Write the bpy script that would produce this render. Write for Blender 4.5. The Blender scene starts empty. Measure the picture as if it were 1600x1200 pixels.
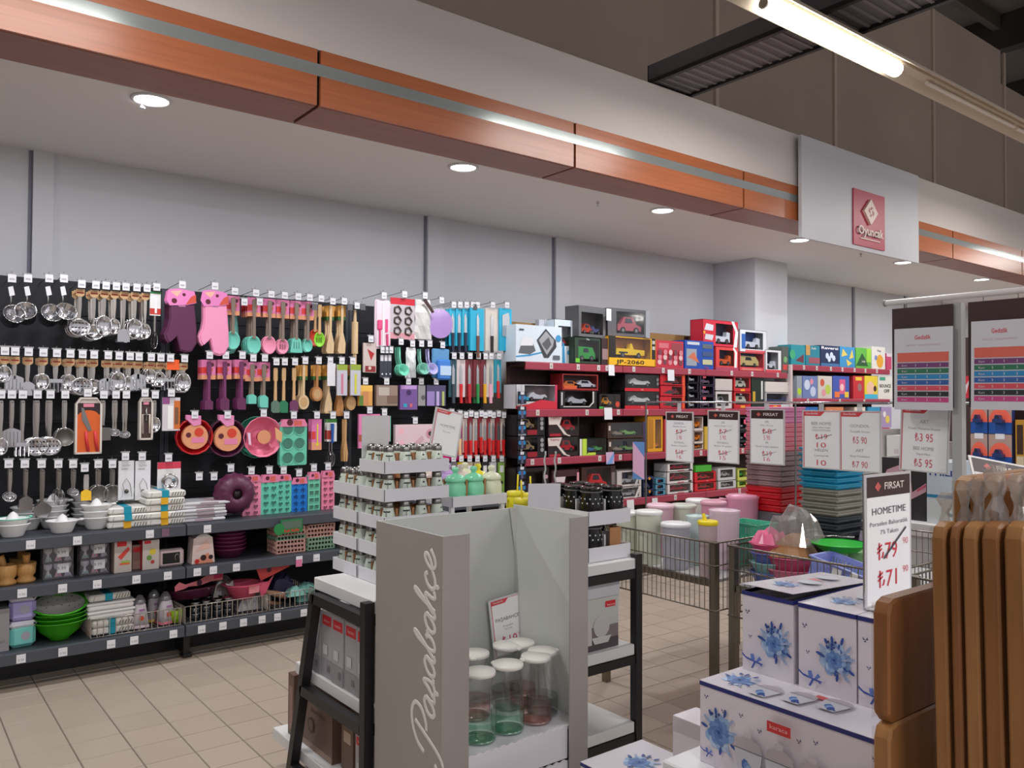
import bpy, math, random
from mathutils import Matrix, Vector
from math import pi, sin, cos, radians
rnd = random.Random(7)
SC = bpy.context.scene
C = SC.collection

# ---------------------------------------------------------------- camera
FOC = 1283.23
yaw, pit, rol = radians(52.1218), radians(1.2467), radians(0.24845)
F0 = Vector((cos(yaw) * cos(pit), sin(yaw) * cos(pit), sin(pit)))
R0 = Vector((sin(yaw), -cos(yaw), 0)); U0 = R0.cross(F0)
R2 = R0 * cos(rol) + U0 * sin(rol); U2 = U0 * cos(rol) - R0 * sin(rol)
CAM = Vector((0, 0, 1.5))
cd = bpy.data.cameras.new('camera'); cam = bpy.data.objects.new('camera', cd); C.objects.link(cam)
cd.sensor_width = 36; cd.lens = FOC * 36 / 1600; cd.clip_start = 0.05; cd.clip_end = 100
mw = Matrix.Identity(4)
for i in range(3):
    mw[i][0] = R2[i]; mw[i][1] = U2[i]; mw[i][2] = -F0[i]; mw[i][3] = CAM[i]
cam.matrix_world = mw
SC.camera = cam

# ---------------------------------------------------------------- world, lamps, exposure
SC.view_settings.view_transform = 'Standard'; SC.view_settings.look = 'None'
SC.view_settings.exposure = 0.33; SC.view_settings.gamma = 1; SC.view_settings.use_curve_mapping = False
w = bpy.data.worlds.new('world'); SC.world = w; w.use_nodes = True
w.node_tree.nodes['Background'].inputs[0].default_value = (0.80, 0.78, 0.82, 1)
w.node_tree.nodes['Background'].inputs[1].default_value = 0.62
SC.cycles.transparent_max_bounces = 24
TUBE_Y, TUBE_Z = 2.59, 3.655
TUBES = [(-0.4, 1.05), (3.72, 5.10), (8.0, 9.4), (12.2, 13.6)]
def area(name, loc, sx, sy, power, col, rot=(0, 0, 0), spread=180):
    l = bpy.data.lights.new(name, 'AREA'); l.shape = 'RECTANGLE'; l.size = sx; l.size_y = sy
    l.energy = power; l.color = col; l.spread = radians(spread)
    o = bpy.data.objects.new(name, l); o.location = loc; o.rotation_euler = rot; C.objects.link(o); return o
for a, b in TUBES:
    area('tube_lamp', ((a + b) / 2, TUBE_Y, TUBE_Z - 0.085), b - a, 0.06, 26, (1, 0.955, 0.93))
for yy in (-1.6, -6.0):                                   # the next rows of battens over the shop floor
    for xx in (-3.2, 0.4, 4.5, 8.7, 12.9):
        area('tube_lamp', (xx, yy, TUBE_Z - 0.085), 1.45, 0.10, 46, (1, 0.95, 0.94))
DOWN = [-0.82, 1.07, 2.95, 4.83, 6.69, 8.60, 10.50, 12.4]
DOWN_Y = 4.31
for xx in DOWN:
    l = bpy.data.lights.new('downlight_lamp', 'AREA'); l.shape = 'DISK'; l.size = 0.15; l.energy = 13; l.color = (0.93, 0.95, 1)
    o = bpy.data.objects.new('downlight_lamp', l); o.location = (xx, DOWN_Y, 2.975); C.objects.link(o)

# ---------------------------------------------------------------- helpers
def at(px, py, X=None, Y=None, Z=None):
    d = F0 + R2 * ((px - 800) / FOC) + U2 * ((600 - py) / FOC)
    t = X / d.x if X is not None else (Y / d.y if Y is not None else (Z - 1.5) / d.z)
    return CAM + d * t
def proj(p):
    v = Vector(p) - CAM; k = v.dot(F0)
    return (800 + FOC * v.dot(R2) / k, 600 - FOC * v.dot(U2) / k, k)
def lin(c):
    return tuple((x / 12.92 if x <= 0.04045 else ((x + 0.055) / 1.055) ** 2.4) for x in (v / 255 for v in c))
MATS = {}
def M(c, rough=0.5, metal=0.0, kind='', trans=0.0, emit=0.0):
    key = (c, rough, metal, kind, trans, emit)
    if key in MATS: return MATS[key]
    m = bpy.data.materials.new(kind or 'paint'); m.use_nodes = True
    nt = m.node_tree; b = nt.nodes['Principled BSDF']; L = nt.links
    col = lin(c) + (1,)
    b.inputs['Base Color'].default_value = col
    b.inputs['Roughness'].default_value = rough; b.inputs['Metallic'].default_value = metal
    if emit:
        b.inputs['Emission Color'].default_value = col; b.inputs['Emission Strength'].default_value = emit
    N = lambda t: nt.nodes.new(t)
    if kind in ('wood', 'beech', 'fascia'):
        tc = N('ShaderNodeTexCoord'); mp = N('ShaderNodeMapping'); nz = N('ShaderNodeTexNoise'); cr = N('ShaderNodeValToRGB')
        mp.inputs['Scale'].default_value = {'wood': (14, 14, 1.2), 'beech': (30, 30, 3), 'fascia': (0.7, 9, 22)}[kind]
        nz.inputs['Scale'].default_value = 3; nz.inputs['Detail'].default_value = 5
        k = {'wood': 0.62, 'beech': 0.78, 'fascia': 0.8}[kind]
        cr.color_ramp.elements[0].position = 0.3; cr.color_ramp.elements[1].position = 0.7
        cr.color_ramp.elements[0].color = tuple(v * k for v in col[:3]) + (1,); cr.color_ramp.elements[1].color = col
        L.new(tc.outputs['Object'], mp.inputs[0]); L.new(mp.outputs[0], nz.inputs[0]); L.new(nz.outputs[0], cr.inputs[0])
        L.new(cr.outputs[0], b.inputs['Base Color'])
    if kind == 'tile':
        oi = N('ShaderNodeObjectInfo'); tc = N('ShaderNodeTexCoord'); nz = N('ShaderNodeTexNoise'); nz.inputs['Scale'].default_value = 6
        nz.inputs['Detail'].default_value = 4
        ad = N('ShaderNodeMath'); ad.operation = 'ADD'; mr = N('ShaderNodeMapRange'); mr.inputs[1].default_value = 0.3; mr.inputs[2].default_value = 1.5
        mr.inputs[3].default_value = 0.93; mr.inputs[4].default_value = 1.04
        vm = N('ShaderNodeVectorMath'); vm.operation = 'SCALE'; vm.inputs[0].default_value = col[:3]
        ge = N('ShaderNodeNewGeometry')
        L.new(ge.outputs['Position'], nz.inputs['Vector']); L.new(oi.outputs['Random'], ad.inputs[0]); L.new(nz.outputs[0], ad.inputs[1])
        L.new(ad.outputs[0], mr.inputs[0]); L.new(mr.outputs[0], vm.inputs['Scale']); L.new(vm.outputs[0], b.inputs['Base Color'])
    if kind in ('plaster', 'mottle', 'card'):
        ge = N('ShaderNodeTexCoord'); nz = N('ShaderNodeTexNoise'); nz.inputs['Scale'].default_value = {'plaster': 0.8, 'mottle': 0.6, 'card': 3}[kind]
        nz.inputs['Detail'].default_value = 5; mr = N('ShaderNodeMapRange')
        k = {'plaster': 0.05, 'mottle': 0.25, 'card': 0.06}[kind]
        mr.inputs[3].default_value = 1 - k; mr.inputs[4].default_value = 1 + k
        vm = N('ShaderNodeVectorMath'); vm.operation = 'SCALE'; vm.inputs[0].default_value = col[:3]
        L.new(ge.outputs['Object'], nz.inputs['Vector']); L.new(nz.outputs[0], mr.inputs[0]); L.new(mr.outputs[0], vm.inputs['Scale'])
        L.new(vm.outputs[0], b.inputs['Base Color'])
    if trans:                                             # thin clear plastic or glass: mostly see-through plus a gloss
        out = nt.nodes['Material Output']; tr = N('ShaderNodeBsdfTransparent'); gl = N('ShaderNodeBsdfGlossy'); mx = N('ShaderNodeMixShader')
        tr.inputs[0].default_value = tuple((0.72 + 0.28 * v if kind == 'glass' else 0.4 + 0.6 * v) for v in col[:3]) + (1,); gl.inputs['Roughness'].default_value = rough
        if kind in ('film', 'glass'):
            lw = N('ShaderNodeLayerWeight'); pw = N('ShaderNodeMath'); pw.operation = 'POWER'; pw.inputs[1].default_value = 3.5
            mt = N('ShaderNodeMath'); mt.operation = 'MULTIPLY_ADD'; mt.inputs[1].default_value = 0.55; mt.inputs[2].default_value = 1 - trans
            L.new(lw.outputs['Facing'], pw.inputs[0]); L.new(pw.outputs[0], mt.inputs[0]); L.new(mt.outputs[0], mx.inputs[0])
        else:
            mx.inputs[0].default_value = 1 - trans
        L.new(tr.outputs[0], mx.inputs[1])
        if kind == 'cloudy': L.new(b.outputs[0], mx.inputs[2])
        elif kind == 'film' and trans < 0.9:
            m2 = N('ShaderNodeMixShader'); m2.inputs[0].default_value = 0.35; L.new(b.outputs[0], m2.inputs[1]); L.new(gl.outputs[0], m2.inputs[2]); L.new(m2.outputs[0], mx.inputs[2])
        else: L.new(gl.outputs[0], mx.inputs[2])
        L.new(mx.outputs[0], out.inputs[0])
    MATS[key] = m
    return m
def P(c, rough=0.42): return M(tuple(c), rough)
WHITE = P((232, 232, 232)); PAPER = P((250, 250, 252), 0.6); BLACK = P((20, 20, 22)); INK = P((70, 68, 72), 0.6)
CHROME = M((205, 205, 208), 0.14, 1.0); STEEL = M((150, 148, 145), 0.3, 1.0); DARKSTEEL = M((95, 88, 80), 0.35, 1.0)
RED = P((205, 38, 45)); CORAL = P((232, 98, 108)); MINT = P((112, 205, 180)); PINK = P((236, 138, 165)); PLUM = P((84, 28, 66))
WOOD = M((214, 172, 122), 0.55, 0, 'beech'); WOOD2 = M((190, 135, 80), 0.55, 0, 'beech')
CLEAR = M((240, 244, 246), 0.08, 0, 'film', 0.93); PRED = P((214, 60, 80), 0.6)
MAGENTA = P((200, 20, 120)); LILAC = P((188, 145, 215)); TAN = P((176, 126, 84), 0.8)

class G:
    """collects shapes into one mesh; local front is -Y, +X to the right, Z up"""
    def __init__(s): s.v = []; s.f = []; s.m = []; s.s = []; s.mats = []
    def mi(s, m):
        if m not in s.mats: s.mats.append(m)
        return s.mats.index(m)
    def add(s, vs, fs, m, smooth=False, mx=None):
        o = len(s.v)
        if mx is not None: vs = [mx @ Vector(v) for v in vs]
        s.v += [tuple(v) for v in vs]; k = s.mi(m)
        for f in fs: s.f.append([i + o for i in f]); s.m.append(k); s.s.append(smooth)
        return s
    def box(s, x0, x1, y0, y1, z0, z1, m, mx=None, skip=''):
        vs = [(x, y, z) for z in (z0, z1) for y in (y0, y1) for x in (x0, x1)]
        fs = {'b': (0, 2, 3, 1), 't': (4, 5, 7, 6), 'f': (0, 1, 5, 4), 'k': (2, 6, 7, 3), 'l': (0, 4, 6, 2), 'r': (1, 3, 7, 5)}
        return s.add(vs, [fs[k] for k in fs if k not in skip], m, False, mx)
    def bbox(s, x0, x1, y0, y1, z0, z1, m, c=0.004, mx=None):          # box with chamfered edges
        pts = []
        for z in (z0, z1):
            for y in (y0, y1):
                for x in (x0, x1):
                    dx = c if x == x0 else -c; dy = c if y == y0 else -c; dz = c if z == z0 else -c
                    pts += [(x + dx, y + dy, z), (x + dx, y, z + dz), (x, y + dy, z + dz)]
        I = lambda i, k: i * 3 + k
        fs = [[I(0, 0), I(2, 0), I(3, 0), I(1, 0)], [I(4, 0), I(5, 0), I(7, 0), I(6, 0)], [I(0, 1), I(1, 1), I(5, 1), I(4, 1)],
              [I(2, 1), I(6, 1), I(7, 1), I(3, 1)], [I(0, 2), I(4, 2), I(6, 2), I(2, 2)], [I(1, 2), I(3, 2), I(7, 2), I(5, 2)]]
        for a, b, p, q in [(0, 1, 0, 1), (2, 3, 0, 1), (4, 5, 0, 1), (6, 7, 0, 1), (0, 2, 0, 2), (1, 3, 0, 2), (4, 6, 0, 2), (5, 7, 0, 2), (0, 4, 1, 2), (1, 5, 1, 2), (2, 6, 1, 2), (3, 7, 1, 2)]:
            fs.append([I(a, p), I(b, p), I(b, q), I(a, q)])
        for i in range(8): fs.append([I(i, 0), I(i, 1), I(i, 2)])
        return s.add(pts, fs, m, False, mx)
    def cyl(s, p0, p1, r0, m, r1=None, n=10, caps=True):
        p0 = Vector(p0); p1 = Vector(p1); r1 = r0 if r1 is None else r1
        d = (p1 - p0).normalized(); a = d.orthogonal().normalized(); b = d.cross(a)
        vs = [p0 + (a * cos(t) + b * sin(t)) * r0 for t in (2 * pi * i / n for i in range(n))] + [p1 + (a * cos(t) + b * sin(t)) * r1 for t in (2 * pi * i / n for i in range(n))]
        s.add(vs, [(i, (i + 1) % n, n + (i + 1) % n, n + i) for i in range(n)], m, n > 6)
        if caps: s.add(vs[:n], [tuple(range(n))[::-1]], m); s.add(vs[n:], [tuple(range(n))], m)
        return s
    def tube(s, pts, r, m, n=6, closed=False):
        pts = [Vector(p) for p in pts]; k = len(pts); rs = r if isinstance(r, (list, tuple)) else [r] * k
        vs = []; a = None
        for i, p in enumerate(pts):
            q0 = pts[(i - 1) % k] if (closed or i) else p; q1 = pts[(i + 1) % k] if (closed or i < k - 1) else p
            d = (q1 - q0).normalized()
            a = (a - d * a.dot(d)) if a is not None else d.orthogonal()
            if a.length < 1e-5: a = d.orthogonal()
            a.normalize(); b = d.cross(a)
            vs += [p + (a * cos(2 * pi * j / n) + b * sin(2 * pi * j / n)) * rs[i] for j in range(n)]
        fs = [(i * n + j, i * n + (j + 1) % n, ((i + 1) % k) * n + (j + 1) % n, ((i + 1) % k) * n + j) for i in range(k if closed else k - 1) for j in range(n)]
        if not closed: fs += [tuple(range(n))[::-1], tuple((k - 1) * n + j for j in range(n))]
        return s.add(vs, fs, m, n > 4)
    def lathe(s, prof, m, n=16, c=(0, 0, 0), mx=None, sx=1, sy=1, smooth=True, flute=0, nf=0, closed=False):
        vs = []
        for r, z in prof:
            for i in range(n):
                t = 2 * pi * i / n; q = r * (1 + flute * cos(nf * t))
                vs.append((c[0] + q * cos(t) * sx, c[1] + q * sin(t) * sy, c[2] + z))
        k = len(prof)
        fs = [(j * n + i, j * n + (i + 1) % n, (j + 1) * n + (i + 1) % n, (j + 1) * n + i) for j in range(k - 1) for i in range(n)]
        if prof[0][0] > 1e-6 and not closed: fs.append(tuple(range(n))[::-1])
        return s.add(vs, fs, m, smooth, mx)
    def prism(s, pts, y0, y1, m, mx=None, smooth=False):               # outline in XZ, thickness along Y
        n = len(pts)
        vs = [(x, y0, z) for x, z in pts] + [(x, y1, z) for x, z in pts]
        return s.add(vs, [tuple(range(n)), tuple(range(2 * n - 1, n - 1, -1))] + [(i, i + n, (i + 1) % n + n, (i + 1) % n) for i in range(n)], m, smooth, mx)
    def flat(s, pts, y, m, mx=None): return s.add([(x, y, z) for x, z in pts], [tuple(range(len(pts)))], m, False, mx)
    def rect(s, x0, x1, z0, z1, y, m, mx=None): return s.flat([(x0, z0), (x1, z0), (x1, z1), (x0, z1)], y, m, mx)
    def disc(s, x, z, r, y, m, n=14, rz=None, mx=None): return s.flat([(x + r * cos(2 * pi * i / n), z + (rz or r) * sin(2 * pi * i / n)) for i in range(n)], y, m, mx)
    def text(s, t, x, z, h, y, m, mx=None, align='C', w=None, bold=0.0, sx=1.0):
        V, Fc, W = glyphs(t, bold)
        k = h / 0.7; kx = k * sx
        if w: kx = w / max(W, 1e-6)
        x0 = x - W * kx / 2 if align == 'C' else x
        return s.add([(x0 + a * kx, y, z + b * k) for a, b in V], Fc, m, False, mx)
    def join(s, g, mx=None):
        o = len(s.v); s.v += [tuple(mx @ Vector(v)) if mx is not None else v for v in g.v]
        mp = [s.mi(m) for m in g.mats]
        for f, k, q in zip(g.f, g.m, g.s): s.f.append([i + o for i in f]); s.m.append(mp[k]); s.s.append(q)
        return s
    def mesh(s, name):
        me = bpy.data.meshes.new(name); me.from_pydata(s.v, [], s.f)
        for m in s.mats: me.materials.append(m)
        me.polygons.foreach_set('material_index', s.m); me.polygons.foreach_set('use_smooth', s.s)
        me.update(); return me
GL = {}
def glyphs(t, bold=0.0):
    if (t, bold) in GL: return GL[(t, bold)]
    cu = bpy.data.curves.new('lettering', 'FONT'); cu.body = t; cu.resolution_u = 2; cu.offset = bold
    o = bpy.data.objects.new('lettering', cu); C.objects.link(o)
    bpy.context.view_layer.update()
    me = o.evaluated_get(bpy.context.evaluated_depsgraph_get()).to_mesh()
    V = [(v.co.x, v.co.y) for v in me.vertices]; Fc = [tuple(p.vertices) for p in me.polygons]
    x0 = min((v[0] for v in V), default=0); x1 = max((v[0] for v in V), default=0)
    V = [(a - x0, b) for a, b in V]
    bpy.data.objects.remove(o); bpy.data.curves.remove(cu)
    GL[(t, bold)] = (V, Fc, x1 - x0); return GL[(t, bold)]
def T4(x=0, y=0, z=0, rx=0, ry=0, rz=0, s=1):
    return Matrix.Translation((x, y, z)) @ Matrix.Rotation(rz, 4, 'Z') @ Matrix.Rotation(ry, 4, 'Y') @ Matrix.Rotation(rx, 4, 'X') @ Matrix.Scale(s, 4)

def link(name, data, parent=None):
    o = bpy.data.objects.new(name, data); C.objects.link(o)
    if parent is not None: o.parent = parent
    return o
def part(name, g, parent): return link(name, g.mesh(name) if isinstance(g, G) else g, parent)
def struct(name, g):
    o = link(name, g.mesh(name) if isinstance(g, G) else g); o['kind'] = 'structure'; return o
def grow(tree, parent):                                   # tree: [(name, mesh, subtree), ...]
    for name, me, sub in tree:
        grow(sub, link(name, me, parent))
def proto(*parts):                                        # ('seat', G) or ('door', G, [('handle', G)])
    return [(p[0], p[1].mesh(p[0]), [(q[0], q[1].mesh(q[0]), []) for q in (p[2] if len(p) > 2 else [])]) for p in parts]
USED = {}
def thing(name, label, cat, tree, loc, rz=0.0, group=None, rx=0.0, ry=0.0, s=1.0):
    """one thing: an Empty with its parts, or its single mesh when the tree is one mesh"""
    if isinstance(tree, G): tree = [(name, tree.mesh(name), [])]
    if len(tree) == 1:
        o = link(name, tree[0][1]); grow(tree[0][2], o)
    else:
        o = link(name, None); o.empty_display_size = 0.02; grow(tree, o)
    o.location = loc; o.rotation_euler = (rx, ry, rz)
    if s != 1.0: o.scale = (s, s, s)
    o['label'] = label; o['category'] = cat
    if group: o['group'] = group
    USED[label] = USED.get(label, 0) + 1
    return o
ORD = ['leftmost', 'second', 'third', 'fourth', 'fifth', 'sixth', 'seventh', 'eighth', 'ninth', 'tenth', 'eleventh', 'twelfth', 'thirteenth', 'fourteenth',
       'fifteenth', 'sixteenth', 'seventeenth', 'eighteenth', 'nineteenth', 'twentieth']
CNT = {}
def nth(key):                                             # running ordinal for look-alikes laid out left to right
    CNT[key] = CNT.get(key, -1) + 1
    i = CNT[key]
    return 'leftmost' if i == 0 else (ORD[i] + ' from the left' if i < 20 else 'number %d from the left' % (i + 1))

# ================================================================ SETTING
YW = 5.66
GROUT = P((118, 108, 98), 0.8)
floor = struct('floor', G().box(-8, 20, -8, YW + 0.2, -0.2, -0.0035, GROUT))
TILE = M((184, 170, 154), 0.33, 0, 'tile')
TP = 0.2047
tg = G(); q = TP / 2 - 0.0022; e = 0.0016
tg.add([(-q, -q, -.0034), (q, -q, -.0034), (q, q, -.0034), (-q, q, -.0034), (-q + e, -q + e, 0), (q - e, -q + e, 0), (q - e, q - e, 0), (-q + e, q - e, 0)],
       [(0, 1, 5, 4), (1, 2, 6, 5), (2, 3, 7, 6), (3, 0, 4, 7), (4, 5, 6, 7)], TILE)
tile_me = tg.mesh('tile')
cand = []; rest = []
for i in range(-20, 70):
    for j in range(-30, 9):
        x = 0.703 + (i + .5) * TP; y = 4.025 + (j + .5) * TP
        if y > YW: continue
        k = (Vector((x, y, 0)) - CAM).dot(F0); vis = False
        if k > 0.5:
            px, py, k = proj((x, y, 0))
            vis = -40 < px < 1640 and py < 1230
        seen = vis and ((x < 2.9 and y < 5.25 and not (1.15 < x and y < 2.6 and x < 2.6) and (px < 500 or px > 870)) or (2.5 < x < 5.2 and y < 4.9 and 860 < px < 1170))
        (cand if seen else rest).append((k, x, y))
cand.sort(); rest += cand[300:]; cand = cand[:300]
for k, x, y in cand:
    o = link('tile', tile_me, floor); o.location = (x, y, 0)
rg = G()
for k, x, y in rest:
    rg.add([(x + a, y + b, c) for a, b, c in tg.v[4:]] , [(0, 1, 2, 3)], TILE)
o = part('distant_tiling', rg, floor); o['kind'] = 'stuff'

WALLM = M((204, 205, 210), 0.75, 0, 'plaster'); WALLS = M((176, 178, 192), 0.75)
UPPER = M((184, 166, 152), 0.85, 0, 'mottle')
g = G(); g.box(-8, 20, YW, YW + 0.2, 0, 3.0, WALLM)
wall_back = struct('wall_back', g)
# shallow pilasters of the wall: a dark reveal line and a slightly proud strip
for a, b in ((48, 80), (665, 690), (865, 888), (1332, 1343), (1413, 1420)):
    x0 = at(a, 440, Y=YW).x; x1 = at(b, 440, Y=YW).x
    g = G().box(x0, x1, YW - 0.035, YW, 0, 3.0, WALLM).box(x0 - 0.02, x0, YW - 0.008, YW, 0, 3.0, P((120, 122, 135), 0.8))
    struct('pilaster', g)
g = G().box(7.16, 7.73, 5.13, YW, 0, 3.0, WALLM)
struct('column', g)
g = G()
g.box(-8, 14.57, YW, YW + 0.2, 3.7, 7.32, UPPER).box(14.57, 20, YW, YW + 0.2, 3.7, 6.78, UPPER)
uw = struct('wall_upper', g)
for px in (1118, 1303, 1457, 1568):
    x = at(px, 200, Y=YW).x
    part('seam', G().box(x - 0.03, x + 0.03, YW - 0.03, YW, 3.7, 7.3, M((206, 188, 172), 0.7)), uw)
struct('ceiling', G().box(-8, 20, 4.21, YW, 3.0, 3.05, M((236, 232, 230), 0.8)))
struct('wall_right', G().box(20, 20.2, -8, 8, 0, 7.5, M((196, 190, 184), .8)))
struct('wall_left', G().box(-8.2, -8, -8, 8, 0, 7.5, M((196, 190, 184), .8)))
ROOFM = M((104, 94, 86), 0.85, 0, 'mottle')
roof = struct('roof', G().box(-8, 20, -8, 9.5, 8.2, 8.4, ROOFM).box(-8, 20, 9.5, 9.7, 3, 8.4, ROOFM))
for k in range(9):
    y = -6 + k * 1.7
    part('purlin', G().box(-8, 20, y, y + 0.12, 7.95, 8.2, M((78, 70, 60), 0.8)), roof)
for k in range(5):
    x = 5 + k * 3.4
    part('rafter', G().box(x, x + 0.25, -8, 9.5, 7.6, 8.2, M((52, 46, 42), 0.8)), roof)

# bulkhead above the aisle: white panel over a wood cladding with a bright metal strip
BW = M((212, 204, 200), 0.6); FW = M((186, 108, 68), 0.28, 0, 'fascia'); FWB = M((160, 104, 86), 0.4, 0, 'fascia')  # soffit wood tinted darker, its shade put into the colour
STRIP = M((176, 184, 184), 0.16, 0.55); GAP = P((22, 16, 14), 0.8)
FY = 3.87
bulk = struct('trim_1', G().box(-8, 20, FY + .004, 4.2, 3.285, 3.715, BW).box(-8, 20, FY + .03, 4.19, 3.012, 3.285, GAP))
part('metal_strip', G().box(-8, 20, FY + .001, FY + .02, 3.150, 3.212, STRIP), bulk)
joints = [1.76 + 1.75 * k for k in range(-6, 11)]
for a, b in zip(joints[:-1], joints[1:]):
    a += .010; b -= .010
    part('wood_panel', G().box(a, b, FY, FY + .02, 3.000, 3.150, FW), bulk)
    part('wood_panel', G().box(a, b, FY, FY + .02, 3.212, 3.285, FW), bulk)
    part('soffit_panel', G().box(a, b, FY + .0205, 4.205, 2.998, 3.012, FWB), bulk)

# ---- ceiling fittings
LAMP = M((255, 255, 255), 0.5, 0, 'lamp', 0, 14.0)
for i, x in enumerate(DOWN):
    n = 20
    ring = G().lathe([(0.090, 0.0), (0.098, -0.006), (0.084, -0.012), (0.078, -0.004)], WHITE, 20, closed=True)
    lens = G().lathe([(0.0, -0.0085), (0.05, -0.008), (0.078, -0.005)], LAMP, 20, closed=True)
    where = {1: 'above the steel ladles', 2: 'above the blue knife boxes', 3: 'above the toy shelves', 4: 'just left of the hanging panel', 5: 'just right of the hanging panel', 6: 'farthest one in view'}.get(i, 'outside the view number %d' % i)
    if i in (0, 7): continue
    thing('downlight', 'round white recessed ceiling lamp, ' + where, 'ceiling lamp', proto(('trim_ring', ring), ('lens', lens)), (x, DOWN_Y, 3.0), group='ceiling downlights')
for i, (px, py) in enumerate(((222, 168), (934, 322), (1345, 401), (1583, 455))):
    p = at(px, py, Z=2.965)
    g = G().cyl((0, 0, 0), (0, 0, -.02), .012, CHROME).cyl((0, 0, -.02), (0, 0, -.035), .004, CHROME).cyl((0, 0, -.035), (0, 0, -.038), .014, CHROME)
    thing('sprinkler', 'small sprinkler head on the pale ceiling, ' + ORD[i] + (' from the left' if i else ''), 'sprinkler', g, (p.x, p.y, 3.0), group='ceiling sprinklers')
HOUSE = M((205, 192, 172), 0.45)
g = G().box(-8, 20, -.035, .035, 0.0, .05, HOUSE)
refl = G()
for s in (-1, 1):
    refl.add([(-8, s * .035, .02), (20, s * .035, .02), (20, s * .105, -.03), (-8, s * .105, -.03), (-8, s * .108, -.03), (20, s * .108, -.03), (20, s * .035, .026), (-8, s * .035, .026)],
             [(0, 1, 2, 3), (4, 5, 6, 7), (2, 5, 4, 3)], HOUSE)
TUBEON = M((255, 252, 246), 0.5, 0, 'lamp', 0, 9.0)
bt = [('housing', g.mesh('housing'), []), ('reflector', refl.mesh('reflector'), [])]
for a, b in TUBES:
    bt.append(('lit_tube', G().cyl((a, 0, -.035), (b, 0, -.035), .045, TUBEON, n=12).mesh('lit_tube'), [('end_cap', G().cyl((b, 0, -.035), (b + .03, 0, -.035), .03, STEEL).mesh('end_cap'), []), ('end_cap', G().cyl((a - .03, 0, -.035), (a, 0, -.035), .03, STEEL).mesh('end_cap'), [])]))
for a, b in ((5.5, 6.9), (6.95, 7.9)):
    bt.append(('unlit_tube', G().cyl((a, 0, -.02), (b, 0, -.02), .014, P((222, 215, 205)), n=8).mesh('unlit_tube'), []))
thing('fluorescent_batten', 'long ceiling batten lamp with a lit tube running across the upper right', 'lamp', bt, (0, TUBE_Y, TUBE_Z))
# hangers hold the batten
# dark ribbed cable duct crossing above the bulkhead
DK = M((104, 100, 106), 0.5, 0.2)
g = G().box(4.25, 4.66, -7.9, 3.92, 3.745, 3.86, DK)
rb = G()
for k in range(150):
    y = 3.88 - k * 0.075
    rb.box(4.27, 4.64, y - .02, y, 3.737, 3.747, M((124, 118, 122), 0.5, 0.1))
rl = G().box(4.24, 4.272, -7.9, 3.92, 3.722, 3.75, P((34, 32, 36)))
rl2 = G().box(4.638, 4.67, -7.9, 3.92, 3.722, 3.75, P((34, 32, 36)))
cp = G().box(4.25, 4.66, 3.92, 3.93, 3.722, 3.86, BLACK)
thing('cable_duct', 'wide dark ribbed metal duct resting above the white bulkhead', 'duct', proto(('duct_body', g), ('ribbed_underside', rb), ('edge_rail', rl), ('edge_rail', rl2), ('end_plate', cp)), (0, 0, 0))

# hanging panel of the toy department
PX0, PX1, PZ0, PZ1, PY = 5.93, 7.89, 2.847, 3.687, 3.80
pg = G().box(PX0, PX1, PY, PY + .03, PZ0, PZ1, M((205, 206, 212), 0.45))
pq = G(); ax, bx, az, bz = 6.70, 7.23, 2.885, 3.375
pq.box(ax, bx, PY - .012, PY - .001, az, bz, P((190, 48, 78)))
lt = G(); cx, cz = 6.955, 3.195
LTM = P((238, 214, 200))
lt.prism([(cx, cz + .115), (cx - .115, cz), (cx, cz - .115), (cx + .115, cz)], PY - .035, PY - .012, LTM)
for i in range(4):
    a = pi / 4 * (2 * i + 1) + .3
    lt.prism([(cx + .02 * cos(a) + .045 * cos(a + t) * .6, cz + .02 * sin(a) + .045 * sin(a + t) * .6) for t in (-.5, .3, .9, 2.2)], PY - .0375, PY - .035, P((175, 70, 84)))
ww = G(); ww.text('Oyuncak', 6.965, 2.985, .075, PY - .03, LTM, w=.42, bold=.02)
ww.text('Oyuncak', 6.965, 2.985, .075, PY - .0125, P((90, 20, 40)), w=.42, bold=.03)
ul = G().box(6.80, 7.13, PY - .02, PY - .012, 2.945, 2.955, LTM)
rods = G().cyl((6.2, 3.85, 3.687), (6.2, 3.85, 8.2), .006, STEEL, n=6).cyl((7.6, 3.85, 3.687), (7.6, 3.85, 8.2), .006, STEEL, n=6)
br = G().box(6.1, 7.7, PY + .03, FY, 3.5, 3.54, STEEL)
thing('department_sign', 'white hanging panel with a red plaque and raised word Oyuncak', 'sign',
      proto(('panel', pg), ('plaque', pq, [('diamond_emblem', lt), ('lettering', ww), ('underline', ul)]), ('bracket', br)), (0, 0, 0))
# ================================================================ KITCHENWARE SHELVING along the back wall
TAGY, BACKY, LIPY = 5.09, 5.40, 4.90
SHELFG = P((62, 66, 74), 0.45); PANEL = P((22, 24, 30), 0.7); LIP = P((72, 76, 84), 0.38)
TAGW = P((226, 226, 230), 0.6); TAGC = P((148, 148, 150), 0.5)
EDGE = [-1.2, 0.12, 1.44, 2.70, 3.90]
SZ = [0.205, 0.540, 0.785]                                # tops of the base deck and the two shelves
tag_g = G().box(-.021, .021, -.002, 0, -.022, .022, TAGW); tag_g.text('9.90', 0, -.012, .012, -.0023, P((150, 150, 158)), align='C')
tag_me = tag_g.mesh('price_tag')
hk = G().tube([(0, 0, 0), (0, -.30, .012), (0, -.315, .03)], .0022, STEEL, 5)
hk_me = hk.mesh('hook')
hh = G().box(-.024, .024, -.325, -.312, .012, .020, TAGC).box(-.019, .019, -.330, -.326, -.030, .012, TAGW)
hh.box(-.012, .012, -.3305, -.330, -.018, -.008, P((176, 176, 186)))
hh_me = hh.mesh('price_holder')
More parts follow.
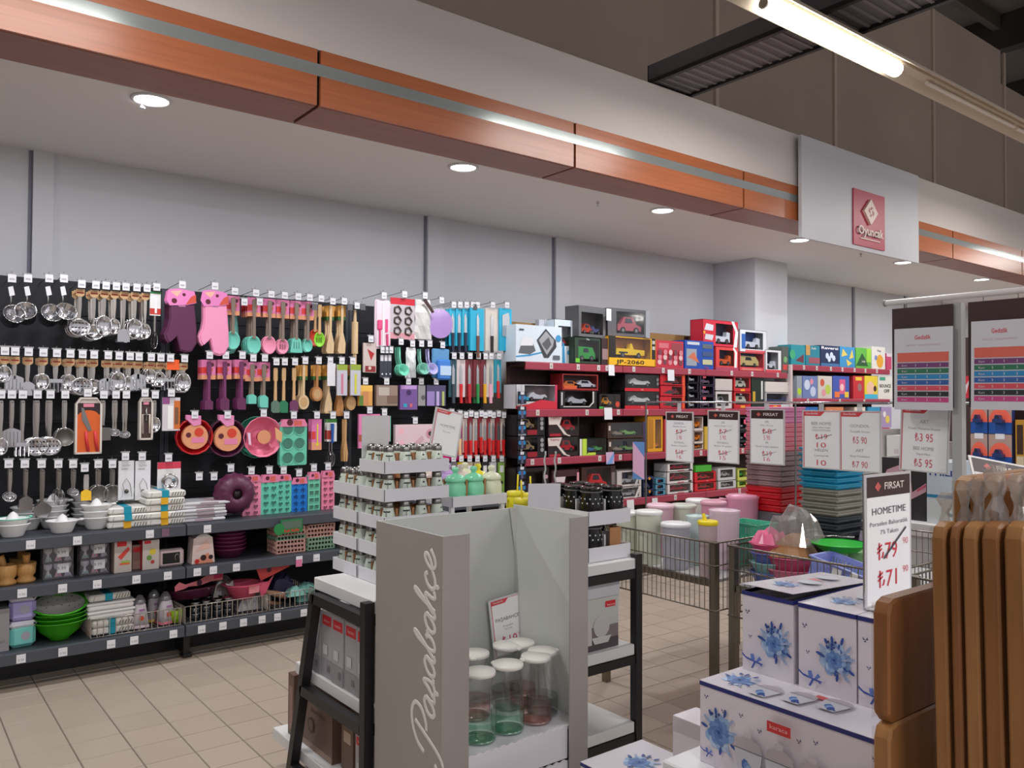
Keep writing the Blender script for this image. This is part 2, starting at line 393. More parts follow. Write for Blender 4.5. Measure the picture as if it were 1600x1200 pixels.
hd = G().box(-.024, .024, -.325, -.312, .012, .020, TAGC).box(-.019, .019, -.330, -.326, -.030, .012, P((92, 92, 96)))
hd_me = hd.mesh('price_holder')
UNITS = []
TAGS = {0: {0: [(0, 0)], }, }
def unit(i, label):
    x0, x1 = EDGE[i], EDGE[i + 1]
    o = link('shelving_unit', None); o['label'] = label; o['category'] = 'shelving'; o['group'] = 'kitchenware shelving along the back wall'
    o.location = (0, 0, 0)
    part('back_panel', G().box(x0 + .003, x1 - .003, BACKY, BACKY + .02, .10, 2.20, PANEL), o)
    for z in [0.95 + k * .21 for k in range(6)]:
        part('back_rail', G().box(x0 + .01, x1 - .01, BACKY - .006, BACKY, z, z + .004, P((46, 48, 56))), o)
    for x in (x0 + .014, x1 - .014):
        part('upright', G().box(x - .012, x + .012, BACKY - .012, BACKY + .04, 0, 2.20, SHELFG), o)
    part('foot', G().bbox(x0 + .004, x0 + .06, 4.96, 5.03, 0, .022, BLACK, .006).box(x0 + .014, x0 + .05, 4.98, 5.15, .02, .14, BLACK), o)
    part('plinth', G().box(x0, x1, 5.16, 5.18, 0.0, .15, BLACK), o)  # black board set back in the gap under the base deck
    for z in SZ:
        s = part('shelf', G().box(x0 + .004, x1 - .004, LIPY + .01, BACKY, z - .03, z - .0015, SHELFG), o)
        part('price_rail', G().add([(x0 + .004, LIPY + .012, z - .0012), (x1 - .004, LIPY + .012, z - .0012), (x1 - .004, LIPY, z - .008), (x0 + .004, LIPY, z - .008),
             (x1 - .004, LIPY, z - .062), (x0 + .004, LIPY, z - .062), (x1 - .004, LIPY + .014, z - .066), (x0 + .004, LIPY + .014, z - .066)],
             [(0, 3, 2, 1), (3, 5, 4, 2), (5, 7, 6, 4), (7, 0, 1, 6)], LIP), s)
    UNITS.append(o); return o
unit(0, 'dark grey shelving unit cut by the left edge')
unit(1, 'dark grey shelving unit with steel utensils and white baskets')
unit(2, 'dark grey shelving unit with silicone moulds and baking pans')
unit(3, 'dark grey shelving unit with knives, behind the cardboard displays')
def unit_at(x): return UNITS[0] if x < EDGE[1] else UNITS[1] if x < EDGE[2] else UNITS[2] if x < EDGE[3] else UNITS[3]
for z, pxs in ((SZ[0] - .035, (35, 100, 175, 211, 272, 316, 349, 381, 410, 434, 475)), (SZ[1] - .035, (35, 98, 152, 213, 262, 308, 333, 369, 467, 494)), (SZ[2] - .035, (47, 120, 233, 323))):
    for px in pxs:
        x = at(px, 900, Y=LIPY).x
        o = link('price_tag', tag_me, unit_at(x)); o.location = (x, LIPY - .002, z)
for px, z, c in ((258, SZ[2] - .035, (120, 90, 110)), (467, SZ[1] - .055, (214, 120, 160))):
    x = at(px, 850, Y=LIPY).x
    part('shelf_label', G().box(x - .02, x + .02, LIPY - .006, LIPY - .002, z - .022, z + .022, P(c)), unit_at(x))
def hook(px, z, dark=False):
    x = at(px, 500, Y=TAGY).x
    o = link('hook', hk_me, unit_at(x)); o.location = (x, BACKY, z)
    h = link('price_holder', hd_me if dark else hh_me, o)
    return x
def zat(px, py, Y=TAGY): return at(px, py, Y=Y).z
ROWNAME = {1: 'top row', 2: 'second row', 3: 'third row', 4: 'fourth row'}
CATS = {}
def hang(px, ytop, ybot, name, label, cat, builder, deep=1, group=None, gap=.035, with_hook=True, tagy=None, row='', jit=.0, xo=0.0, yf=TAGY, rz=0.0):
    """an article on a peg hook; builder(h) draws it hanging from the origin; deep copies hang behind it"""
    zt = zat(px, ytop); zb = zat(px, ybot); h = zt - zb
    if with_hook: hook(px, zt + .035)
    x = at(px, ytop, Y=yf).x + xo
    tree = builder(h)
    where = nth(label + row)
    for k in range(deep):
        lb = label + (', ' + row if row else '') + ', ' + where + (['', ', next one back', ', third one back', ', fourth one back'][k])
        if not row and where == 'leftmost' : lb = label + ['', ', next one back', ', third one back', ', fourth one back'][k]
        if deep == 1 and not row: lb = label
        tr = tree if k == 0 else tree
        if k and len(tree) > 1: tr = tree
        thing(name, lb, cat, tr, (x + jit * rnd.uniform(-1, 1), yf + .012 + gap * k, zt), rz + rnd.uniform(-.04, .04) + .05 * k, group)
# ---- utensil builders
CARDT = P((196, 160, 118), 0.8); CARDR = P((150, 52, 44), 0.8)
def card_steel():
    g = G().prism([(-.022, 0), (.022, 0), (.022, -.032), (.010, -.042), (-.010, -.042), (-.022, -.032)], -.004, -.002, CARDT)
    g.rect(-.018, .018, -.024, -.016, -.0045, CARDR); return g
def strip(zs, ws, y, t, m, bend=0):                       # flat bar whose width changes down its length
    g = G(); n = len(zs); vs = []
    for z, wd in zip(zs, ws):
        vs += [(-wd, y - t, z), (wd, y - t, z), (wd, y + t, z), (-wd, y + t, z)]
    fs = [(i * 4 + j, i * 4 + (j + 1) % 4, i * 4 + 4 + (j + 1) % 4, i * 4 + 4 + j) for i in range(n - 1) for j in range(4)] + [(0, 3, 2, 1), (n * 4 - 4, n * 4 - 3, n * 4 - 2, n * 4 - 1)]
    return g.add(vs, fs, m)
def bowl(g, z, rx, rz, m, dep=.018, y=-.004, n=14):       # shallow bowl facing the viewer
    vs = [(0, y + dep, z)]
    for f, d in ((.55, .8), (.85, .4), (1, 0)):
        vs += [(rx * f * cos(2 * pi * i / n), y + dep * d, z + rz * f * sin(2 * pi * i / n)) for i in range(n)]
    vs += [(rx * 1.04 * cos(2 * pi * i / n), y + .003, z + rz * 1.04 * sin(2 * pi * i / n)) for i in range(n)]
    fs = [(0, 1 + i, 1 + (i + 1) % n) for i in range(n)]
    for r in range(3): fs += [(1 + r * n + i, 1 + (r + 1) * n + i, 1 + (r + 1) * n + (i + 1) % n, 1 + r * n + (i + 1) % n) for i in range(n)]
    g.add(vs, fs, m, True); return g
MEMO = {}
def memo(f):
    def w(*a):
        k = (f.__name__,) + tuple(round(v, 2) if isinstance(v, float) else v for v in a)
        if k not in MEMO: MEMO[k] = f(*a)
        return MEMO[k]
    return w
@memo
def steel(h, kind, card=True, gold=False):
    m = M((178, 172, 165), 0.22, 1.0)
    r = {'ladle': .042, 'skimmer': .044, 'spoon': .026, 'big': .034, 'turner': .035, 'fork': .026, 'ball': .02, 'strainer': .04, 'scoop': .024, 'masher': .03, 'server': .036, 'whisk': .022, 'spatula': .026}[kind]
    r *= 1.25; zh = -h + r * (1.0 if kind in ('ladle', 'skimmer', 'strainer') else 1.45)
    hd = strip([-.006, -.02, -h * .35, -h * .6, zh + r * .8], [.006, .0085, .0085, .0045, .006], 0, .0016, m)
    hl = G(); hl.disc(0, -.016, .003, -.0022, PANEL, 8)
    hd.join(hl)
    g = G()
    if kind in ('ladle', 'ball', 'scoop'): bowl(g, zh, r, r * .8, CHROME, .03)
    elif kind == 'skimmer':
        bowl(g, zh, r, r * .9, CHROME, .008)
        for a in range(3):
            for i in range(-2, 3): g.disc(i * r * .3, zh + (a - 1) * r * .45, r * .07, -.007 + .0, PANEL, 6)
    elif kind == 'strainer':
        g.tube([(r * cos(t), -.004, zh + r * sin(t)) for t in (2 * pi * i / 16 for i in range(16))], .002, CHROME, 5, True); bowl(g, zh, r * .95, r * .95, M((120, 116, 110), 0.5, 0.6), .03)
    elif kind in ('spoon', 'big'): bowl(g, zh, r, r * 1.4, CHROME, .012)
    elif kind in ('turner', 'spatula', 'server'):
        w = r; b = -h
        if kind == 'server': g.prism([(-.006, zh + r), (-w, zh + r * .3), (-w * .9, b + .05), (0, b), (w * .9, b + .05), (w, zh + r * .3), (.006, zh + r)], -.003, 0, CHROME)
        else:
            t = zh + r * .9; k = w / 4.5
            g.prism([(-.006, t), (-w * .8, t - .012), (-w, t - .02), (w, t - .02), (w * .8, t - .012), (.006, t)], -.0015, .0015, CHROME)
            n = 5 if kind == 'turner' else 1
            sw = 2 * w / n
            for i in range(n): g.box(-w + i * sw + (.0015 if n > 1 else 0), -w + (i + 1) * sw - (.0015 if n > 1 else 0), -.0015, .0015, b, t - .02, CHROME)
            if n > 1: g.box(-w, w, -.0015, .0015, b, b + .006, CHROME)
    elif kind == 'fork':
        t = zh + r * .8
        g.box(-r, r, -.0015, .0015, t - .02, t, CHROME)
        for i in range(4): g.add([(-r + i * r * .6, -.012, -h), (-r + i * r * .6 + .005, -.012, -h), (-r + i * r * .6 + .006, 0, t - .02), (-r + i * r * .6, 0, t - .02)], [(0, 1, 2, 3)], CHROME)
    elif kind == 'masher':
        g.box(-r, r, -.002, .002, -h, -h + .07, M((120, 116, 112), 0.45, 0.8)); g.tube([(-r, 0, -h), (r, 0, -h), (r, 0, -h + .07), (-r, 0, -h + .07)], .002, CHROME, 5, True)
    elif kind == 'whisk':
        for i in range(5):
            a = pi * i / 5
            g.tube([(cos(a) * r * sin(t), sin(a) * r * sin(t), -h + .045 - .045 * cos(t) * (1 if t < pi else 1)) for t in (2 * pi * j / 10 for j in range(10))], .001, CHROME, 4, True)
    parts = [('handle', hd), ({'skimmer': 'perforated_head', 'turner': 'blade', 'spatula': 'blade', 'server': 'blade', 'fork': 'tines', 'whisk': 'wires', 'masher': 'blade'}.get(kind, 'bowl'), g)]
    if card: parts.append(('card', card_steel()))
    return proto(*parts)
CARDP = ((226, 128, 180), (206, 50, 56), (222, 150, 110))
def card_pink(w, h, n=3):                                 # pink, red and peach printed card
    g = G(); g.box(-w / 2, w / 2, -.002, .0, -h, 0, P((218, 120, 168), 0.6))
    g.rect(-w / 2, w * .1, -h * .70, -h * .38, -.0026, P((208, 52, 50), 0.6)).rect(-w / 2, w / 2, -h, -h * .78, -.0026, P((220, 150, 112), 0.6))
    g.disc(w * .25, -h * .25, w * .14, -.0026, P((92, 22, 40)), 8).disc(w * .1, -h * .5, w * .2, -.0030, P((214, 96, 60)), 8)
    return g
@memo
def silicone(h, kind, col, hcol=(128, 112, 100), card=True):
    hm = P(hcol) if hcol != 'wood' else WOOD; m = P(col, 0.5)
    r = {'spoon': .044, 'slot': .038, 'turner': .042, 'brush': .026, 'spat': .028, 'small': .032}[kind]
    hz = {'spoon': r * 1.3, 'slot': r * 1.3, 'turner': .05, 'brush': .03, 'spat': .04, 'small': r * 1.4}[kind]
    hd = strip([-.012, -.03, -.09, -.1, -h + hz * 1.7], [.011, .013, .013, .0075, .010], -.008, .005, hm)
    g = G(); zc = -h + hz
    if kind in ('spoon', 'slot', 'small'):
        bowl(g, zc, r, hz, m, .014, -.012)
        if kind == 'slot':
            for i in (-1, 0, 1): g.box(i * r * .4 - .002, i * r * .4 + .002, -.006, -.004, zc - r * .5, zc + r * .4, P(tuple(int(v * .45) for v in col)))
    elif kind == 'turner':
        g.prism([(-.008, zc + hz), (-r * .7, zc + hz * .7), (-r, -h + .006), (-r * .9, -h), (r * .9, -h), (r, -h + .006), (r * .7, zc + hz * .7), (.008, zc + hz)], -.012, -.006, m)
        for i in (-1, 0, 1): g.box(i * r * .4 - .002, i * r * .4 + .002, -.0125, -.012, zc - hz * .5, zc + hz * .4, P(tuple(int(v * .45) for v in col)))
    else:
        g.prism([(-.008, zc + hz), (-r, zc + hz * .6), (-r, -h + (.0 if kind == 'brush' else .012)), (-r * .7, -h), (r, -h), (r, zc + hz * .6), (.008, zc + hz)], -.014, -.004, m)
    parts = [('handle', hd), ('head', g)]
    if card: parts.append(('card', card_pink(.085, .12)))
    return proto(*parts)
@memo
def wooden(h, kind, tone=0, card=True):
    m = [M((226, 196, 152), 0.55, 0, 'beech'), M((190, 132, 76), 0.55, 0, 'beech'), M((206, 160, 106), 0.55, 0, 'beech')][tone]
    g = strip([0, -.02, -h * .55], [.007, .009, .007], 0, .004, m); b = G()
    if kind == 'spatula': b.prism([(-.007, -h * .55), (-.026, -h * .8), (-.032, -h + .015), (-.024, -h), (.022, -h), (.026, -h * .8), (.007, -h * .55)], -.004, .004, m)
    elif kind == 'spoon':
        r = .037; zc = -h + r * 1.3
        b.prism([(-.007, -h * .55), (-.009, zc + r), (.009, zc + r), (.007, -h * .55)], -.004, .004, m); b.prism([(r * cos(t), zc + r * 1.3 * sin(t)) for t in (2 * pi * i / 16 for i in range(16))], -.006, .006, m)
        b.disc(0, zc, r * .7, -.0063, M((196, 158, 112), 0.6), 14, r * .9)
    elif kind == 'pin':
        g = G().cyl((0, 0, 0), (0, 0, -h * .22), .008, m, r1=.012, n=10); b.cyl((0, 0, -h * .22), (0, 0, -h * .80), .022, m, n=14); b.cyl((0, 0, -h * .80), (0, 0, -h), .013, m, n=10)
    elif kind == 'tongs': b.prism([(-.007, -h * .5), (-.016, -h * .8), (-.013, -h), (-.002, -h), (0, -h * .6), (.002, -h), (.015, -h), (.018, -h * .8), (.007, -h * .5)], -.006, .006, m)
    parts = [('handle', g), ('roller' if kind == 'pin' else 'blade' if kind == 'spatula' else 'bowl', b)]
    if card: parts.append(('card', G().box(-.028, .028, .005, .007, -.075, -.002, P((206, 150, 70), 0.7)).rect(-.028, .028, -.1, -.075, .0045, P((46, 92, 40), 0.7))))
    return proto(*parts)
def shp(g, shapes, w, h, y, d=.0006):                     # flat print on a package front, in unit coordinates (x -.5...5, z 0..-1)
    for i, sh in enumerate(shapes):
        k, c = sh[0], sh[1]; m = c if not isinstance(c, tuple) else P(c, 0.5); yy = y - d * (i + 1)
        if k == 'r': _, _, a, b, c0, c1 = sh; g.rect(a * w, b * w, c0 * h, c1 * h, yy, m)
        elif k == 'd': g.disc(sh[2] * w, sh[3] * h, sh[4] * w, yy, m, 14, (sh[5] if len(sh) > 5 else sh[4]) * w)
        elif k == 'p': g.flat([(a * w, b * h) for a, b in sh[2]], yy, m)
        elif k == 't': g.text(sh[2], sh[3] * w, sh[4] * h, sh[5] * h, yy, m, bold=sh[7] if len(sh) > 7 else 0, w=(sh[6] * w if len(sh) > 6 and sh[6] else None))
    return g
@memo
def pack(h, w, col, shapes=(), d=.012, extra=None, rgh=.45):
    g = G().box(-w / 2, w / 2, -d, 0, -h, 0, P(col, rgh)); pr = G(); shp(pr, shapes, w, h, -d)
    parts = [('pack_body', g)]
    if shapes: parts.append(('printed_front', pr))
    return proto(*parts)
@memo
def knifepack(h, w, col, hcol, kind='knife', d=.012, bc=(200, 204, 208)):
    g = G().box(-w / 2, w / 2, -d + .004, 0, -h * .86, 0, P(col)); k = G()
    bl = M(bc, 0.25, 0.9); hm = P(hcol, .4); y0, y1 = -d - .002, -d + .003
    if kind == 'cleaver':
        k.prism([(-w * .28, -h * .14), (w * .22, -h * .08), (w * .3, -h * .2), (w * .3, -h * .58), (w * .02, -h * .58), (-w * .28, -h * .56)], y0, y1, bl)
        hp = G().prism([(w * .06, -h * .58), (w * .32, -h * .58), (w * .30, -h * .97), (w * .10, -h * .97)], y0 - .006, y1, hm)
    else:
        bw = min(.014, w * .35)
        k.prism([(0, -h * .10), (bw, -h * .22), (bw, -h * .56), (-bw * .6, -h * .56), (-bw * .6, -h * .2)], y0, y1, bl)
        hp = G().prism([(-bw * .7, -h * .56), (bw, -h * .56), (bw * .8, -h * .8), (bw * 1.1, -h), (-bw * .5, -h), (-bw * .6, -h * .8)], y0 - .008, y1, hm)
    return proto(('backing_card', g), ('blade', k), ('knife_handle', hp))
@memo
def mitt(h, col):
    m = P(col, 0.65); w = .17; t = -.085
    pts = [(-.07, t), (.07, t), (.078, t - .07), (.085, -h * .6), (.088, -h * .85), (.06, -h + .008), (.03, -h), (-.005, -h + .01), (-.02, -h * .82), (-.028, -h * .74), (-.05, -h * .80), (-.075, -h * .86), (-.092, -h * .80), (-.098, -h * .72), (-.078, -h * .60), (-.07, -h * .48)]
    g = G().prism(pts, -.035, 0, m); g2 = G().prism([(x * .9 + .002, t - .012 + (z - t) * .93) for x, z in pts], -.041, -.035, m)
    g.join(g2)
    cd = G().prism([(-.078, -.01), (-.02, 0), (.07, -.012), (.082, -.08), (.03, -.095), (-.07, -.105), (-.09, -.07)], -.044, -.040, P((226, 130, 190), 0.6))
    cd.disc(-.045, -.075, .016, -.0445, P((92, 22, 40)), 10).disc(.01, -.035, .010, -.0445, P((92, 22, 40)), 10).flat([(.02, -.094), (.08, -.078), (.078, -.03), (.05, -.045)], -.0443, P((205, 80, 60))).flat([(-.07, -.02), (.0, -.01), (-.03, -.05)], -.0443, P((236, 180, 160)))
    return proto(('glove', g), ('card', cd), ('cuff_label', G().rect(-.02, .02, t - .022, t - .014, -.0415, P((190, 130, 165)))))
@memo
def potcup(h, tilt):
    m = CHROME
    g = G().lathe([(.0, .0), (.045, .0), (.050, .01), (.052, .075), (.056, .08), (.050, .078), (.046, .012), (.0, .008)], m, 18, mx=T4(0, -.01, -h + .05, rx=radians(62), ry=tilt))
    hd = G().tube([(0, 0, 0), (.003, -.005, -h * .35), (0, -.01, -h + .12)], .004, STEEL, 6)
    tg = G().prism([(-.012, -.02), (.010, -.012), (.02, -.06), (-.004, -.068)], -.012, -.010, TAGW)
    return proto(('pot', g), ('handle', hd), ('paper_tag', tg))
@memo
def icetray(h, w, col, kind, card=True):
    m = P(col, .45); dk = P(tuple(int(v * .62) for v in col), .5); t = -.02  # darker tone paints the shade inside the cups, drawn nearly flat
    c = .008
    g = G().prism([(-w / 2 + c, t), (w / 2 - c, t), (w / 2, t - c), (w / 2, -h + c), (w / 2 - c, -h), (-w / 2 + c, -h), (-w / 2, -h + c), (-w / 2, t - c)], -.012, 0, m)
    pits = []; n = 6 if kind != 'muffin' else 3
    for i in range(n):
        for sx in (-1, 1):
            x = sx * w * .22; z = t - (h + t) * (i + .5) / n; r = min(w * .15, (h + t) / n * .34); q = G()
            if kind == 'heart': pts = [(0, -1), (.9, .1), (.85, .75), (.4, .95), (0, .5), (-.4, .95), (-.85, .75), (-.9, .1)]
            elif kind == 'star': pts = [((1.1 if j % 2 == 0 else .5) * sin(pi * j / 5), (1.1 if j % 2 == 0 else .5) * cos(pi * j / 5)) for j in range(10)]
            elif kind == 'muffin': pts = [(1.25 * cos(2 * pi * j / 14), 1.25 * sin(2 * pi * j / 14)) for j in range(14)]
            else: pts = [(-1, -1), (1, -1), (1, 1), (-1, 1)]
            o_ = [(x + a * r, z + b * r) for a, b in pts]; i_ = [(x + a * r * .72, z + b * r * .72) for a, b in pts]; k = len(pts)
            q.add([(a, -.0124, b) for a, b in o_] + [(a, -.0124, b) for a, b in i_], [(j, (j + 1) % k, k + (j + 1) % k, k + j) for j in range(k)] + [tuple(range(k, 2 * k))], dk)
            q.add([(a, -.0165, b) for a, b in [(x + p * r * 1.12, z + s * r * 1.12) for p, s in pts]] + [(a, -.0121, b) for a, b in o_], [(j, (j + 1) % k, k + (j + 1) % k, k + j) for j in range(k)], m)
            pits.append(('mould_cup', q))
    parts = [('tray', g)] + pits
    if card: parts.append(('card', G().prism([(-w * .4, 0), (w * .4, 0), (w * .5, -h * .12), (w * .5, -h * .16), (-w * .5, -h * .16), (-w * .5, -h * .12)], -.016, -.0145, P((226, 128, 165), .6)).disc(-w * .15, -h * .07, w * .12, -.0165, P((92, 22, 40)), 8).rect(0, w * .3, -h * .14, -h * .03, -.0165, P((214, 100, 90)))))
    return proto(*parts)
@memo
def bundt(r, col, kind='ring', tone=0):
    m = P(col, .42); n = 36; mx = T4(0, 0, -r, rx=radians(90))
    if kind == 'out':                                     # outside of a fluted ring mould
        g = G().lathe([(r * .22, .02), (r * .25, .075), (r * .45, .085), (r * .75, .07), (r * .95, .03), (r, 0)], m, 48, mx=mx, flute=.035, nf=16)
        cn = G().lathe([(r * .24, .07), (r * .2, .03), (0, .02)], P(tuple(int(v * .3) for v in col)), 20, mx=mx)
        return proto(('mould', g), ('centre_tube', cn))
    g = G().lathe([(r * 1.0, .0), (r * 1.04, .012), (r, .014), (r * .93, -.02), (r * .62, -.075), (r * .35, -.075), (r * .22, -.01), (r * .2, -.01)], m, 40, mx=mx, flute=.012, nf=14, closed=True)
    cn = G().lathe([(r * .13, -.07), (r * .15, .0), (r * .2, .006), (r * .24, -.01), (r * .3, -.07)], m if tone != 2 else P((150, 30, 45)), 20, mx=mx)
    cn.lathe([(.0, -.04), (r * .14, -.035)], P((200, 45, 70) if tone == 2 else tuple(int(v * .5) for v in col)), 14, mx=mx)
    cd = G()
    cd.disc(0, -r, r * .72, -.020, P((222, 150, 110), .6), 24) if tone != 2 else cd.disc(0, -r, r * .35, -.020, P((222, 150, 110), .6), 24)
    if tone != 2:
        cd.disc(r * .2, -r * .75, r * .26, -.021, P((210, 64, 42)), 14).disc(-r * .38, -r * .9, r * .15, -.021, P((92, 22, 40)), 10).rect(-r * .2, r * .5, -r * 1.35, -r * 1.05, -.0212, P((226, 130, 170)))
        cd.prism([(-r * .5, r * .25), (r * .3, r * .2), (r * .3, -r * .3), (-r * .1, -r * .4), (-r * .3, -r * .2), (-r * .5, 0)], -.024, -.021, P((226, 140, 185), .6))
    else:
        cd.prism([(r * .55, -r * .5), (r * .95, -r * .8), (r * .9, -r * 1.3), (r * .6, -r * 1.1)], -.03, -.028, P((226, 170, 120), .6))
        cd.prism([(-r * .9, -r * .75), (-r * .75, -r * .78), (-r * .7, -r * 1.4), (-r * .82, -r * 1.35)], -.032, -.03, P((236, 200, 225), .6))
    return proto(('mould', g), ('centre_tube', cn), ('card', cd))

# ---- bay 1: steel
GS = 'steel utensils on the peg hooks'
for px, yb, t in ((17, 516, .4), (42, 512, -.3), (75, 514, .35), (98, 512, .25)):
    hang(px, 443, yb, 'steel_pot', 'small shiny steel pot on a hook', 'pot', lambda h, t=t: potcup(h, t), 1, 'steel pots in the top row', row='top row')
NM = {'skimmer': ('skimmer', 'perforated steel skimmer'), 'ladle': ('ladle', 'steel ladle'), 'spoon': ('serving_spoon', 'steel serving spoon'), 'big': ('serving_spoon', 'large steel serving spoon'), 'spatula': ('steel_spatula', 'grey steel spatula'), 'turner': ('slotted_turner', 'slotted steel turner'),
      'fork': ('spaghetti_fork', 'steel serving fork'), 'strainer': ('strainer', 'round steel strainer'), 'ball': ('small_ladle', 'small steel sauce ladle'), 'scoop': ('ice_cream_scoop', 'steel ice cream scoop'), 'masher': ('grater', 'flat steel hand grater'), 'server': ('cake_server', 'broad shiny steel cake server'), 'whisk': ('whisk', 'steel wire whisk')}
def steelrow(row, ytop, items, card=True, slope=0.03):
    for px, yb, k in items:
        nm, lb = NM[k]
        hang(px, ytop + px * slope, yb, nm, lb, 'utensil', lambda h, k=k: steel(h, k, card), 3 if k in ('skimmer', 'ladle', 'spoon', 'big') else 2, GS, row=row, gap=.06)
steelrow('top row', 444, [(126, 527, 'skimmer'), (148, 534, 'ladle'), (164, 526, 'big'), (180, 523, 'spoon'), (195, 534, 'spatula'), (212, 530, 'big'), (228, 530, 'spoon')], True, .06)
hang(243, 456, 545, 'whisk', 'steel whisk under a white and red header card', 'utensil', lambda h: proto(('wires', G().join(G()).tube([(.018 * sin(t), 0, -h + .05 - .05 * cos(t)) for t in (2 * pi * j / 12 for j in range(12))], .0015, CHROME, 4, True).tube([(0, .018 * sin(t), -h + .05 - .05 * cos(t)) for t in (2 * pi * j / 12 for j in range(12))], .0015, CHROME, 4, True)), ('handle', G().cyl((0, 0, -.1), (0, 0, -h + .1), .009, STEEL)), ('card', shp(G().box(-.03, .03, -.012, -.008, -.14, 0, P((228, 228, 226))), (('r', (40, 130, 60), -.5, .5, 0, -.08), ('r', (190, 50, 40), -.5, .5, -.7, -.95), ('r', (235, 235, 240), -.05, .15, -.25, -.9)), .06, .14, -.012))), 1)
steelrow('second row', 556, [(8, 598, 'spoon'), (24, 616, 'turner'), (45, 618, 'spatula'), (68, 610, 'spoon'), (89, 613, 'fork'), (110, 612, 'spoon'), (129, 619, 'skimmer'), (147, 619, 'ladle'), (169, 617, 'turner'), (186, 614, 'big'), (203, 614, 'spoon'), (217, 611, 'turner'), (236, 600, 'spoon'), (251, 605, 'spoon'), (266, 610, 'fork'), (288, 614, 'big')], True, .04)
hang(270, 562, 578, 'promotion_flag', 'bright orange price flag between the steel spoons', 'flag', lambda h: [('promotion_flag', G().box(-.035, .035, -.02, -.018, -h, 0, P((240, 92, 30))).mesh('promotion_flag'), [])], 1, with_hook=False)
steelrow('third row', 624, [(3, 712, 'spoon'), (20, 699, 'turner'), (37, 713, 'fork'), (60, 714, 'skimmer'), (80, 714, 'skimmer'), (103, 697, 'strainer'), (163, 688, 'masher'), (182, 686, 'ball'), (198, 689, 'ball'), (243, 676, 'spoon')], False, .0)
def boxed(h, w, back, what):
    g = G(); f = .010
    wh = P((214, 206, 198))
    g.prism([(-w / 2, -h), (w / 2, -h), (w / 2, -h * .12), (w * .3, 0), (-w * .3, 0), (-w / 2, -h * .12)], -.03, 0, P((196, 186, 178)))
    fr = G()
    for a, b, c, d in ((-w / 2, -w / 2 + f, -h, -h * .12), (w / 2 - f, w / 2, -h, -h * .12), (-w / 2, w / 2, -h, -h + f)): fr.box(a, b, -.038, -.03, c, d, wh)
    fr.tube([(-w / 2 + f / 2, -.034, -h * .12), (-w * .3, -.034, -f / 2), (w * .3, -.034, -f / 2), (w / 2 - f / 2, -.034, -h * .12)], f * .5, wh, 4)
    pr = G().rect(-w / 2 + f, w / 2 - f, -h + f, -h * .3, -.0305, P(back)).disc(0, -h * .32, w * .38, -.0307, P(back), 14, .03).rect(-w / 2 + f, w / 2 - f, -h * .3, -h * .1, -.0304, P((44, 22, 26)))
    pr.rect(-w * .2, w * .2, -h * .17, -h * .11, -.031, P((220, 130, 150)))
    parts = [('box_body', g), ('frame', fr), ('printed_backing', pr)]
    if what == 'scissors':
        parts.append(('blade', G().prism([(-w * .28, -h * .17), (-w * .18, -h * .2), (w * .12, -h * .58), (0, -h * .6), (-w * .25, -h * .4)], -.034, -.031, STEEL)))
        for x in (-.1, .24): parts.append(('scissor_handle', G().tube([(w * x, -.036, -h * .6), (w * (x + .03), -.036, -h * .78), (w * (x + .1), -.036, -h * .95)], .008, P((206, 50, 56)), 6)))
    else:
        parts.append(('corkscrew', G().tube([(0, -.036, -h * .25), (.0, -.036, -h * .55)], .006, STEEL, 6).tube([(-w * .25, -.036, -h * .85), (-w * .25, -.036, -h * .4), (w * .25, -.036, -h * .4), (w * .25, -.036, -h * .85)], .005, P((214, 200, 184)), 6)))
    return proto(*parts)
hang(138, 621, 709, 'boxed_scissors', 'red-handled scissors in a white framed box with orange backing', 'scissors', lambda h: boxed(h, .135, (214, 96, 34), 'scissors'), 1)
hang(227, 621, 687, 'boxed_corkscrew', 'corkscrew in a narrow white framed dark box', 'corkscrew', lambda h: boxed(h, .075, (70, 50, 48), 'x'), 1)
hang(268, 621, 673, 'carded_gadget', 'small kitchen gadget on a white and orange card', 'gadget', lambda h: pack(h, .10, (212, 206, 210), (('r', (208, 110, 40), .15, .5, -.1, -.95), ('r', (150, 80, 140), -.5, -.1, 0, -.2), ('r', (240, 238, 236), -.2, .1, -.25, -.95), ('r', (120, 84, 60), .2, .4, -.3, -.8))), 1)
steelrow('fourth row', 732, [(17, 790, 'scoop'), (42, 798, 'spatula'), (68, 816, 'server'), (94, 790, 'whisk'), (117, 780, 'ball'), (156, 786, 'strainer'), (178, 783, 'strainer')], False, .0)
hang(135, 738, 782, 'silicone_brush', 'yellow silicone pastry brush with a steel handle', 'brush', lambda h: silicone(h, 'brush', (238, 190, 40), (165, 160, 155), False), 1, row='')
for px in (198, 224):
    hang(px, 720, 781, 'carded_tea_infuser', 'tea infuser on a white card', 'tea infuser', lambda h: proto(('card', shp(G().box(-.042, .042, -.006, 0, -h, 0, P((224, 224, 228))), (('t', (150, 150, 160), 'Mesh Ball', 0, -.14, .04, .5), ('r', (170, 170, 178), -.3, .1, -.2, -.22)), .084, h, -.006)), ('infuser_ball', G().lathe([(0, -.013), (.009, -.009), (.013, 0), (.009, .009), (0, .013)], DARKSTEEL, 12, c=(0, -.016, -h * .78))), ('chain', G().tube([(-.012, -.012, -h * .75), (-.02, -.012, -h * .6), (0, -.012, -h * .45), (.02, -.012, -h * .6), (.03, -.014, -h * .92)], .0015, STEEL, 4))), 1, 'tea infusers on white cards', row='fourth row')
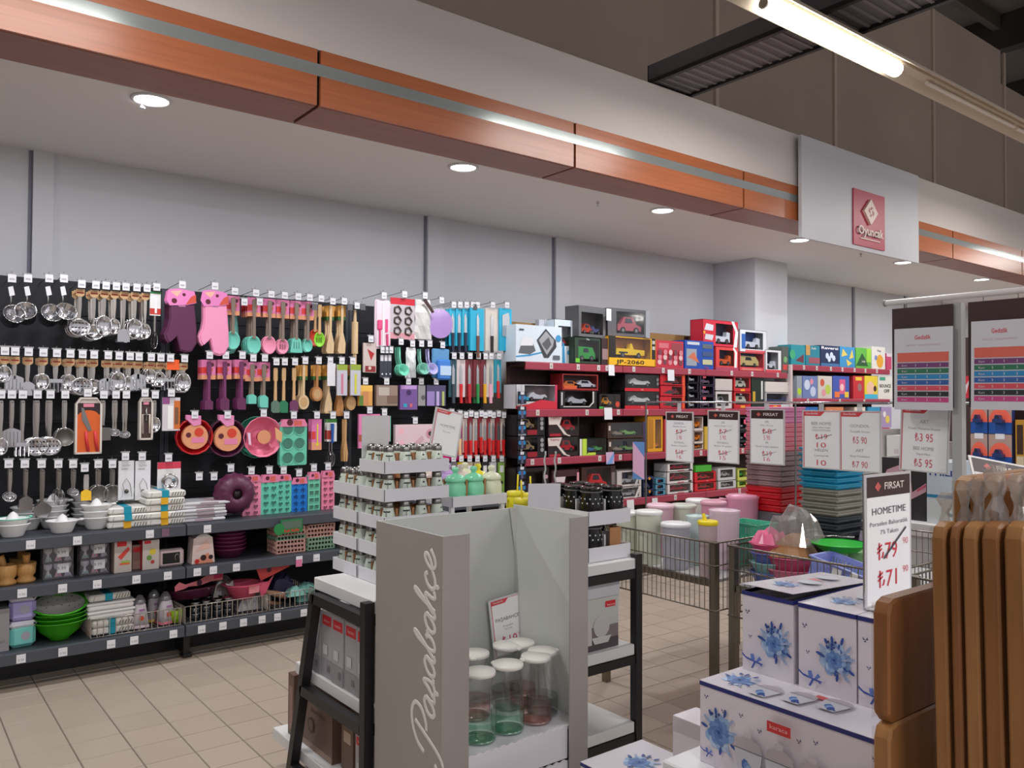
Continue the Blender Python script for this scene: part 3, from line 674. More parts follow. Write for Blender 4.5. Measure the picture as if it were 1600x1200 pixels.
hang(265, 722, 774, 'carded_funnel', 'steel funnel on a red and white card', 'funnel', lambda h: proto(('card', shp(G().box(-.066, .066, -.006, 0, -h, 0, P((230, 226, 226))), (('r', (212, 60, 84), -.5, .5, 0, -.2), ('r', (226, 120, 140), -.5, .5, -.88, -1)), .132, h, -.006)), ('funnel', G().lathe([(.014, -.02), (.018, -.008), (.042, .006), (.048, .006), (.048, .0)], CHROME, 20, mx=T4(0, -.02, -h * .58, rx=radians(90))))), 1)
# ---- bay 2: silicone and wood
GC = 'silicone utensils with pink cards'
hang(283, 452, 551, 'oven_mitt', 'dark plum silicone oven mitt under a pink card', 'oven mitt', lambda h: mitt(h, (92, 38, 76)), 3, gap=.045, row='', group='oven mitts')
hang(334, 454, 556, 'oven_mitt', 'light pink silicone oven mitt under a pink card', 'oven mitt', lambda h: mitt(h, (238, 152, 190)), 1, row='', group='oven mitts')
hang(350, 458, 552, 'oven_mitt', 'mint silicone oven mitt behind the pink one', 'oven mitt', lambda h: mitt(h, (106, 178, 168)), 1, row='', yf=TAGY + .09, with_hook=False, group='oven mitts')
mn, pk = (108, 200, 182), (238, 146, 178)
for px, yb, k, c, dp in ((365, 546, 'spoon', mn, 2), (398, 553, 'spoon', mn, 4), (422, 553, 'spoon', pk, 2), (443, 553, 'slot', pk, 2), (464, 551, 'turner', mn, 3), (482, 550, 'small', mn, 2)):
    hang(px, 462 + (px - 365) * .08, yb, 'silicone_%s' % {'slot': 'turner', 'small': 'spoon'}.get(k, k), '%s silicone %s with pink card' % ('mint' if c == mn else 'pink', {'slot': 'slotted turner', 'small': 'spoon'}.get(k, k)), 'utensil', lambda h, k=k, c=c: silicone(h, k, c), dp, GC, row='top row', gap=.04)
hang(500, 473, 542, 'silicone_ladle', 'lime green slotted spoon with a wooden handle', 'utensil', lambda h: silicone(h, 'slot', (140, 214, 48), 'wood', False), 1)
hang(493, 473, 540, 'silicone_ladle', 'red spoon half hidden behind the lime green one', 'utensil', lambda h: silicone(h, 'spoon', (206, 60, 40), 'wood', False), 1, yf=TAGY + .06, with_hook=False)
for px, yb, k, t, dp in ((518, 552, 'spatula', 0, 3), (536, 552, 'spatula', 0, 3)):
    hang(px, 477, yb, 'wooden_spatula', 'pale wooden spatula', 'utensil', lambda h, k=k, t=t: wooden(h, k, t), dp, 'wooden utensils', row='top row', gap=.035)
hang(556, 484, 570, 'rolling_pin', 'small pale wooden rolling pin hanging by its handle', 'rolling pin', lambda h: wooden(h, 'pin', 0, False), 1)
for px, yb, k in ((327, 640, 'brush'), (352, 641, 'spat'), (378, 640, 'spat')):
    hang(px, 562, yb, 'silicone_spatula', 'dark plum silicone spatula with pink card', 'utensil', lambda h, k=k: silicone(h, k, (100, 36, 82), (110, 44, 90)), 3, GC, row='second row', gap=.04)
for px, yb, k, lb in ((395, 631, 'brush', 'short mint silicone pastry brush'), (413, 637, 'spat', 'mint silicone spatula with pink card')):
    hang(px, 566, yb, 'silicone_brush' if k == 'brush' else 'silicone_spatula', lb, 'utensil', lambda h, k=k: silicone(h, k, mn), 2, GC, row='second row')
for px, yb, c, n_ in ((431, 645, (90, 120, 104), 'grey green'), (444, 645, (34, 120, 82), 'dark green'), (460, 644, (110, 50, 92), 'plum')):
    hang(px, 572, yb, 'silicone_spatula', '%s spatula with a wooden handle' % n_, 'utensil', lambda h, c=c: silicone(h, 'spat', c, 'wood', False), 1, 'wood handled spatulas', row='')
for px, yb, k, t, dp in ((476, 640, 'spoon', 0, 3), (497, 627, 'spoon', 1, 2), (515, 647, 'spatula', 0, 3), (533, 650, 'spatula', 1, 2), (550, 641, 'spoon', 2, 2)):
    hang(px, 570, yb, 'wooden_spatula' if k == 'spatula' else 'wooden_spoon', '%s wooden %s' % (['pale', 'brown', 'honey coloured'][t], k), 'utensil', lambda h, k=k, t=t: wooden(h, k, t), dp, 'wooden utensils', row='second row', gap=.035)
hang(516, 568, 603, 'paper_label', 'white paper label tied over wooden spatula', 'label', lambda h: [('paper_label', G().box(-.03, .03, -.03, -.027, -h, 0, TAGW).mesh('l'), [])], 1, with_hook=False)
for px, c in ((535, (214, 120, 150)), (556, (210, 210, 60))):
    hang(px, 570, 618, 'pastry_brush_pack', 'clear pack with a %s brush' % ('pink' if c[0] == 214 and c[1] == 120 else 'yellow'), 'pack', lambda h, c=c: pack(h, .075, (196, 196, 206), (('r', (150, 170, 60), -.5, .5, 0, -.18), ('r', c, -.1, .1, -.3, -.95))), 1, yf=TAGY - .03, with_hook=False)
hang(305, 655, 712, 'cake_mould', 'round red silicone cake mould with printed card', 'baking mould', lambda h: bundt(.105, (205, 28, 36)), 2, gap=.04, group='round silicone moulds')
hang(356, 655, 712, 'ring_mould', 'round plum silicone ring mould with printed card', 'baking mould', lambda h: bundt(.115, (84, 30, 62)), 2, gap=.04, group='round silicone moulds')
hang(412, 652, 712, 'ring_mould', 'round pink silicone ring mould in clear wrap', 'baking mould', lambda h: bundt(.125, (240, 130, 160), 'ring', 2), 1, group='round silicone moulds')
hang(402, 652, 712, 'ring_mould', 'mint silicone ring mould behind the pink one', 'baking mould', lambda h: bundt(.130, (90, 190, 160), 'ring', 2), 1, yf=TAGY + .1, with_hook=False, group='round silicone moulds')
hang(459, 655, 727, 'muffin_mould', 'mint silicone muffin mould with six round cups', 'baking mould', lambda h: icetray(h, .185, (106, 200, 172), 'muffin'), 2, gap=.03)
hang(495, 655, 703, 'carded_gadget', 'yellow piping tool on a narrow pink card', 'gadget', lambda h: pack(h, .07, (222, 120, 176), (('r', (214, 60, 60), -.5, -.1, -.4, -.65), ('r', (226, 156, 120), -.5, .5, -.75, -1), ('r', (222, 214, 40), .02, .14, -.15, -.85), ('d', (222, 214, 40), .08, -.82, .14))), 2, gap=.05)
hang(520, 655, 729, 'whisk', 'steel whisk with a blue and white handle on card', 'utensil', lambda h: proto(('wires', G().tube([(.022 * sin(t), 0, -h + .05 - .05 * cos(t)) for t in (2 * pi * j / 12 for j in range(12))], .0015, CHROME, 4, True).tube([(0, .022 * sin(t), -h + .05 - .05 * cos(t)) for t in (2 * pi * j / 12 for j in range(12))], .0015, CHROME, 4, True)), ('handle', G().cyl((0, -.01, -.03), (0, -.01, -h * .5), .012, P((40, 90, 170)), r1=.008).cyl((0, 0, -h * .5), (0, 0, -h + .1), .004, CHROME)), ('card', shp(G().box(-.035, .035, 0, .003, -.15, 0, P((228, 228, 226))), (('r', (60, 130, 50), -.5, .5, 0, -.15), ('r', (170, 50, 40), -.5, -.1, -.5, -.9)), .07, .15, 0))), 2, gap=.04)
hang(541, 655, 721, 'wooden_tongs', 'pale wooden salad tongs with a green band', 'utensil', lambda h: wooden(h, 'tongs', 2, False), 2)
hang(362, 738, 800, 'ring_mould', 'large plum fluted ring mould hanging over the shelf edge', 'baking mould', lambda h: bundt(.125, (88, 34, 66), 'out'), 1, yf=TAGY - .06, xo=.02)
blue = (16, 120, 205)
for px, yt, yb, w_, c, k, lb in ((394, 742, 806, .115, pk, 'heart', 'pink ice tray with heart cups behind the plum mould'), (422, 741, 815, .115, (104, 204, 178), 'heart', 'mint ice tray with heart cups, lowest hanging one'), (444, 741, 800, .10, (104, 204, 178), 'heart', 'mint ice tray with heart cups beside the blue one'),
                               (468, 745, 810, .108, blue, 'star', 'bright blue ice tray with star cups'), (491, 737, 808, .085, (120, 206, 178), 'square', 'mint ice tray with square cups'), (513, 735, 797, .092, (238, 140, 172), 'heart', 'pink ice tray with heart cups, rightmost')):
    hang(px, yt, yb, 'ice_tray', lb, 'ice tray', lambda h, w_=w_, c=c, k=k: icetray(h, w_, c, k), 2 if k != 'star' else 1, 'silicone ice cube trays', gap=.035, yf=TAGY - .03)
hook(313, zat(313, 742)); hook(336, zat(336, 742)); hook(404, zat(404, 470)); hook(380, zat(380, 470)); 
for px in (490, 545, 565, 740): hook(px, zat(px, 478), True)
# ---- bay 3: packs and knives
hang(598, 468, 545, 'utensil_pack', 'pink and white cake decorating set in a tall rounded pack', 'utensil set', lambda h: proto(('pack_body', G().bbox(-.062, .062, -.02, 0, -h, 0, P((232, 214, 224)), .014)), ('divider', G().box(-.004, .004, -.024, -.02, -h * .95, -h * .08, P((240, 236, 240)))), ('mixing_spoon', G().bbox(-.045, -.008, -.03, -.02, -h * .62, -h * .42, P((226, 74, 130)), .006).cyl((-.025, -.026, -h * .62), (-.025, -.026, -h * .93), .007, P((222, 70, 126)))), ('spatula', G().box(.018, .036, -.026, -.02, -h * .66, -h * .4, P((226, 74, 130))).cyl((.03, -.026, -h * .7), (.034, -.026, -h * .94), .008, P((222, 70, 126))))), 1)
hang(630, 466, 530, 'cutter_pack', 'grey pack of six metal cookie cutters under a red header', 'cookie cutter set', lambda h: proto(('pack_body', shp(G().box(-.10, .10, -.006, 0, -h, 0, P((196, 188, 194), .3)), (('r', (200, 24, 48), -.5, .5, 0, -.16), ('r', (214, 150, 160), -.5, .5, -.85, -1)), .20, h, -.006)), *[('cookie_cutter', G().tube([(sx * .045 + .026 * (1 + .12 * cos(5 * t)) * cos(t), -.012, -h * z + .026 * (1 + .12 * cos(5 * t)) * sin(t)) for t in (2 * pi * j / 15 for j in range(15))], .006, DARKSTEEL, 5, True)) for z in (.3, .55, .8) for sx in (-1, 1)]), 1)
def bag(h, w, col, rgh=.25):
    g = G(); n = 7; vs = []; fs = []
    for j in range(n):
        for i in range(n):
            u, v = i / (n - 1), j / (n - 1); b_ = sin(pi * u) * sin(pi * min(1, v * 1.1))
            vs.append(((u - .5) * w * (1 - .15 * (1 - v)) + rnd.uniform(-.004, .004), -.004 - .03 * b_ + rnd.uniform(-.005, .005), -v * h))
    fs = [(j * n + i, j * n + n + i, j * n + n + i + 1, j * n + i + 1) for j in range(n - 1) for i in range(n - 1)]
    g.add(vs, fs, M(col, rgh), False); g.box(-w * .4, w * .4, 0, .003, -h, 0, P(col)); return g
hang(662, 468, 530, 'icing_bag_pack', 'crumpled white pack of icing bags with black label', 'pack', lambda h: proto(('pack_body', bag(h, .15, (216, 212, 210))), ('label', G().prism([(-.03, -.01), (0, 0), (.07, -.09), (.05, -.1)], -.05, -.047, P((60, 34, 34))))), 1)
hang(688, 475, 530, 'round_mat_pack', 'round lilac silicone mat in clear wrap', 'mat', lambda h: proto(('mat', G().cyl((0, -.012, -h + .115), (0, -.006, -h + .115), .108, LILAC, n=32)), ('wrap', G().lathe([(0, -.0), (.114, -.0)], CLEAR, 28, mx=T4(0, -.016, -h + .115, rx=radians(90)), closed=True))), 1)
cy = (40, 176, 212)
for i, px in enumerate((707, 717, 727, 737)):
    hang(px, 482, 550, 'knife_pack', 'narrow cyan carded kitchen knife in the top row, ' + nth('cyank'), 'knife', lambda h: knifepack(h, .05, cy, (28, 36, 60)), 2, 'carded knives', gap=.05)
for px, kind, w_, c, lb in ((744, 'knife', .13, cy, 'blue carded chef knife with a brown handle'), (768, 'white', .11, (214, 206, 196), 'white carded pair of small black-handled knives'), (790, 'cleaver', .125, cy, 'blue carded cleaver with a dark handle')):
    hang(px, 482, 559, 'cleaver_pack' if kind == 'cleaver' else 'knife_pack', lb, 'knife', lambda h, kind=kind, w_=w_, c=c: knifepack(h, w_, c, (112, 72, 60) if kind == 'knife' else (30, 40, 58) if kind == 'cleaver' else (28, 28, 30), 'cleaver' if kind == 'cleaver' else 'knife', .03 if kind == 'knife' else .015), 1, 'carded knives')
def cups(h, col, white=False):
    return proto(('cup', G().lathe([(.0, 0), (.026, 0), (.040, .04), (.044, .04), (.044, .036), (.030, -.004), (0, -.006)], P(col), 18, mx=T4(0, -.03, -h + .044, rx=radians(75)))), ('handle', G().tube([(0, -.004, -.01), (0, -.01, -h * .4), (0, -.03, -h + .085)], .007, P(col), 6)))
hang(625, 540, 590, 'measuring_cup', 'mint plastic measuring cup on a hook', 'measuring cup', lambda h: cups(h, (112, 208, 178)), 3, gap=.03)
hang(643, 543, 590, 'napkin_pack', 'white wrapped pack between the measuring cups', 'pack', lambda h: proto(('pack_body', bag(h, .09, (228, 228, 230)))), 1)
hang(657, 543, 588, 'measuring_spoon', 'small mint and grey measuring spoon', 'measuring spoon', lambda h: cups(h, (120, 190, 168)), 2, gap=.03)
hang(670, 543, 588, 'measuring_spoon', 'small lilac measuring spoon', 'measuring spoon', lambda h: cups(h, (176, 170, 220)), 2, gap=.03)
hang(690, 545, 594, 'water_filter_pack', 'blue bottle in a clear blue pack', 'bottle', lambda h: proto(('pack_body', G().bbox(-.085, .07, -.02, 0, -h * .95, 0, P((92, 150, 196), .25), .01)), ('bottle', G().bbox(-.055, .06, -.055, -.02, -h, -h * .35, P((70, 130, 210), .2), .012)), ('label', G().box(-.04, .055, -.058, -.0552, -h * .85, -h * .55, P((190, 214, 240))))), 1)
hang(578, 536, 582, 'santa_cutter_pack', 'white pack with red figure cutters', 'pack', lambda h: pack(h, .10, (206, 190, 184), (('p', (176, 36, 44), ((-.2, -.2), (.35, -.35), (.1, -.6))), ('r', (140, 36, 40), -.35, .45, -.78, -.98), ('d', (220, 190, 180), 0, -.85, .12))), 1)
for px in (597, 603, 609): hang(px, 553, 590, 'ladle_pack', 'small dark carded utensil under the decorating set', 'utensil', lambda h: pack(h, .03, (52, 56, 70), (('r', (214, 214, 218), -.4, .4, -.05, -.3), ('d', (230, 230, 240), .1, -.85, .2))), 1, 'small dark carded utensils', row='second row')
for px, c, hc, lb in ((708, (40, 84, 96), (60, 70, 80), 'dark teal carded long knife'), (720, (214, 200, 200), (206, 36, 40), 'red-handled knife on a white and crimson card'), (733, (112, 36, 44), (190, 44, 52), 'crimson carded knife with a red handle'), (746, (112, 36, 44), (44, 140, 74), 'crimson carded knife with a green handle'), (757, (112, 36, 44), (226, 164, 36), 'crimson carded knife with a yellow handle'), (766, (206, 200, 190), (230, 170, 190), 'white carded knife with a pale pink handle'), (778, (28, 150, 172), (206, 40, 44), 'teal carded peeler with a red handle')):
    hang(px, 562, 630 if px != 778 else 622, 'knife_pack', lb, 'knife', lambda h, c=c, hc=hc, px=px: knifepack(h, .085 if px == 720 else .07, c, hc), 2 if px in (733, 746) else 1, 'carded knives', gap=.05)
for px, w_, c, sh, lb in ((570, .10, (222, 160, 84), (('r', (240, 190, 90), -.5, .5, 0, -.3), ('r', (206, 140, 90), -.2, .2, -.3, -.95), ('r', (90, 130, 50), -.5, -.2, -.5, -1)), 'orange carded pair of small wooden spoons'),
                         (603, .17, (150, 128, 116), (('r', (190, 178, 168), -.4, .1, -.1, -.5), ('r', (120, 96, 84), 0, .5, -.5, -.9)), 'brown clear bag of wooden skewers'),
                         (637, .14, (116, 84, 150), (('r', (190, 150, 210), -.45, .45, 0, -.16), ('d', (60, 36, 90), 0, -.3, .14), ('r', (50, 160, 190), -.3, -.1, -.75, -.9), ('r', (210, 100, 120), .05, .2, -.75, -.9)), 'purple carded gadget with small coloured tips'),
                         (657, .06, (150, 148, 150), (('d', (90, 90, 96), .2, -.6, .3),), 'narrow grey pack beside the striped napkins'), (680, .16, (80, 74, 110), (('r', (150, 130, 190), -.5, -.1, -.3, -1), ('r', (190, 170, 220), .0, .15, -.3, -1), ('r', (180, 190, 110), .3, .42, -.3, -1)), 'pack of striped purple and green napkins')):
    hang(px, 602, 634 if px != 637 else 640, 'carded_goods', lb, 'pack', lambda h, w_=w_, c=c, sh=sh: pack(h, w_, c, sh, .03), 1)
hang(577, 647, 700, 'mould_pack', 'pink mould with a teal tongue shape', 'baking mould', lambda h: pack(h, .16, (226, 130, 178), (('r', (28, 150, 176), -.35, .4, -.3, -.5), ('r', (170, 90, 70), -.5, -.3, -.6, -.8)), .02), 1)
hang(600, 650, 690, 'mat_pack', 'grey and pink rolled mat', 'mat', lambda h: pack(h, .10, (120, 190, 170), (('r', (226, 140, 170), .0, .4, 0, -1),), .02), 1)
hang(648, 663, 712, 'gadget_pack', 'pale pink pack with a kitchen gadget and rollers', 'gadget', lambda h: pack(h, .34, (222, 196, 204), (('d', (240, 182, 196), -.35, -.2, .07), ('d', (240, 182, 196), -.35, -.6, .07), ('p', (206, 170, 178), ((-.2, -.75), (.15, -.35), (.2, -.5), (-.15, -.9))), ('d', (212, 150, 166), .35, -.3, .1), ('d', (70, 50, 56), .35, -.3, .05)), .03), 1)
hang(705, 650, 720, 'baking_mat_pack', 'magenta wrapped baking mat', 'mat', lambda h: proto(('pack_body', G().box(-.11, .11, 0, .012, -h, 0, MAGENTA)), ('wrap', bag(h * .4, .2, (206, 40, 140), .12)), ('lower_panel', G().box(-.11, .10, -.004, 0, -h * .8, -h * .4, P((60, 100, 170))))), 1)
for i, px in enumerate((718, 727, 735, 743, 751, 757, 764, 770, 778, 786)):
    hang(px, 652 + (i % 2) * 2, (712, 716, 716, 715, 708, 716, 711, 715, 716, 713)[i], 'knife_pack', 'red-handled knife on a white card', 'knife', lambda h, i=i: knifepack(h, .04, (206, 190, 180) if i % 2 else (150, 40, 50), (214, 34, 36) if i else (232, 190, 140)), 2, 'red handled knives in a row', row='third row', gap=.05)
for px, c in ((708, (120, 118, 124)), (720, (226, 200, 50)), (733, (196, 176, 150)), (745, (196, 176, 150)), (757, (40, 44, 48)), (770, (206, 206, 210)), (783, (150, 190, 90))):
    hang(px, 722, 775, 'carded_goods', 'carded kitchen article behind the mint jars', 'pack', lambda h, c=c: pack(h, .055, c, (('r', (230, 230, 230), -.3, .3, -.1, -.3), ('d', (70, 60, 60), 0, -.6, .25)), .02), 1, 'carded articles low on the hooks', row='fourth row')
for px in (545, 560, 578): hang(px, 742, 800, 'wooden_spoon', 'wooden spoon with plum and pink card', 'utensil', lambda h: wooden(h, 'spoon', 1), 1, 'wooden utensils', row='fourth row')
# strip of small blue hanging packs at the end of the knives
for k in range(8):
    z = 1.58 - k * .115; 
    if k == 0: hang_x = at(797, 620, Y=TAGY - .1).x
    g = G().box(-.04, .04, -.006, 0, -.095, 0, P((24, 30, 46))); pr = shp(G(), (('r', (210, 210, 214), -.2, .25, -.02, -.25), ('d', (40, 130, 190), -.25, -.5, .2), ('d', (40, 130, 190), .25, -.5, .2), ('r', (90, 90, 120), -.15, .15, -.35, -.95)), .08, .095, -.006)
    thing('blister_pack', 'small dark and blue blister pack, %s of the hanging strip' % ['topmost', 'second down', 'third down', 'fourth down', 'fifth down', 'sixth down', 'seventh down', 'lowest'][k], 'pack', proto(('backing_card', g), ('printed_front', pr)), (3.93, 4.93, z), 0, 'blister packs on the clip strip')
thing('clip_strip', 'thin clear clip strip holding small blister packs', 'strip', G().box(-.006, .006, .001, .003, -.95, .03, P((180, 180, 184))), (3.93, 4.93, 1.60))
# ================================================================ GOODS ON THE KITCHENWARE SHELVES
GY = 4.96                                                 # front of the goods on the shelves
def span(px0, px1, ytop, zb, Y=GY):
    a = at(px0, ytop, Y=Y); b = at(px1, ytop, Y=Y); return a.x, b.x, max(.01, a.z - zb)
def squeezer(rim=WHITE, lo=True):
    g = G().lathe([(.0, .0), (.045, 0), (.05, .006), (.068, .05), (.078, .062), (.080, .066), (.074, .064), (.062, .048), (.0, .035)], WHITE, 22)
    c = G().lathe([(.040, .044), (.034, .06), (.018, .088), (.004, .1), (0, .1)], WHITE, 16, flute=.06, nf=8, closed=True)
    hd = G().tube([(.075, 0, .06), (.098, 0, .064), (.104, 0, .06)], .007, rim, 6)
    r = G().lathe([(.079, .063), (.083, .066), (.079, .069)], rim, 22, closed=True)
    return proto(('bowl', g), ('juicing_cone', c), ('pouring_lip', hd), ('rim', r))
SQ = squeezer(); SQM = squeezer(MINT); 
bowl_only = proto(('bowl', G().lathe([(.0, .0), (.045, 0), (.05, .006), (.068, .05), (.078, .062), (.080, .066), (.074, .064), (.062, .048), (.0, .035)], WHITE, 20)), ('rim', G().lathe([(.079, .063), (.083, .066), (.079, .069)], WHITE, 20, closed=True)))
def stackof(px, y, zb, n, tops, name, lab, cat, grp, step=.03, base=bowl_only, lift=0):
    x = at(px, 830, Y=y).x
    for k in range(n):
        last = k == n - 1
        thing(name, lab + (', on top of its stack' if last else ', %s from the bottom' % ['lowest', 'second', 'third', 'fourth'][k]) if n > 1 else lab, cat, tops if last else base, (x, y, zb + k * step), rnd.uniform(-.5, .5), grp)
S1 = SZ[2]
stackof(20, 5.0, S1, 2, SQM, 'citrus_squeezer', 'white squeezer stack with mint rim', 'citrus squeezer', 'citrus squeezers')
stackof(97, 5.0, S1, 1, SQ, 'citrus_squeezer', 'white citrus squeezer standing alone at the shelf edge', 'citrus squeezer', 'citrus squeezers')
stackof(150, 5.04, S1, 3, SQ, 'citrus_squeezer', 'white squeezer in the front stack of three', 'citrus squeezer', 'citrus squeezers', .034)
stackof(42, 5.22, S1, 3, SQ, 'citrus_squeezer', 'white squeezer in the shaded back stack above the mint one', 'citrus squeezer', 'citrus squeezers')
stackof(82, 5.22, S1, 4, SQ, 'citrus_squeezer', 'white squeezer in the shaded back stack under the cake server', 'citrus squeezer', 'citrus squeezers')
stackof(135, 5.24, S1, 4, SQ, 'citrus_squeezer', 'white squeezer in the shaded back stack behind the front three', 'citrus squeezer', 'citrus squeezers', .034)
def organizer(bc, w=.215):
    g = G().bbox(-w / 2, w / 2, -.11, .11, 0, .036, P((222, 220, 214)), .008)
    sl = G()
    for i in range(5):
        x = w * .12 + i * w * .07
        sl.prism([(x, .006), (x + .006, .006), (x + .014, .028), (x + .008, .028)], -.1108, -.110, P((120, 118, 112)))
    sl.prism([(-w * .4, .006), (-w * .39, .006), (-w * .36, .028), (-w * .37, .028)], -.1108, -.110, P((120, 118, 112)))
    bd = G().box(-w * .12, w * .06, -.1125, .112, -.0, .0385, P(bc))
    return proto(('tray', g), ('slot', sl), ('paper_band', bd))
TEAL = (20, 150, 176); YEL = (228, 172, 30)
ORG = {TEAL: organizer(TEAL), YEL: organizer(YEL)}
def orgstack(px, y, zb, cols, lab, rot=0):
    x = at(px, 830, Y=y - .11).x
    for k, c in enumerate(cols):
        thing('drawer_organizer', '%s, %s band, %s' % (lab, 'teal' if c == TEAL else 'yellow', ['lowest', 'second up', 'third up', 'fourth up', 'fifth up', 'sixth up'][k]), 'organizer', ORG[c], (x + rnd.uniform(-.006, .006), y + rnd.uniform(-.008, .008), zb + k * .0395), rot + rnd.uniform(-.02, .02), 'white slotted organizers')
orgstack(201, 5.07, S1, [YEL, TEAL, TEAL], 'white organizer, left front stack')
orgstack(259, 5.07, S1, [YEL, YEL, TEAL, YEL, TEAL], 'white organizer, right front stack')
orgstack(222, 5.29, S1, [YEL, TEAL, YEL, YEL, TEAL], 'white organizer in the shaded back stack')
def wrapped(w=.30):
    g = G().bbox(-w / 2, w / 2, -.11, .11, 0, .018, P((214, 214, 218), .2), .006)
    p = G().rect(-w * .1, w * .25, .003, .015, -.1105, P((168, 150, 158))); p.add([(w * .05, -.08, .0185), (w * .35, -.08, .0185), (w * .35, .04, .0185), (w * .05, .04, .0185)], [(0, 1, 2, 3)], P((190, 160, 170)))
    return proto(('tray', g), ('printed_label', p))
WR = wrapped(); x = at(318, 820, Y=4.95).x
for k in range(6):
    thing('wrapped_tray', 'flat white wrapped tray on the upper shelf, %s in its pile' % ['lowest', 'second', 'third', 'fourth', 'fifth', 'topmost'][k], 'tray', WR, (x + rnd.uniform(-.03, .03), 5.08 + rnd.uniform(-.01, .01), S1 + k * .0195), rnd.uniform(-.08, .08), 'wrapped white trays')
def priceclip():
    g = G().box(-.075, .075, -.004, 0, -.05, .035, P((40, 120, 70))); p = G().rect(-.065, .065, -.02, .025, -.0045, P((90, 110, 96))).text('Kek Kalıbı', 0, -.042, .018, -.0048, P((220, 40, 40)), bold=.02)
    d = G().cyl((-.085, -.006, -.02), (-.085, 0, -.02), .035, P((40, 130, 70)), n=16)
    return proto(('frame', g), ('printed_insert', p), ('round_badge', d))
p = at(458, 822, Y=4.86)
thing('shelf_sign', 'small green framed shelf sign clipped below the ice trays', 'sign', priceclip(), (p.x, 4.885, p.z + .005), .1)
# middle shelf
S2 = SZ[1]
def mortar():
    w = WOOD2
    g = G().lathe([(0, 0), (.045, 0), (.048, .012), (.034, .028), (.046, .045), (.050, .10), (.044, .102), (.036, .06), (0, .05)], M((200, 150, 88), .5, 0, 'beech'), 20)
    pp = G().cyl((0, 0, .05), (-.03, .005, .15), .014, M((190, 140, 80), .5, 0, 'beech'), r1=.02, n=10)
    return proto(('mortar_bowl', g), ('pestle', pp))
MO = mortar()
for px, y, lb in ((10, 5.0, 'wooden mortar and pestle at the left edge of the picture'), (40, 5.02, 'wooden mortar and pestle beside the clear egg cup boxes'), (30, 5.2, 'wooden mortar and pestle behind the other two')):
    thing('mortar', lb, 'mortar', MO, (at(px, 900, Y=y).x, y, S2), rnd.uniform(0, 3), 'wooden mortars')
def eggbox():
    w, h = .145, .085
    g = G().box(-w / 2, w / 2, -.05, .05, 0, h, M((226, 222, 230), .12, 0, 'film', .84))
    parts = [('clear_box', g)]
    for i, c in enumerate(((150, 200, 190), (226, 150, 170), (190, 184, 214))):
        x = -w / 2 + .026 + i * .046; q = G().lathe([(.016, .0), (.006, .03), (.006, .036), (.02, .05), (.022, .072), (.019, .072), (0, .045)], P((220, 220, 224)), 12, c=(x, -.028, .006))
        q.prism([(x - .018, .004), (x - .01, .03), (x, .012), (x + .01, .03), (x + .018, .004), (x + .006, .018), (x - .006, .018)], -.049, -.046, P(c))
        parts.append(('egg_cup', q))
    parts.append(('price_label', shp(G().box(-.005, .05, -.053, -.051, .028, .078, TAGW), (('t', (90, 90, 96), '9.99', .015 / w, .045 / h, .2),), w, h, -.053)))
    return proto(*parts)
EB = eggbox()
for i, px in enumerate((91, 148)):
    for k in range(2):
        thing('egg_cup_box', 'clear box of egg cups, %s of the %s pair' % (['lower', 'upper'][k], ['left', 'right'][i]), 'box', EB, (at(px, 900, Y=5.0).x, 5.05, S2 + k * .0855), rnd.uniform(-.02, .02), 'clear boxes of egg cups')
def pbox(w, d, h, col, shapes, side=None, rgh=.4):
    g = G().box(-w / 2, w / 2, 0, d, 0, h, P(col, rgh)); pr = G(); sh = []
    shp(pr, shapes, w, h, 0)
    parts = [('carton', g)]
    if shapes: parts.append(('printed_front', pr))
    if side: parts.append(('printed_side', G().add([(-w / 2 - .0006, 0, 0), (-w / 2 - .0006, d, 0), (-w / 2 - .0006, d, h), (-w / 2 - .0006, 0, h)], [(0, 3, 2, 1)], P(side))))
    return proto(*parts)
def putbox(name, label, cat, px0, px1, ytop, zb, Y, d, col, shapes, side=None, group=None, rz=0, z=None):
    x0, x1, h = span(px0, px1, ytop, zb, Y)
    return thing(name, label, cat, pbox(x1 - x0, d, h, col, shapes, side), ((x0 + x1) / 2, Y, zb), rz, group)
putbox('slicer_box', 'grey box with a red slicer picture and orange fruit', 'box', 179, 206, 846, S2, GY, .12, (196, 186, 178), (('r', (208, 36, 40), -.35, .2, .82, .98), ('p', (214, 70, 60), ((-.3, .5), (.3, .8), (.4, .7), (-.1, .4))), ('r', (150, 190, 80), -.1, .4, .3, .36), ('r', (226, 110, 60), -.2, .4, .24, .3)), (170, 150, 140))
putbox('peeler_box', 'grey and red upright box with green vegetable pictures', 'box', 223, 249, 845, S2, GY, .12, (200, 190, 184), (('r', (206, 30, 44), -.4, .0, .88, .99), ('d', (214, 196, 60), .1, .6, .2), ('d', (110, 150, 70), -.1, .4, .16), ('d', (180, 60, 60), .1, .25, .12)), (190, 24, 44))
putbox('grater_box', 'red box standing between the two grey kitchen boxes', 'box', 207, 222, 852, S2, GY + .05, .12, (150, 120, 110), (('r', (206, 30, 44), -.4, .4, .7, .9),), (190, 24, 44))
g = G().bbox(-.07, .07, -.02, .03, 0, .1, P((200, 180, 180)), .012); 
thing('oven_box', 'small pale boxed appliance with a black window', 'box', proto(('carton', g), ('window', G().box(-.05, .045, -.0215, -.02, .018, .08, BLACK)), ('dial', G().tube([(.03 + .012 * cos(t), -.022, .05 + .02 * sin(t)) for t in (2 * pi * i / 12 for i in range(12))], .002, STEEL, 4, True))), (at(269, 880, Y=GY).x, 4.99, S2), 0)
x0, x1, h = span(300, 336, 842, S2)
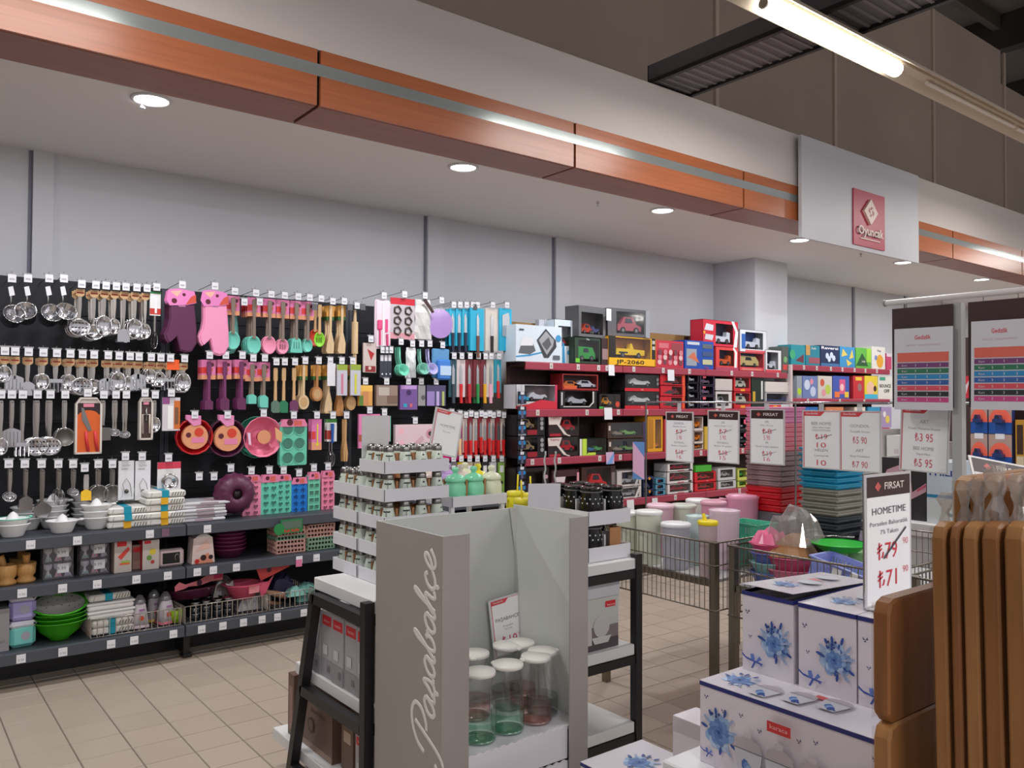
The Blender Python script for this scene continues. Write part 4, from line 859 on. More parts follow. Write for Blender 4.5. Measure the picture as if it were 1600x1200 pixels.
thing('fruit_mould_box', 'white tapered pack with peach pattern and dark cherries', 'box', proto(('carton', G().prism([(x0, 0), (x1, 0), (x1 - .015, h), (x0 + .01, h)], 0, .1, P((226, 206, 200)), mx=T4(-(x0 + x1) / 2, 0, 0))), ('lid', G().prism([(-.05, h), (.05, h), (.03, h + .015), (.0, h + .03), (-.03, h + .015)], .0, .1, P((222, 216, 214)))),
      ('printed_front', shp(G(), (('p', (224, 150, 120), ((-.4, 0), (.45, 0), (.2, .4), (-.2, .2))), ('d', (50, 20, 24), .0, .22, .13), ('d', (50, 20, 24), .32, .22, .1), ('d', (210, 40, 40), -.28, .1, .1), ('p', (232, 190, 176), ((-.35, .5), (.1, .9), (.35, .6)))), x1 - x0, h, 0))), ((x0 + x1) / 2, GY, S2))
PB = proto(('bowl', G().lathe([(0, 0), (.07, 0), (.10, .05), (.104, .055), (.098, .053), (.066, .006), (0, .006)], P((96, 30, 66), .35), 22, flute=.02, nf=12)), ('rim', G().lathe([(.101, .052), (.106, .055), (.101, .058)], P((112, 40, 80)), 22, closed=True)))
for k in range(6): thing('silicone_bowl', 'dark plum silicone bowl, %s of the stack on the middle shelf' % ['lowest', 'second', 'third', 'fourth', 'fifth', 'topmost'][k], 'bowl', PB, (at(360, 870, Y=5.06).x, 5.09, S2 + k * .024), k, 'stacked plum bowls')
def lattice(col):
    m = P(col); w, d, h = .20, .15, .026; g = G()
    for a, b, c, e_ in ((-w / 2, w / 2, -d / 2, -d / 2 + .006), (-w / 2, w / 2, d / 2 - .006, d / 2), (-w / 2, -w / 2 + .006, -d / 2, d / 2), (w / 2 - .006, w / 2, -d / 2, d / 2)):
        g.box(a, b, c, e_, 0, .005, m).box(a, b, c, e_, h - .006, h, m)
        n = 9
        for i in range(n):
            t = (i + .5) / n
            if b - a > .01: x = a + (b - a) * t; g.box(x - .003, x + .003, c, e_, .005, h - .006, m)
            else: y = c + (e_ - c) * t; g.box(a, b, y - .003, y + .003, .005, h - .006, m)
    return proto(('basket_wall', g), ('base', G().box(-w / 2 + .006, w / 2 - .006, -d / 2 + .006, d / 2 - .006, 0, .003, m)))
LAT = {c: lattice(c) for c in ((226, 178, 166), (140, 176, 150))}
for px, cols in ((455, (0, 0, 0, 1, 0, 0)), (502, (1, 1, 1, 0, 0, 0))):
    for k, c in enumerate(cols):
        cc = ((226, 178, 166), (140, 176, 150))[c]
        thing('lattice_basket', '%s lattice basket, %s in the %s pile' % (['blush pink', 'sage green'][c], ['lowest', 'second', 'third', 'fourth', 'fifth', 'topmost'][k], 'left' if px == 455 else 'right'), 'basket', LAT[cc], (at(px, 860, Y=4.97).x, 5.05, S2 + k * .0275), rnd.uniform(-.06, .06), 'small lattice baskets')
# base deck
S3 = SZ[0]
putbox('grey_carton', 'plain grey carton cut by the left edge of the picture', 'box', -20, 15, 955, S3, GY, .2, (150, 146, 150), (('t', (110, 106, 110), 'mini', .1, .2, .08),))
def bucket(c):
    g = G().bbox(-.062, .062, -.055, .055, 0, .115, P(c, .25), .02); l = G().bbox(-.066, .066, -.059, .059, .10, .135, P((214, 214, 224), .3), .016)
    b = G().disc(.01, .06, .022, -.0565, P((170, 170, 184)), 14); k = G().cyl((.05, -.06, .12), (.05, -.056, .12), .006, P((40, 40, 60)), n=8)
    return proto(('tub', g), ('lid', l), ('emblem', b), ('clasp', k))
BK1, BK2 = bucket((122, 206, 200)), bucket((166, 160, 214))
xb = at(33, 980, Y=5.02).x
thing('storage_tub', 'mint lidded storage tub, lower of the two', 'tub', BK1, (xb, 5.03, S3), .1); thing('storage_tub', 'lilac lidded storage tub on top of the mint one', 'tub', BK2, (xb + .005, 5.03, S3 + .138), -.1)
def colander(inner, c=(60, 160, 24)):
    g = G().lathe([(0, 0), (.05, 0), (.055, .012), (.10, .05), (.128, .1), (.140, .104), (.138, .108), (.124, .104)], P(c, .22), 28, closed=True)
    q = G().lathe([(.135, .105), (.124, .102), (.098, .052), (.05, .02), (0, .016)], inner, 28, closed=True)
    for k in range(3):
        for i in range(14):
            a = 2 * pi * i / 14 + k * .2; r = (.117, .106, .09)[k] - .002; z = (.093, .072, .05)[k]
            q.lathe([(0, .0), (.0035, 0)], P((60, 60, 56)), 5, mx=Matrix.Translation((r * cos(a), r * sin(a), z)) @ Matrix.Rotation(a, 4, 'Z') @ Matrix.Rotation(-radians(60), 4, 'Y'), closed=True)
    hd = G().tube([(.13 * cos(t), .13 * sin(t), .103) if abs(t) > .31 else (.13 * cos(t) + .02 * cos(t * 5), .13 * sin(t), .103) for t in (-.32, -.2, 0, .2, .32)], .006, P(c, .25), 6)
    return proto(('bowl', g), ('strainer_lining', q), ('handle', hd))
CG, CS = colander(P((60, 160, 24), .25)), colander(M((206, 204, 200), .35, .25))
xc = at(94, 985, Y=5.03).x
for k in range(3): thing('colander', 'bright green bowl colander, %s of the nest' % ['lowest', 'second', 'third'][k], 'colander', CG, (xc, 5.05, S3 + k * .022), k, 'green colanders')
thing('colander', 'steel colander tilted on top of the green bowls', 'colander', CS, (xc - .005, 5.05, S3 + .095), .4, rx=radians(13), ry=radians(-7))
for k in range(2): thing('colander', 'green colander in the shade behind the steel one, %s' % ['lower', 'upper'][k], 'colander', CG, (xc + .03, 5.26, S3 + .12 + k * .05), 1, 'green colanders')
def wirebasket(w, d, h, m=M((176, 168, 160), .3, .8)):
    g = G(); r = .0022
    for z in (0.004, h): g.tube([(-w / 2, -d / 2, z), (w / 2, -d / 2, z), (w / 2, d / 2, z), (-w / 2, d / 2, z)], r * 1.4, m, 5, True)
    v = G()
    n = int(w / .03)
    for i in range(n + 1):
        x = -w / 2 + w * i / n
        for y in (-d / 2, d / 2): v.box(x - r, x + r, y - r, y + r, 0, h, m)
    n = int(d / .03)
    for i in range(1, n):
        y = -d / 2 + d * i / n
        for x in (-w / 2, w / 2): v.box(x - r, x + r, y - r, y + r, 0, h, m)
    b = G()
    for i in range(1, int(w / .05)): x = -w / 2 + .05 * i; b.box(x - r, x + r, -d / 2, d / 2, 0, r * 2, m)
    return proto(('rim_wire', g), ('upright_wires', v), ('bottom_wires', b))
def basket_at(px0, px1, h, label, yf=4.92):
    a = at(px0, 950, Y=yf).x; b = at(px1, 950, Y=yf).x
    thing('wire_basket', label, 'basket', wirebasket(b - a, .36, h), ((a + b) / 2, yf + .19, S3)); return a, b
basket_at(143, 283, .10, 'low wire basket around the white organizers and cone packs'); basket_at(290, 418, .10, 'low wire basket filled with small steel tins'); basket_at(422, 492, .10, 'low wire basket with mint gloves at its right end')
# in the baskets
ox = at(172, 960, Y=5.0).x
for k, c in enumerate((TEAL, TEAL)): thing('drawer_organizer', 'white slotted organizer in the wire basket, %s' % ['lowest', 'second'][k], 'organizer', ORG[c], (ox + .01, 5.07, S3 + .006 + k * .0395), 0, 'white slotted organizers')
WT = proto(('tray', G().bbox(-.12, .12, -.09, .10, 0, .03, P((226, 224, 222)), .01)), ('lid', G().bbox(-.125, .125, -.095, .105, .03, .045, P((230, 230, 230)), .006)))
for k in range(2): thing('lidded_tray', 'plain white lidded tray above the organizers, %s' % ['lower', 'upper'][k], 'tray', WT, (ox + .0, 5.065, S3 + .088 + k * .047), rnd.uniform(-.05, .05), 'plain white lidded trays')
thing('drawer_organizer', 'white organizer with teal band topping the basket pile', 'organizer', ORG[TEAL], (ox - .01, 5.09, S3 + .186), .05)
thing('drawer_organizer', 'white organizer with teal band, in shade behind the topmost one', 'organizer', ORG[TEAL], (ox - .03, 5.29, S3 + .20 + .0), .0)
thing('drawer_organizer', 'white organizer under the shaded one at the back', 'organizer', ORG[TEAL], (ox - .03, 5.29, S3 + .16), .0)
def conepack(c2):
    g = G().lathe([(.0, 0), (.062, 0), (.036, .13), (.0, .13)], P((206, 198, 204)), 4, mx=T4(rz=pi / 4)); g.lathe([(.0625, .0), (.0555, .03)], P(c2), 4, mx=T4(rz=pi / 4), closed=True)
    d = G().lathe([(.03, .13), (.034, .14), (.024, .16), (.012, .178), (0, .18)], M((180, 180, 186), .1, 0, 'film', .5), 12)
    lb = G().disc(0, .055, .014, -.047, P((206, 80, 50)), 10).rect(-.012, .02, .095, .105, -.041, P((170, 110, 170)))
    return proto(('carton', g), ('clear_top', d), ('picture', lb))
for i, (px, c, y) in enumerate(((218, (226, 206, 216), 5.02), (240, (200, 170, 40), 5.12), (258, (226, 120, 140), 5.02))):
    thing('grinder_pack', 'tapered gadget pack, %s, in the wire basket' % ['lilac', 'yellow', 'white with a red fruit'][i], 'pack', conepack(c), (at(px, 960, Y=y).x, y, S3 + .006), .1 * i, 'tapered gadget packs')
thing('lime_tub', 'small lime green tub in the corner of the basket', 'tub', G().lathe([(0, 0), (.03, 0), (.036, .07), (.032, .07), (.028, .01), (0, .01)], P((150, 190, 30)), 16), (at(280, 970, Y=5.0).x - .02, 5.0, S3 + .006))
TIN = proto(('tin', G().lathe([(0, 0), (.028, 0), (.03, .03), (.031, .032), (.029, .032), (.026, .004), (0, .004)], CHROME, 14, flute=.03, nf=14)))
TINN = [0]
for px, y in ((305, 5.0), (322, 5.0), (340, 5.0), (356, 5.0), (306, 5.1), (326, 5.1), (346, 5.1), (364, 5.1)):
    for j in range(3):
        thing('tart_tin', 'small fluted steel tart tin in the middle basket, %s row, %s pile, %s' % (['front', 'back'][TINN[0] // 12], ['leftmost', 'second', 'third', 'rightmost'][TINN[0] // 3 % 4], ['lowest', 'middle', 'top'][j]), 'baking tin', TIN, (at(px, 975, Y=y).x, y + .01, S3 + .006 + j * .033), 0, 'small steel tart tins'); TINN[0] += 1
CB = proto(('bag', bag(.12, .14, (170, 164, 162), .15)))
def crumple(w, d, h, col, rgh=.3, seed=1, n=7):
    r = random.Random(seed); g = G(); vs = []
    for j in range(n):
        for i in range(n):
            u, v = i / (n - 1) * 2 - 1, j / (n - 1) * 2 - 1
            q = max(0, 1 - max(abs(u), abs(v)) ** 2)
            vs.append((u * w / 2 * (1 - .12 * q) + r.uniform(-.08, .08) * w * .3, v * d / 2 + r.uniform(-.08, .08) * d * .3, h * q ** .6 * r.uniform(.72, 1.05)))
    fs = [(j * n + i, j * n + i + 1, j * n + n + i + 1, j * n + n + i) for j in range(n - 1) for i in range(n - 1)]
    g.add(vs, fs, col if not isinstance(col, tuple) else M(col, rgh)); g.add([(-w * .4, -d * .4, 0), (w * .4, -d * .4, 0), (w * .4, d * .4, 0), (-w * .4, d * .4, 0)], [(0, 3, 2, 1)], col if not isinstance(col, tuple) else M(col, rgh)); return g
FILM2 = M((206, 202, 202), .12, 0, 'film', .55)
for i, (px, y, w_, h_) in enumerate(((348, 5.14, .16, .13), (386, 5.05, .15, .12), (408, 5.10, .13, .13))):
    thing('wrapped_tins', 'crumpled clear bag of tins in the middle basket, ' + ORD[i] + (' from the left' if i else ''), 'bag', crumple(w_, .14, h_, FILM2, seed=i), (at(px, 960, Y=y).x, y + .02, S3 + .006 + (.085 if i == 0 else 0)), 0, 'clear bags of tins')
mx_ = at(300, 930, Y=5.0)
thing('ring_mould', 'plum ring mould with a printed band lying on the basket', 'baking mould', proto(('mould', G().lathe([(.05, .02), (.06, .0), (.12, .0), (.15, .05), (.158, .055), (.15, .058), (.118, .012), (.064, .012), (.05, .03)], P((78, 24, 54), .35), 28, closed=True)), ('centre_tube', G().lathe([(.052, 0), (.04, .05), (.03, .05)], P((60, 18, 44), .4), 16, closed=True)),
    ('printed_band', G().prism([(-.16, .062), (-.1, .066), (-.07, .075), (0, .068), (.08, .08), (.16, .075), (.17, .14), (.08, .13), (0, .10), (-.09, .09), (-.13, .11), (-.16, .09)], -.10, -.096, P((232, 130, 140), .5)).disc(-.0, .085, .018, -.1006, P((60, 12, 44)), 12).rect(.1, .16, .09, .115, -.1006, P((214, 50, 100))))), (mx_.x + .02, 5.10, S3 + .115), .3, rx=-.12)
def basin(c=(232, 100, 128)):
    return proto(('basin', G().lathe([(0, 0), (.075, 0), (.105, .085), (.112, .088), (.11, .093), (.102, .09), (.072, .006), (0, .006)], P(c, .3), 28)), ('rim', G().lathe([(.110, .086), (.128, .088), (.128, .092), (.110, .092)], P(c, .3), 28, closed=True, flute=.02, nf=9)),
                 ('printed_sleeve', G().prism([(.05, .094), (.12, .094), (.16, .13), (.10, .02), (.07, .0)], -.10, -.098, P((220, 90, 120))).box(-.02, .05, -.11, -.102, .04, .092, P((240, 150, 160)))))
bx = at(384, 930, Y=5.0)
thing('silicone_basin', 'coral pink silicone basin standing high in the middle basket', 'baking mould', basin(), (bx.x, 5.06, at(384, 936, Y=5.0).z), .2)
thing('mould_card', 'red card with cherries slipped behind the pink basin', 'card', G().box(-.10, .10, -.002, .002, -.04, .05, P((206, 70, 70))).disc(-.03, 0, .016, -.0025, P((92, 22, 40)), 12).disc(.04, .01, .014, -.0025, P((92, 22, 40)), 12).rect(.0, .09, .02, .045, -.0026, P((224, 130, 90))), (at(427, 885, Y=4.99).x, 4.99, at(427, 887, Y=4.99).z), 0, ry=-.35)
for i, (px, py) in enumerate(((462, 925), (480, 918), (472, 940), (488, 932))):
    p = at(px, py, Y=5.0 + .03 * i)
    thing('rubber_glove', 'mint crumpled rubber glove pack in the right basket, ' + ['leftmost', 'upper', 'lowest', 'rightmost'][i], 'glove', crumple(.13, .10, .06, (140, 206, 196), .35, i + 9, 6), (p.x, p.y + .02, p.z - .02), i * .7, 'mint glove packs')
for i, (px, py) in enumerate(((425, 928), (432, 945), (415, 935))):
    p = at(px, py, Y=5.02 + .05 * i)
    thing('wooden_brush', 'tan wooden kitchen brush in the right basket, ' + ['front', 'lowest', 'back'][i], 'brush', G().cyl((-.07, 0, .03), (.07, .01, -.02), .012, M((170, 128, 100), .5, 0, 'beech'), r1=.022, n=10).cyl((.07, .01, -.02), (.10, .01, -.03), .02, P((120, 90, 70)), n=8), (p.x, p.y, p.z), i * .4, 'wooden kitchen brushes')
p = at(452, 950, Y=5.0); thing('mesh_sieve_pack', 'navy and purple folded pack at the back of the right basket', 'pack', crumple(.2, .12, .16, (50, 48, 84), .5, 33), (at(440, 920, Y=5.2).x, 5.2, S3 + .02), 0)

# ================================================================ TOY SHELVING
TY, TB = 4.95, 5.19
PINKR = P((160, 58, 76), .42); TANB = P((150, 116, 66), .7); DKSH = P((60, 32, 34), .6)
tz = [(at(810, 562, Y=TY).z), at(810, 638, Y=TY).z, at(803, 716, Y=TY).z, at(1100, 764, Y=TY).z - .005]
tz = [1.815, 1.445, 1.062, .675, .30]
tz2 = [1.905, 1.553, 1.215, .86, .45]
ztb = at(820, 504, Y=TB).z
TE = [3.98, 5.05, 6.15, 7.46]
VT = []
def toyunit(x0, x1, zs, zt, label):
    o = link('toy_shelving', None); o['label'] = label; o['category'] = 'shelving'; o['group'] = 'toy shelving along the back wall'
    part('back_panel', G().box(x0 + .003, x1 - .003, TB, TB + .01, .1, zt, TANB), o)
    part('dark_lower_back', G().box(x0 + .028, x1 - .028, TB - .004, TB - .001, .12, zs[0] - .03, P((52, 30, 30), .8)), o)  # sheet that turns the back panel dark brown below the top shelf
    for x in (x0 + .015, x1 - .015): part('upright', G().box(x - .012, x + .012, TB - .012, TB, 0, zt - .01, DKSH), o)
    part('plinth', G().box(x0 + .003, x1 - .003, TY + .08, TY + .1, 0, .22, DKSH), o)
    for z in zs:
        s = part('shelf', G().box(x0 + .003, x1 - .003, TY + .012, TB - .013, z - .025, z - .0015, DKSH), o)
        part('price_rail', G().add([(x0 + .003, TY + .012, z - .0012), (x1 - .003, TY + .012, z - .0012), (x1 - .003, TY, z - .008), (x0 + .003, TY, z - .008), (x1 - .003, TY, z - .058), (x0 + .003, TY, z - .058), (x1 - .003, TY + .014, z - .064), (x0 + .003, TY + .014, z - .064)],
             [(0, 3, 2, 1), (3, 5, 4, 2), (5, 7, 6, 4), (7, 0, 1, 6)], PINKR), s)
    VT.append((x0, x1, o)); return o
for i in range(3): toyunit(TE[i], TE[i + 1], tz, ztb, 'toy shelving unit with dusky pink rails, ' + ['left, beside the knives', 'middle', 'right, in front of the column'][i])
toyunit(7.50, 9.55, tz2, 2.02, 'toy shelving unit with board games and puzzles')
part('end_post', G().box(7.50, 7.535, TY - .01, TB, 0, 1.9, P((206, 190, 190))), VT[3][2])
SMT = G().box(-.017, .017, -.003, 0, -.045, 0, P((210, 200, 196))); SMT.rect(-.006, .006, -.035, -.015, -.0033, P((150, 140, 140)))
smt = SMT.mesh('price_tag')
for zi, pxs in enumerate(((861, 903, 935, 948, 990, 1036, 1077, 1143, 1175, 1215), (840, 917, 966, 1010, 1120), (832, 874, 937, 969, 1095, 1160), (1055, 1155))):
    for px in pxs:
        x = at(px, 600, Y=TY).x
        for a, b, o in VT[:3]:
            if a < x < b: q = link('price_tag', smt, o); q.location = (x, TY - .001, tz[zi] - .006)
for zi, pxs in enumerate(((1256, 1276, 1298, 1316, 1335, 1352, 1370), (1262, 1312, 1350))):
    for px in pxs:
        x = at(px, 600, Y=TY).x; q = link('price_tag', smt, VT[3][2]); q.location = (x, TY - .001, tz2[zi] - .006)
PANE = M((236, 240, 244), .06, 0, 'film', .92)
def car(w, h, col, kind='car'):
    c = P(col, .25); g = G(); d = .045; b = h * .22
    if kind == 'car': pts = [(-.5, .15), (.5, .15), (.5, .42), (.3, .52), (.14, .92), (-.22, .95), (-.36, .55), (-.5, .5)]
    elif kind == 'jeep': pts = [(-.5, .2), (.5, .2), (.5, .55), (.12, .58), (.05, .95), (-.0, .95), (-.02, .6), (-.48, .6)]
    elif kind == 'van': pts = [(-.5, .15), (.5, .15), (.5, .5), (.34, .95), (-.5, .98)]
    elif kind == 'bike': pts = [(-.4, .3), (-.15, .2), (.2, .2), (.4, .35), (.3, .6), (.12, .5), (-.1, .62), (-.2, .8), (-.35, .6)]
    else: pts = [(-.5, .15), (.5, .15), (.5, .8), (.3, .85), (.25, .5), (-.5, .55)]
    g.prism([(x * w, z * h) for x, z in pts], -d, 0, c)
    wh = G()
    for x in (-.28, .28): wh.cyl((x * w, -d - .004, h * .18), (x * w, -.01, h * .18), h * .19, BLACK, n=10).cyl((x * w, -d - .006, h * .18), (x * w, -d - .003, h * .18), h * .1, STEEL, n=8)
    if kind in ('car', 'van', 'jeep'): g.prism([(x * w, z * h) for x, z in ([(-.2, .6), (.14, .6), (.08, .86), (-.17, .88)] if kind != 'jeep' else [(-.4, .3), (-.1, .3), (-.1, .4), (-.4, .4)])], -d - .002, -d + .001, P((40, 46, 56), .2))
    return g, wh
def windowbox(w, d, h, col, win, inner, toy, shapes=(), frame=None, side=None, pane=True):
    """carton with a cut-out front: win = (x0, x1, z0, z1) in unit coordinates, toy = list of (kind, colour, x, scale)"""
    x0, x1, z0, z1 = win[0] * w, win[1] * w, win[2] * h, win[3] * h; m = P(col)
    g = G().box(-w / 2, w / 2, d - .004, d, 0, h, P(inner)).box(-w / 2, -w / 2 + .003, 0, d, 0, h, P(side or col)).box(w / 2 - .003, w / 2, 0, d, 0, h, m).box(-w / 2, w / 2, 0, d, 0, .003, m).box(-w / 2, w / 2, 0, d, h - .003, h, m)
    g.box(-w / 2, x0, 0, .003, 0, h, m).box(x1, w / 2, 0, .003, 0, h, m).box(x0, x1, 0, .003, 0, z0, m).box(x0, x1, 0, .003, z1, h, m)
    parts = [('carton', g)]
    bk = G().box(x0, x1, min(d * .8, .09), min(d * .8, .09) + .002, z0, z1, P(inner)); parts.append(('backing', bk))
    for k, c, tx, s in toy:
        tw = (x1 - x0) * .85 * s; th = min((z1 - z0) * .8 * s, tw * .62)
        a, b = car(tw, th, c, k); mx = T4((x0 + x1) / 2 + tx * w, min(.07, d * .7), z0 + .004)
        q = G().join(a, mx); q2 = G().join(b, mx); parts.append(('toy_body', q, [('wheels', q2)]))
    if pane: parts.append(('window_pane', G().rect(x0, x1, z0, z1, .0015, PANE)))
    pr = shp(G(), list(shapes) + ([('r', frame, win[0] - .02, win[0], win[2], win[3]), ('r', frame, win[1], win[1] + .02, win[2], win[3]), ('r', frame, win[0], win[1], win[3], win[3] + .03)] if frame else []), w, h, 0)
    if pr.v: parts.append(('printed_front', pr))
    return proto(*parts)
def toy(px0, px1, ytop, zb, name, label, *spec, Y=4.965, d=.16, group='toy boxes on the pink-railed shelves', cat='toy box', rz=0, kind='flat', **kw):
    x0, x1, h = span(px0, px1, ytop, zb, Y)
    w_ = x1 - x0 - .004
    tree = pbox(w_, d, h, *spec, **kw) if kind == 'flat' else windowbox(w_, d, h, *spec, **kw)
    return thing(name, label, cat, tree, ((x0 + x1) / 2, Y, zb), rz, group), (x0, x1, h)
A, B_, C_, D_ = tz[0], tz[1], tz[2], tz[3]
LB = (214, 226, 236)
toy(806, 878, 506, A, 'drone_box', 'large pale blue box picturing a white drone and a grey case', LB, (('p', (60, 150, 200), ((-.5, .14), (-.2, .20), (.1, .3), (.1, .26), (-.2, .15), (-.5, .1))), ('p', (96, 98, 104), ((-.45, .22), (-.38, .5), (-.15, .55), (-.08, .3), (-.2, .2))), ('p', (226, 228, 232), ((-.42, .42), (-.36, .66), (-.14, .64), (-.14, .44))), ('p', (60, 62, 66), ((-.06, .6), (.14, .93), (.36, .62), (.38, .44), (.2, .12), (.1, .12))), ('p', (160, 164, 168), ((-.02, .6), (.14, .86), (.32, .62), (.3, .46), (.16, .2))), ('p', (90, 92, 96), ((.05, .5), (.2, .7), (.26, .5), (.16, .32))), ('d', (60, 150, 200), .42, .68, .06), ('r', (60, 70, 80), -.44, -.34, .84, .88), ('r', (90, 100, 110), .3, .45, .08, .2)))
toy(866, 897, 498, A, 'drone_box', 'pale blue box with a grey window behind the large drone box', LB, (-.3, .35, .4, .85), (150, 150, 156), [('car', (180, 60, 60), 0, .8)], [('d', (60, 150, 200), .25, .25, .1), ('p', (60, 150, 200), ((-.1, 0), (.05, 0), (.0, .45), (-.1, .5)))], kind='win', Y=5.03, d=.12)
for k in range(3): toy(842 + k * 9, 851 + k * 9, 499, A, 'grey_box', 'pale grey box edge behind the drone boxes, ' + ORD[k] + (' from the left' if k else ''), (186, 188, 196), (), Y=5.12, d=.05)
toy(897, 940, 526, A, 'dome_toy_box', 'dark box with a green glossy dome', (40, 60, 44), (-.35, .4, .1, .9), (24, 40, 30), [('van', (40, 150, 60), 0, 1.0)], [('r', (110, 200, 50), -.45, -.3, .05, .2), ('t', (220, 230, 220), 'Max', 0, .9, .07)], kind='win')
toy(938, 953, 528, A, 'dark_box', 'narrow dark box left of the yellow jeep', (56, 34, 38), (('r', (150, 120, 120), -.3, .3, .2, .6),))
jt, (jx0, jx1, jh) = toy(951, 1024, 524, A, 'jeep_box', 'black and yellow box with a yellow toy jeep, marked JP-2060', (236, 178, 30), (-.36, .40, .26, .96), (170, 110, 24), [('jeep', (240, 196, 20), -.02, .95)], [('r', (30, 26, 24), -.5, -.36, .26, 1), ('r', (30, 26, 24), .42, .5, .26, 1), ('r', (196, 190, 180), .43, .49, .8, .92), ('r', (196, 190, 180), .43, .49, .6, .72), ('t', (40, 30, 20), 'JP-2060', -.05, .07, .13, .6, .01)], kind='win', Y=4.955)
x0, x1, h = span(953, 1012, 480, A + jh, 4.97)
thing('car_box', 'grey window box with a dusky pink toy car on the jeep box', 'toy box', windowbox(x1 - x0, .15, h, (88, 88, 92), (-.3, .36, .12, .9), (70, 70, 74), [('car', (170, 76, 88), .02, 1)], [('r', (150, 152, 158), .4, .5, 0, 1)]), ((x0 + x1) / 2, 4.97, A + jh), -.12, 'toy boxes on the pink-railed shelves')
zz = zat(920, 528, 4.97); x0, x1, h = span(903, 950, 487, A + .17, 4.97)
thing('car_box', 'dark grey open-topped window box left of the pink car box', 'toy box', windowbox(x1 - x0, .15, max(h, .12), (96, 96, 98), (-.4, .4, .1, .8), (60, 60, 66), [('car', (190, 60, 30), -.1, .6), ('bike', (70, 74, 120), .2, .6)]), ((x0 + x1) / 2, 4.98, zat(910, 526, 4.965) + .001), .1, 'toy boxes on the pink-railed shelves')
thing('price_flag', 'white price card standing between the grey toy boxes', 'price card', G().box(-.035, .035, -.003, 0, 0, .10, TAGW), (at(951, 492, Y=4.94).x, 4.94, A + jh + .02 if False else zat(951, 501, 4.94)), .2)
toy(1025, 1068, 531, A, 'doll_box', 'crimson box with rows of small doll pictures', (196, 44, 66), [('r', (210, 110, 120), -.4, -.05, .72, .9), ('r', (150, 60, 70), .05, .45, .66, .92)] + [('d', ((226, 190, 190), (120, 60, 70), (210, 130, 140))[i % 3], -.38 + .19 * (i % 5), .2 + .18 * (i // 5), .07) for i in range(15)], side=(226, 160, 60))
toy(1070, 1115, 531, A, 'car_set_box', 'royal blue box with three small model cars', (24, 76, 168), [('r', (200, 206, 214), -.42, 0, .85, .95), ('p', (150, 160, 170), ((-.45, .1), (-.45, .7), (-.1, .7), (-.1, .1))), ('p', (206, 110, 80), ((-.4, .4), (-.2, .6), (0, .2), (-.2, .3))), ('r', (90, 100, 110), .1, .45, .74, .9), ('r', (60, 80, 120), .1, .45, .46, .62), ('r', (190, 190, 150), .1, .45, .16, .34), ('t', (200, 40, 60), 'Racing', .25, .04, .06)])
ot, (ox0, ox1, oh) = toy(1118, 1154, 541, A, 'truck_box', 'red and white window box with an orange dump truck', (214, 60, 60), (-.34, .30, .18, .86), (26, 40, 84), [('truck', (222, 92, 40), 0, 1)], [('p', (226, 226, 226), ((.3, 0), (.42, 0), (.44, .8), (.3, 1), (.24, .96), (.34, .76))), ('r', (170, 60, 90), -.5, .5, 0, .12)], kind='win')
jt2, (kx0, kx1, kh) = toy(1155, 1194, 549, A, 'truck_box', 'window box with a tan toy off-roader', (206, 60, 70), (-.46, .46, .2, .94), (26, 70, 150), [('van', (206, 184, 120), -.03, 1)], [('r', (206, 120, 110), -.4, .4, .04, .14)], kind='win')
lt2, (lx0, lx1, lh) = toy(1196, 1221, 546, A, 'truck_box', 'window box with a small white toy truck by the column', (222, 222, 226), (-.4, .3, .12, .9), (24, 32, 70), [('truck', (220, 222, 230), 0, 1)], [('r', (206, 60, 70), -.5, .5, 0, .1)], kind='win')
x0, x1, h = span(1098, 1153, 498, A + oh, 4.97)
thing('truck_box', 'red box with a white dump truck, topmost by the column', 'toy box', windowbox(x1 - x0, .15, h, (206, 34, 58), (-.14, .36, .1, .88), (22, 30, 70), [('truck', (226, 228, 236), 0, 1)], [('p', (214, 216, 222), ((-.46, .6), (-.4, .85), (-.2, .8), (-.22, .58))), ('p', (206, 206, 214), ((-.45, .25), (-.42, .45), (-.2, .42), (-.24, .22))), ('d', (240, 170, 40), -.46, .5, .03), ('p', (228, 228, 230), ((.36, 0), (.46, 0), (.5, .6), (.38, 1), (.3, 1), (.42, .6)))]), ((x0 + x1) / 2, 4.97, A + oh), 0, 'toy boxes on the pink-railed shelves')
x0, x1, h = span(1156, 1198, 514, A + kh, 4.97)
thing('truck_box', 'blue and white window box with a white dump truck, second on top', 'toy box', windowbox(x1 - x0, .15, h, (216, 218, 224), (-.3, .36, .14, .9), (20, 66, 140), [('truck', (222, 224, 232), 0, 1)], [('r', (214, 90, 100), -.3, .5, 0, .1), ('r', (30, 90, 170), -.44, -.3, .14, .8)]), ((x0 + x1) / 2, 4.97, A + kh), 0, 'toy boxes on the pink-railed shelves')
toy(1222, 1232, 541, A, 'green_box', 'grey green box with red foot right of the white truck', (84, 92, 84), (('r', (206, 60, 60), -.4, .3, .1, .3), ('d', (120, 170, 110), 0, .5, .3)))
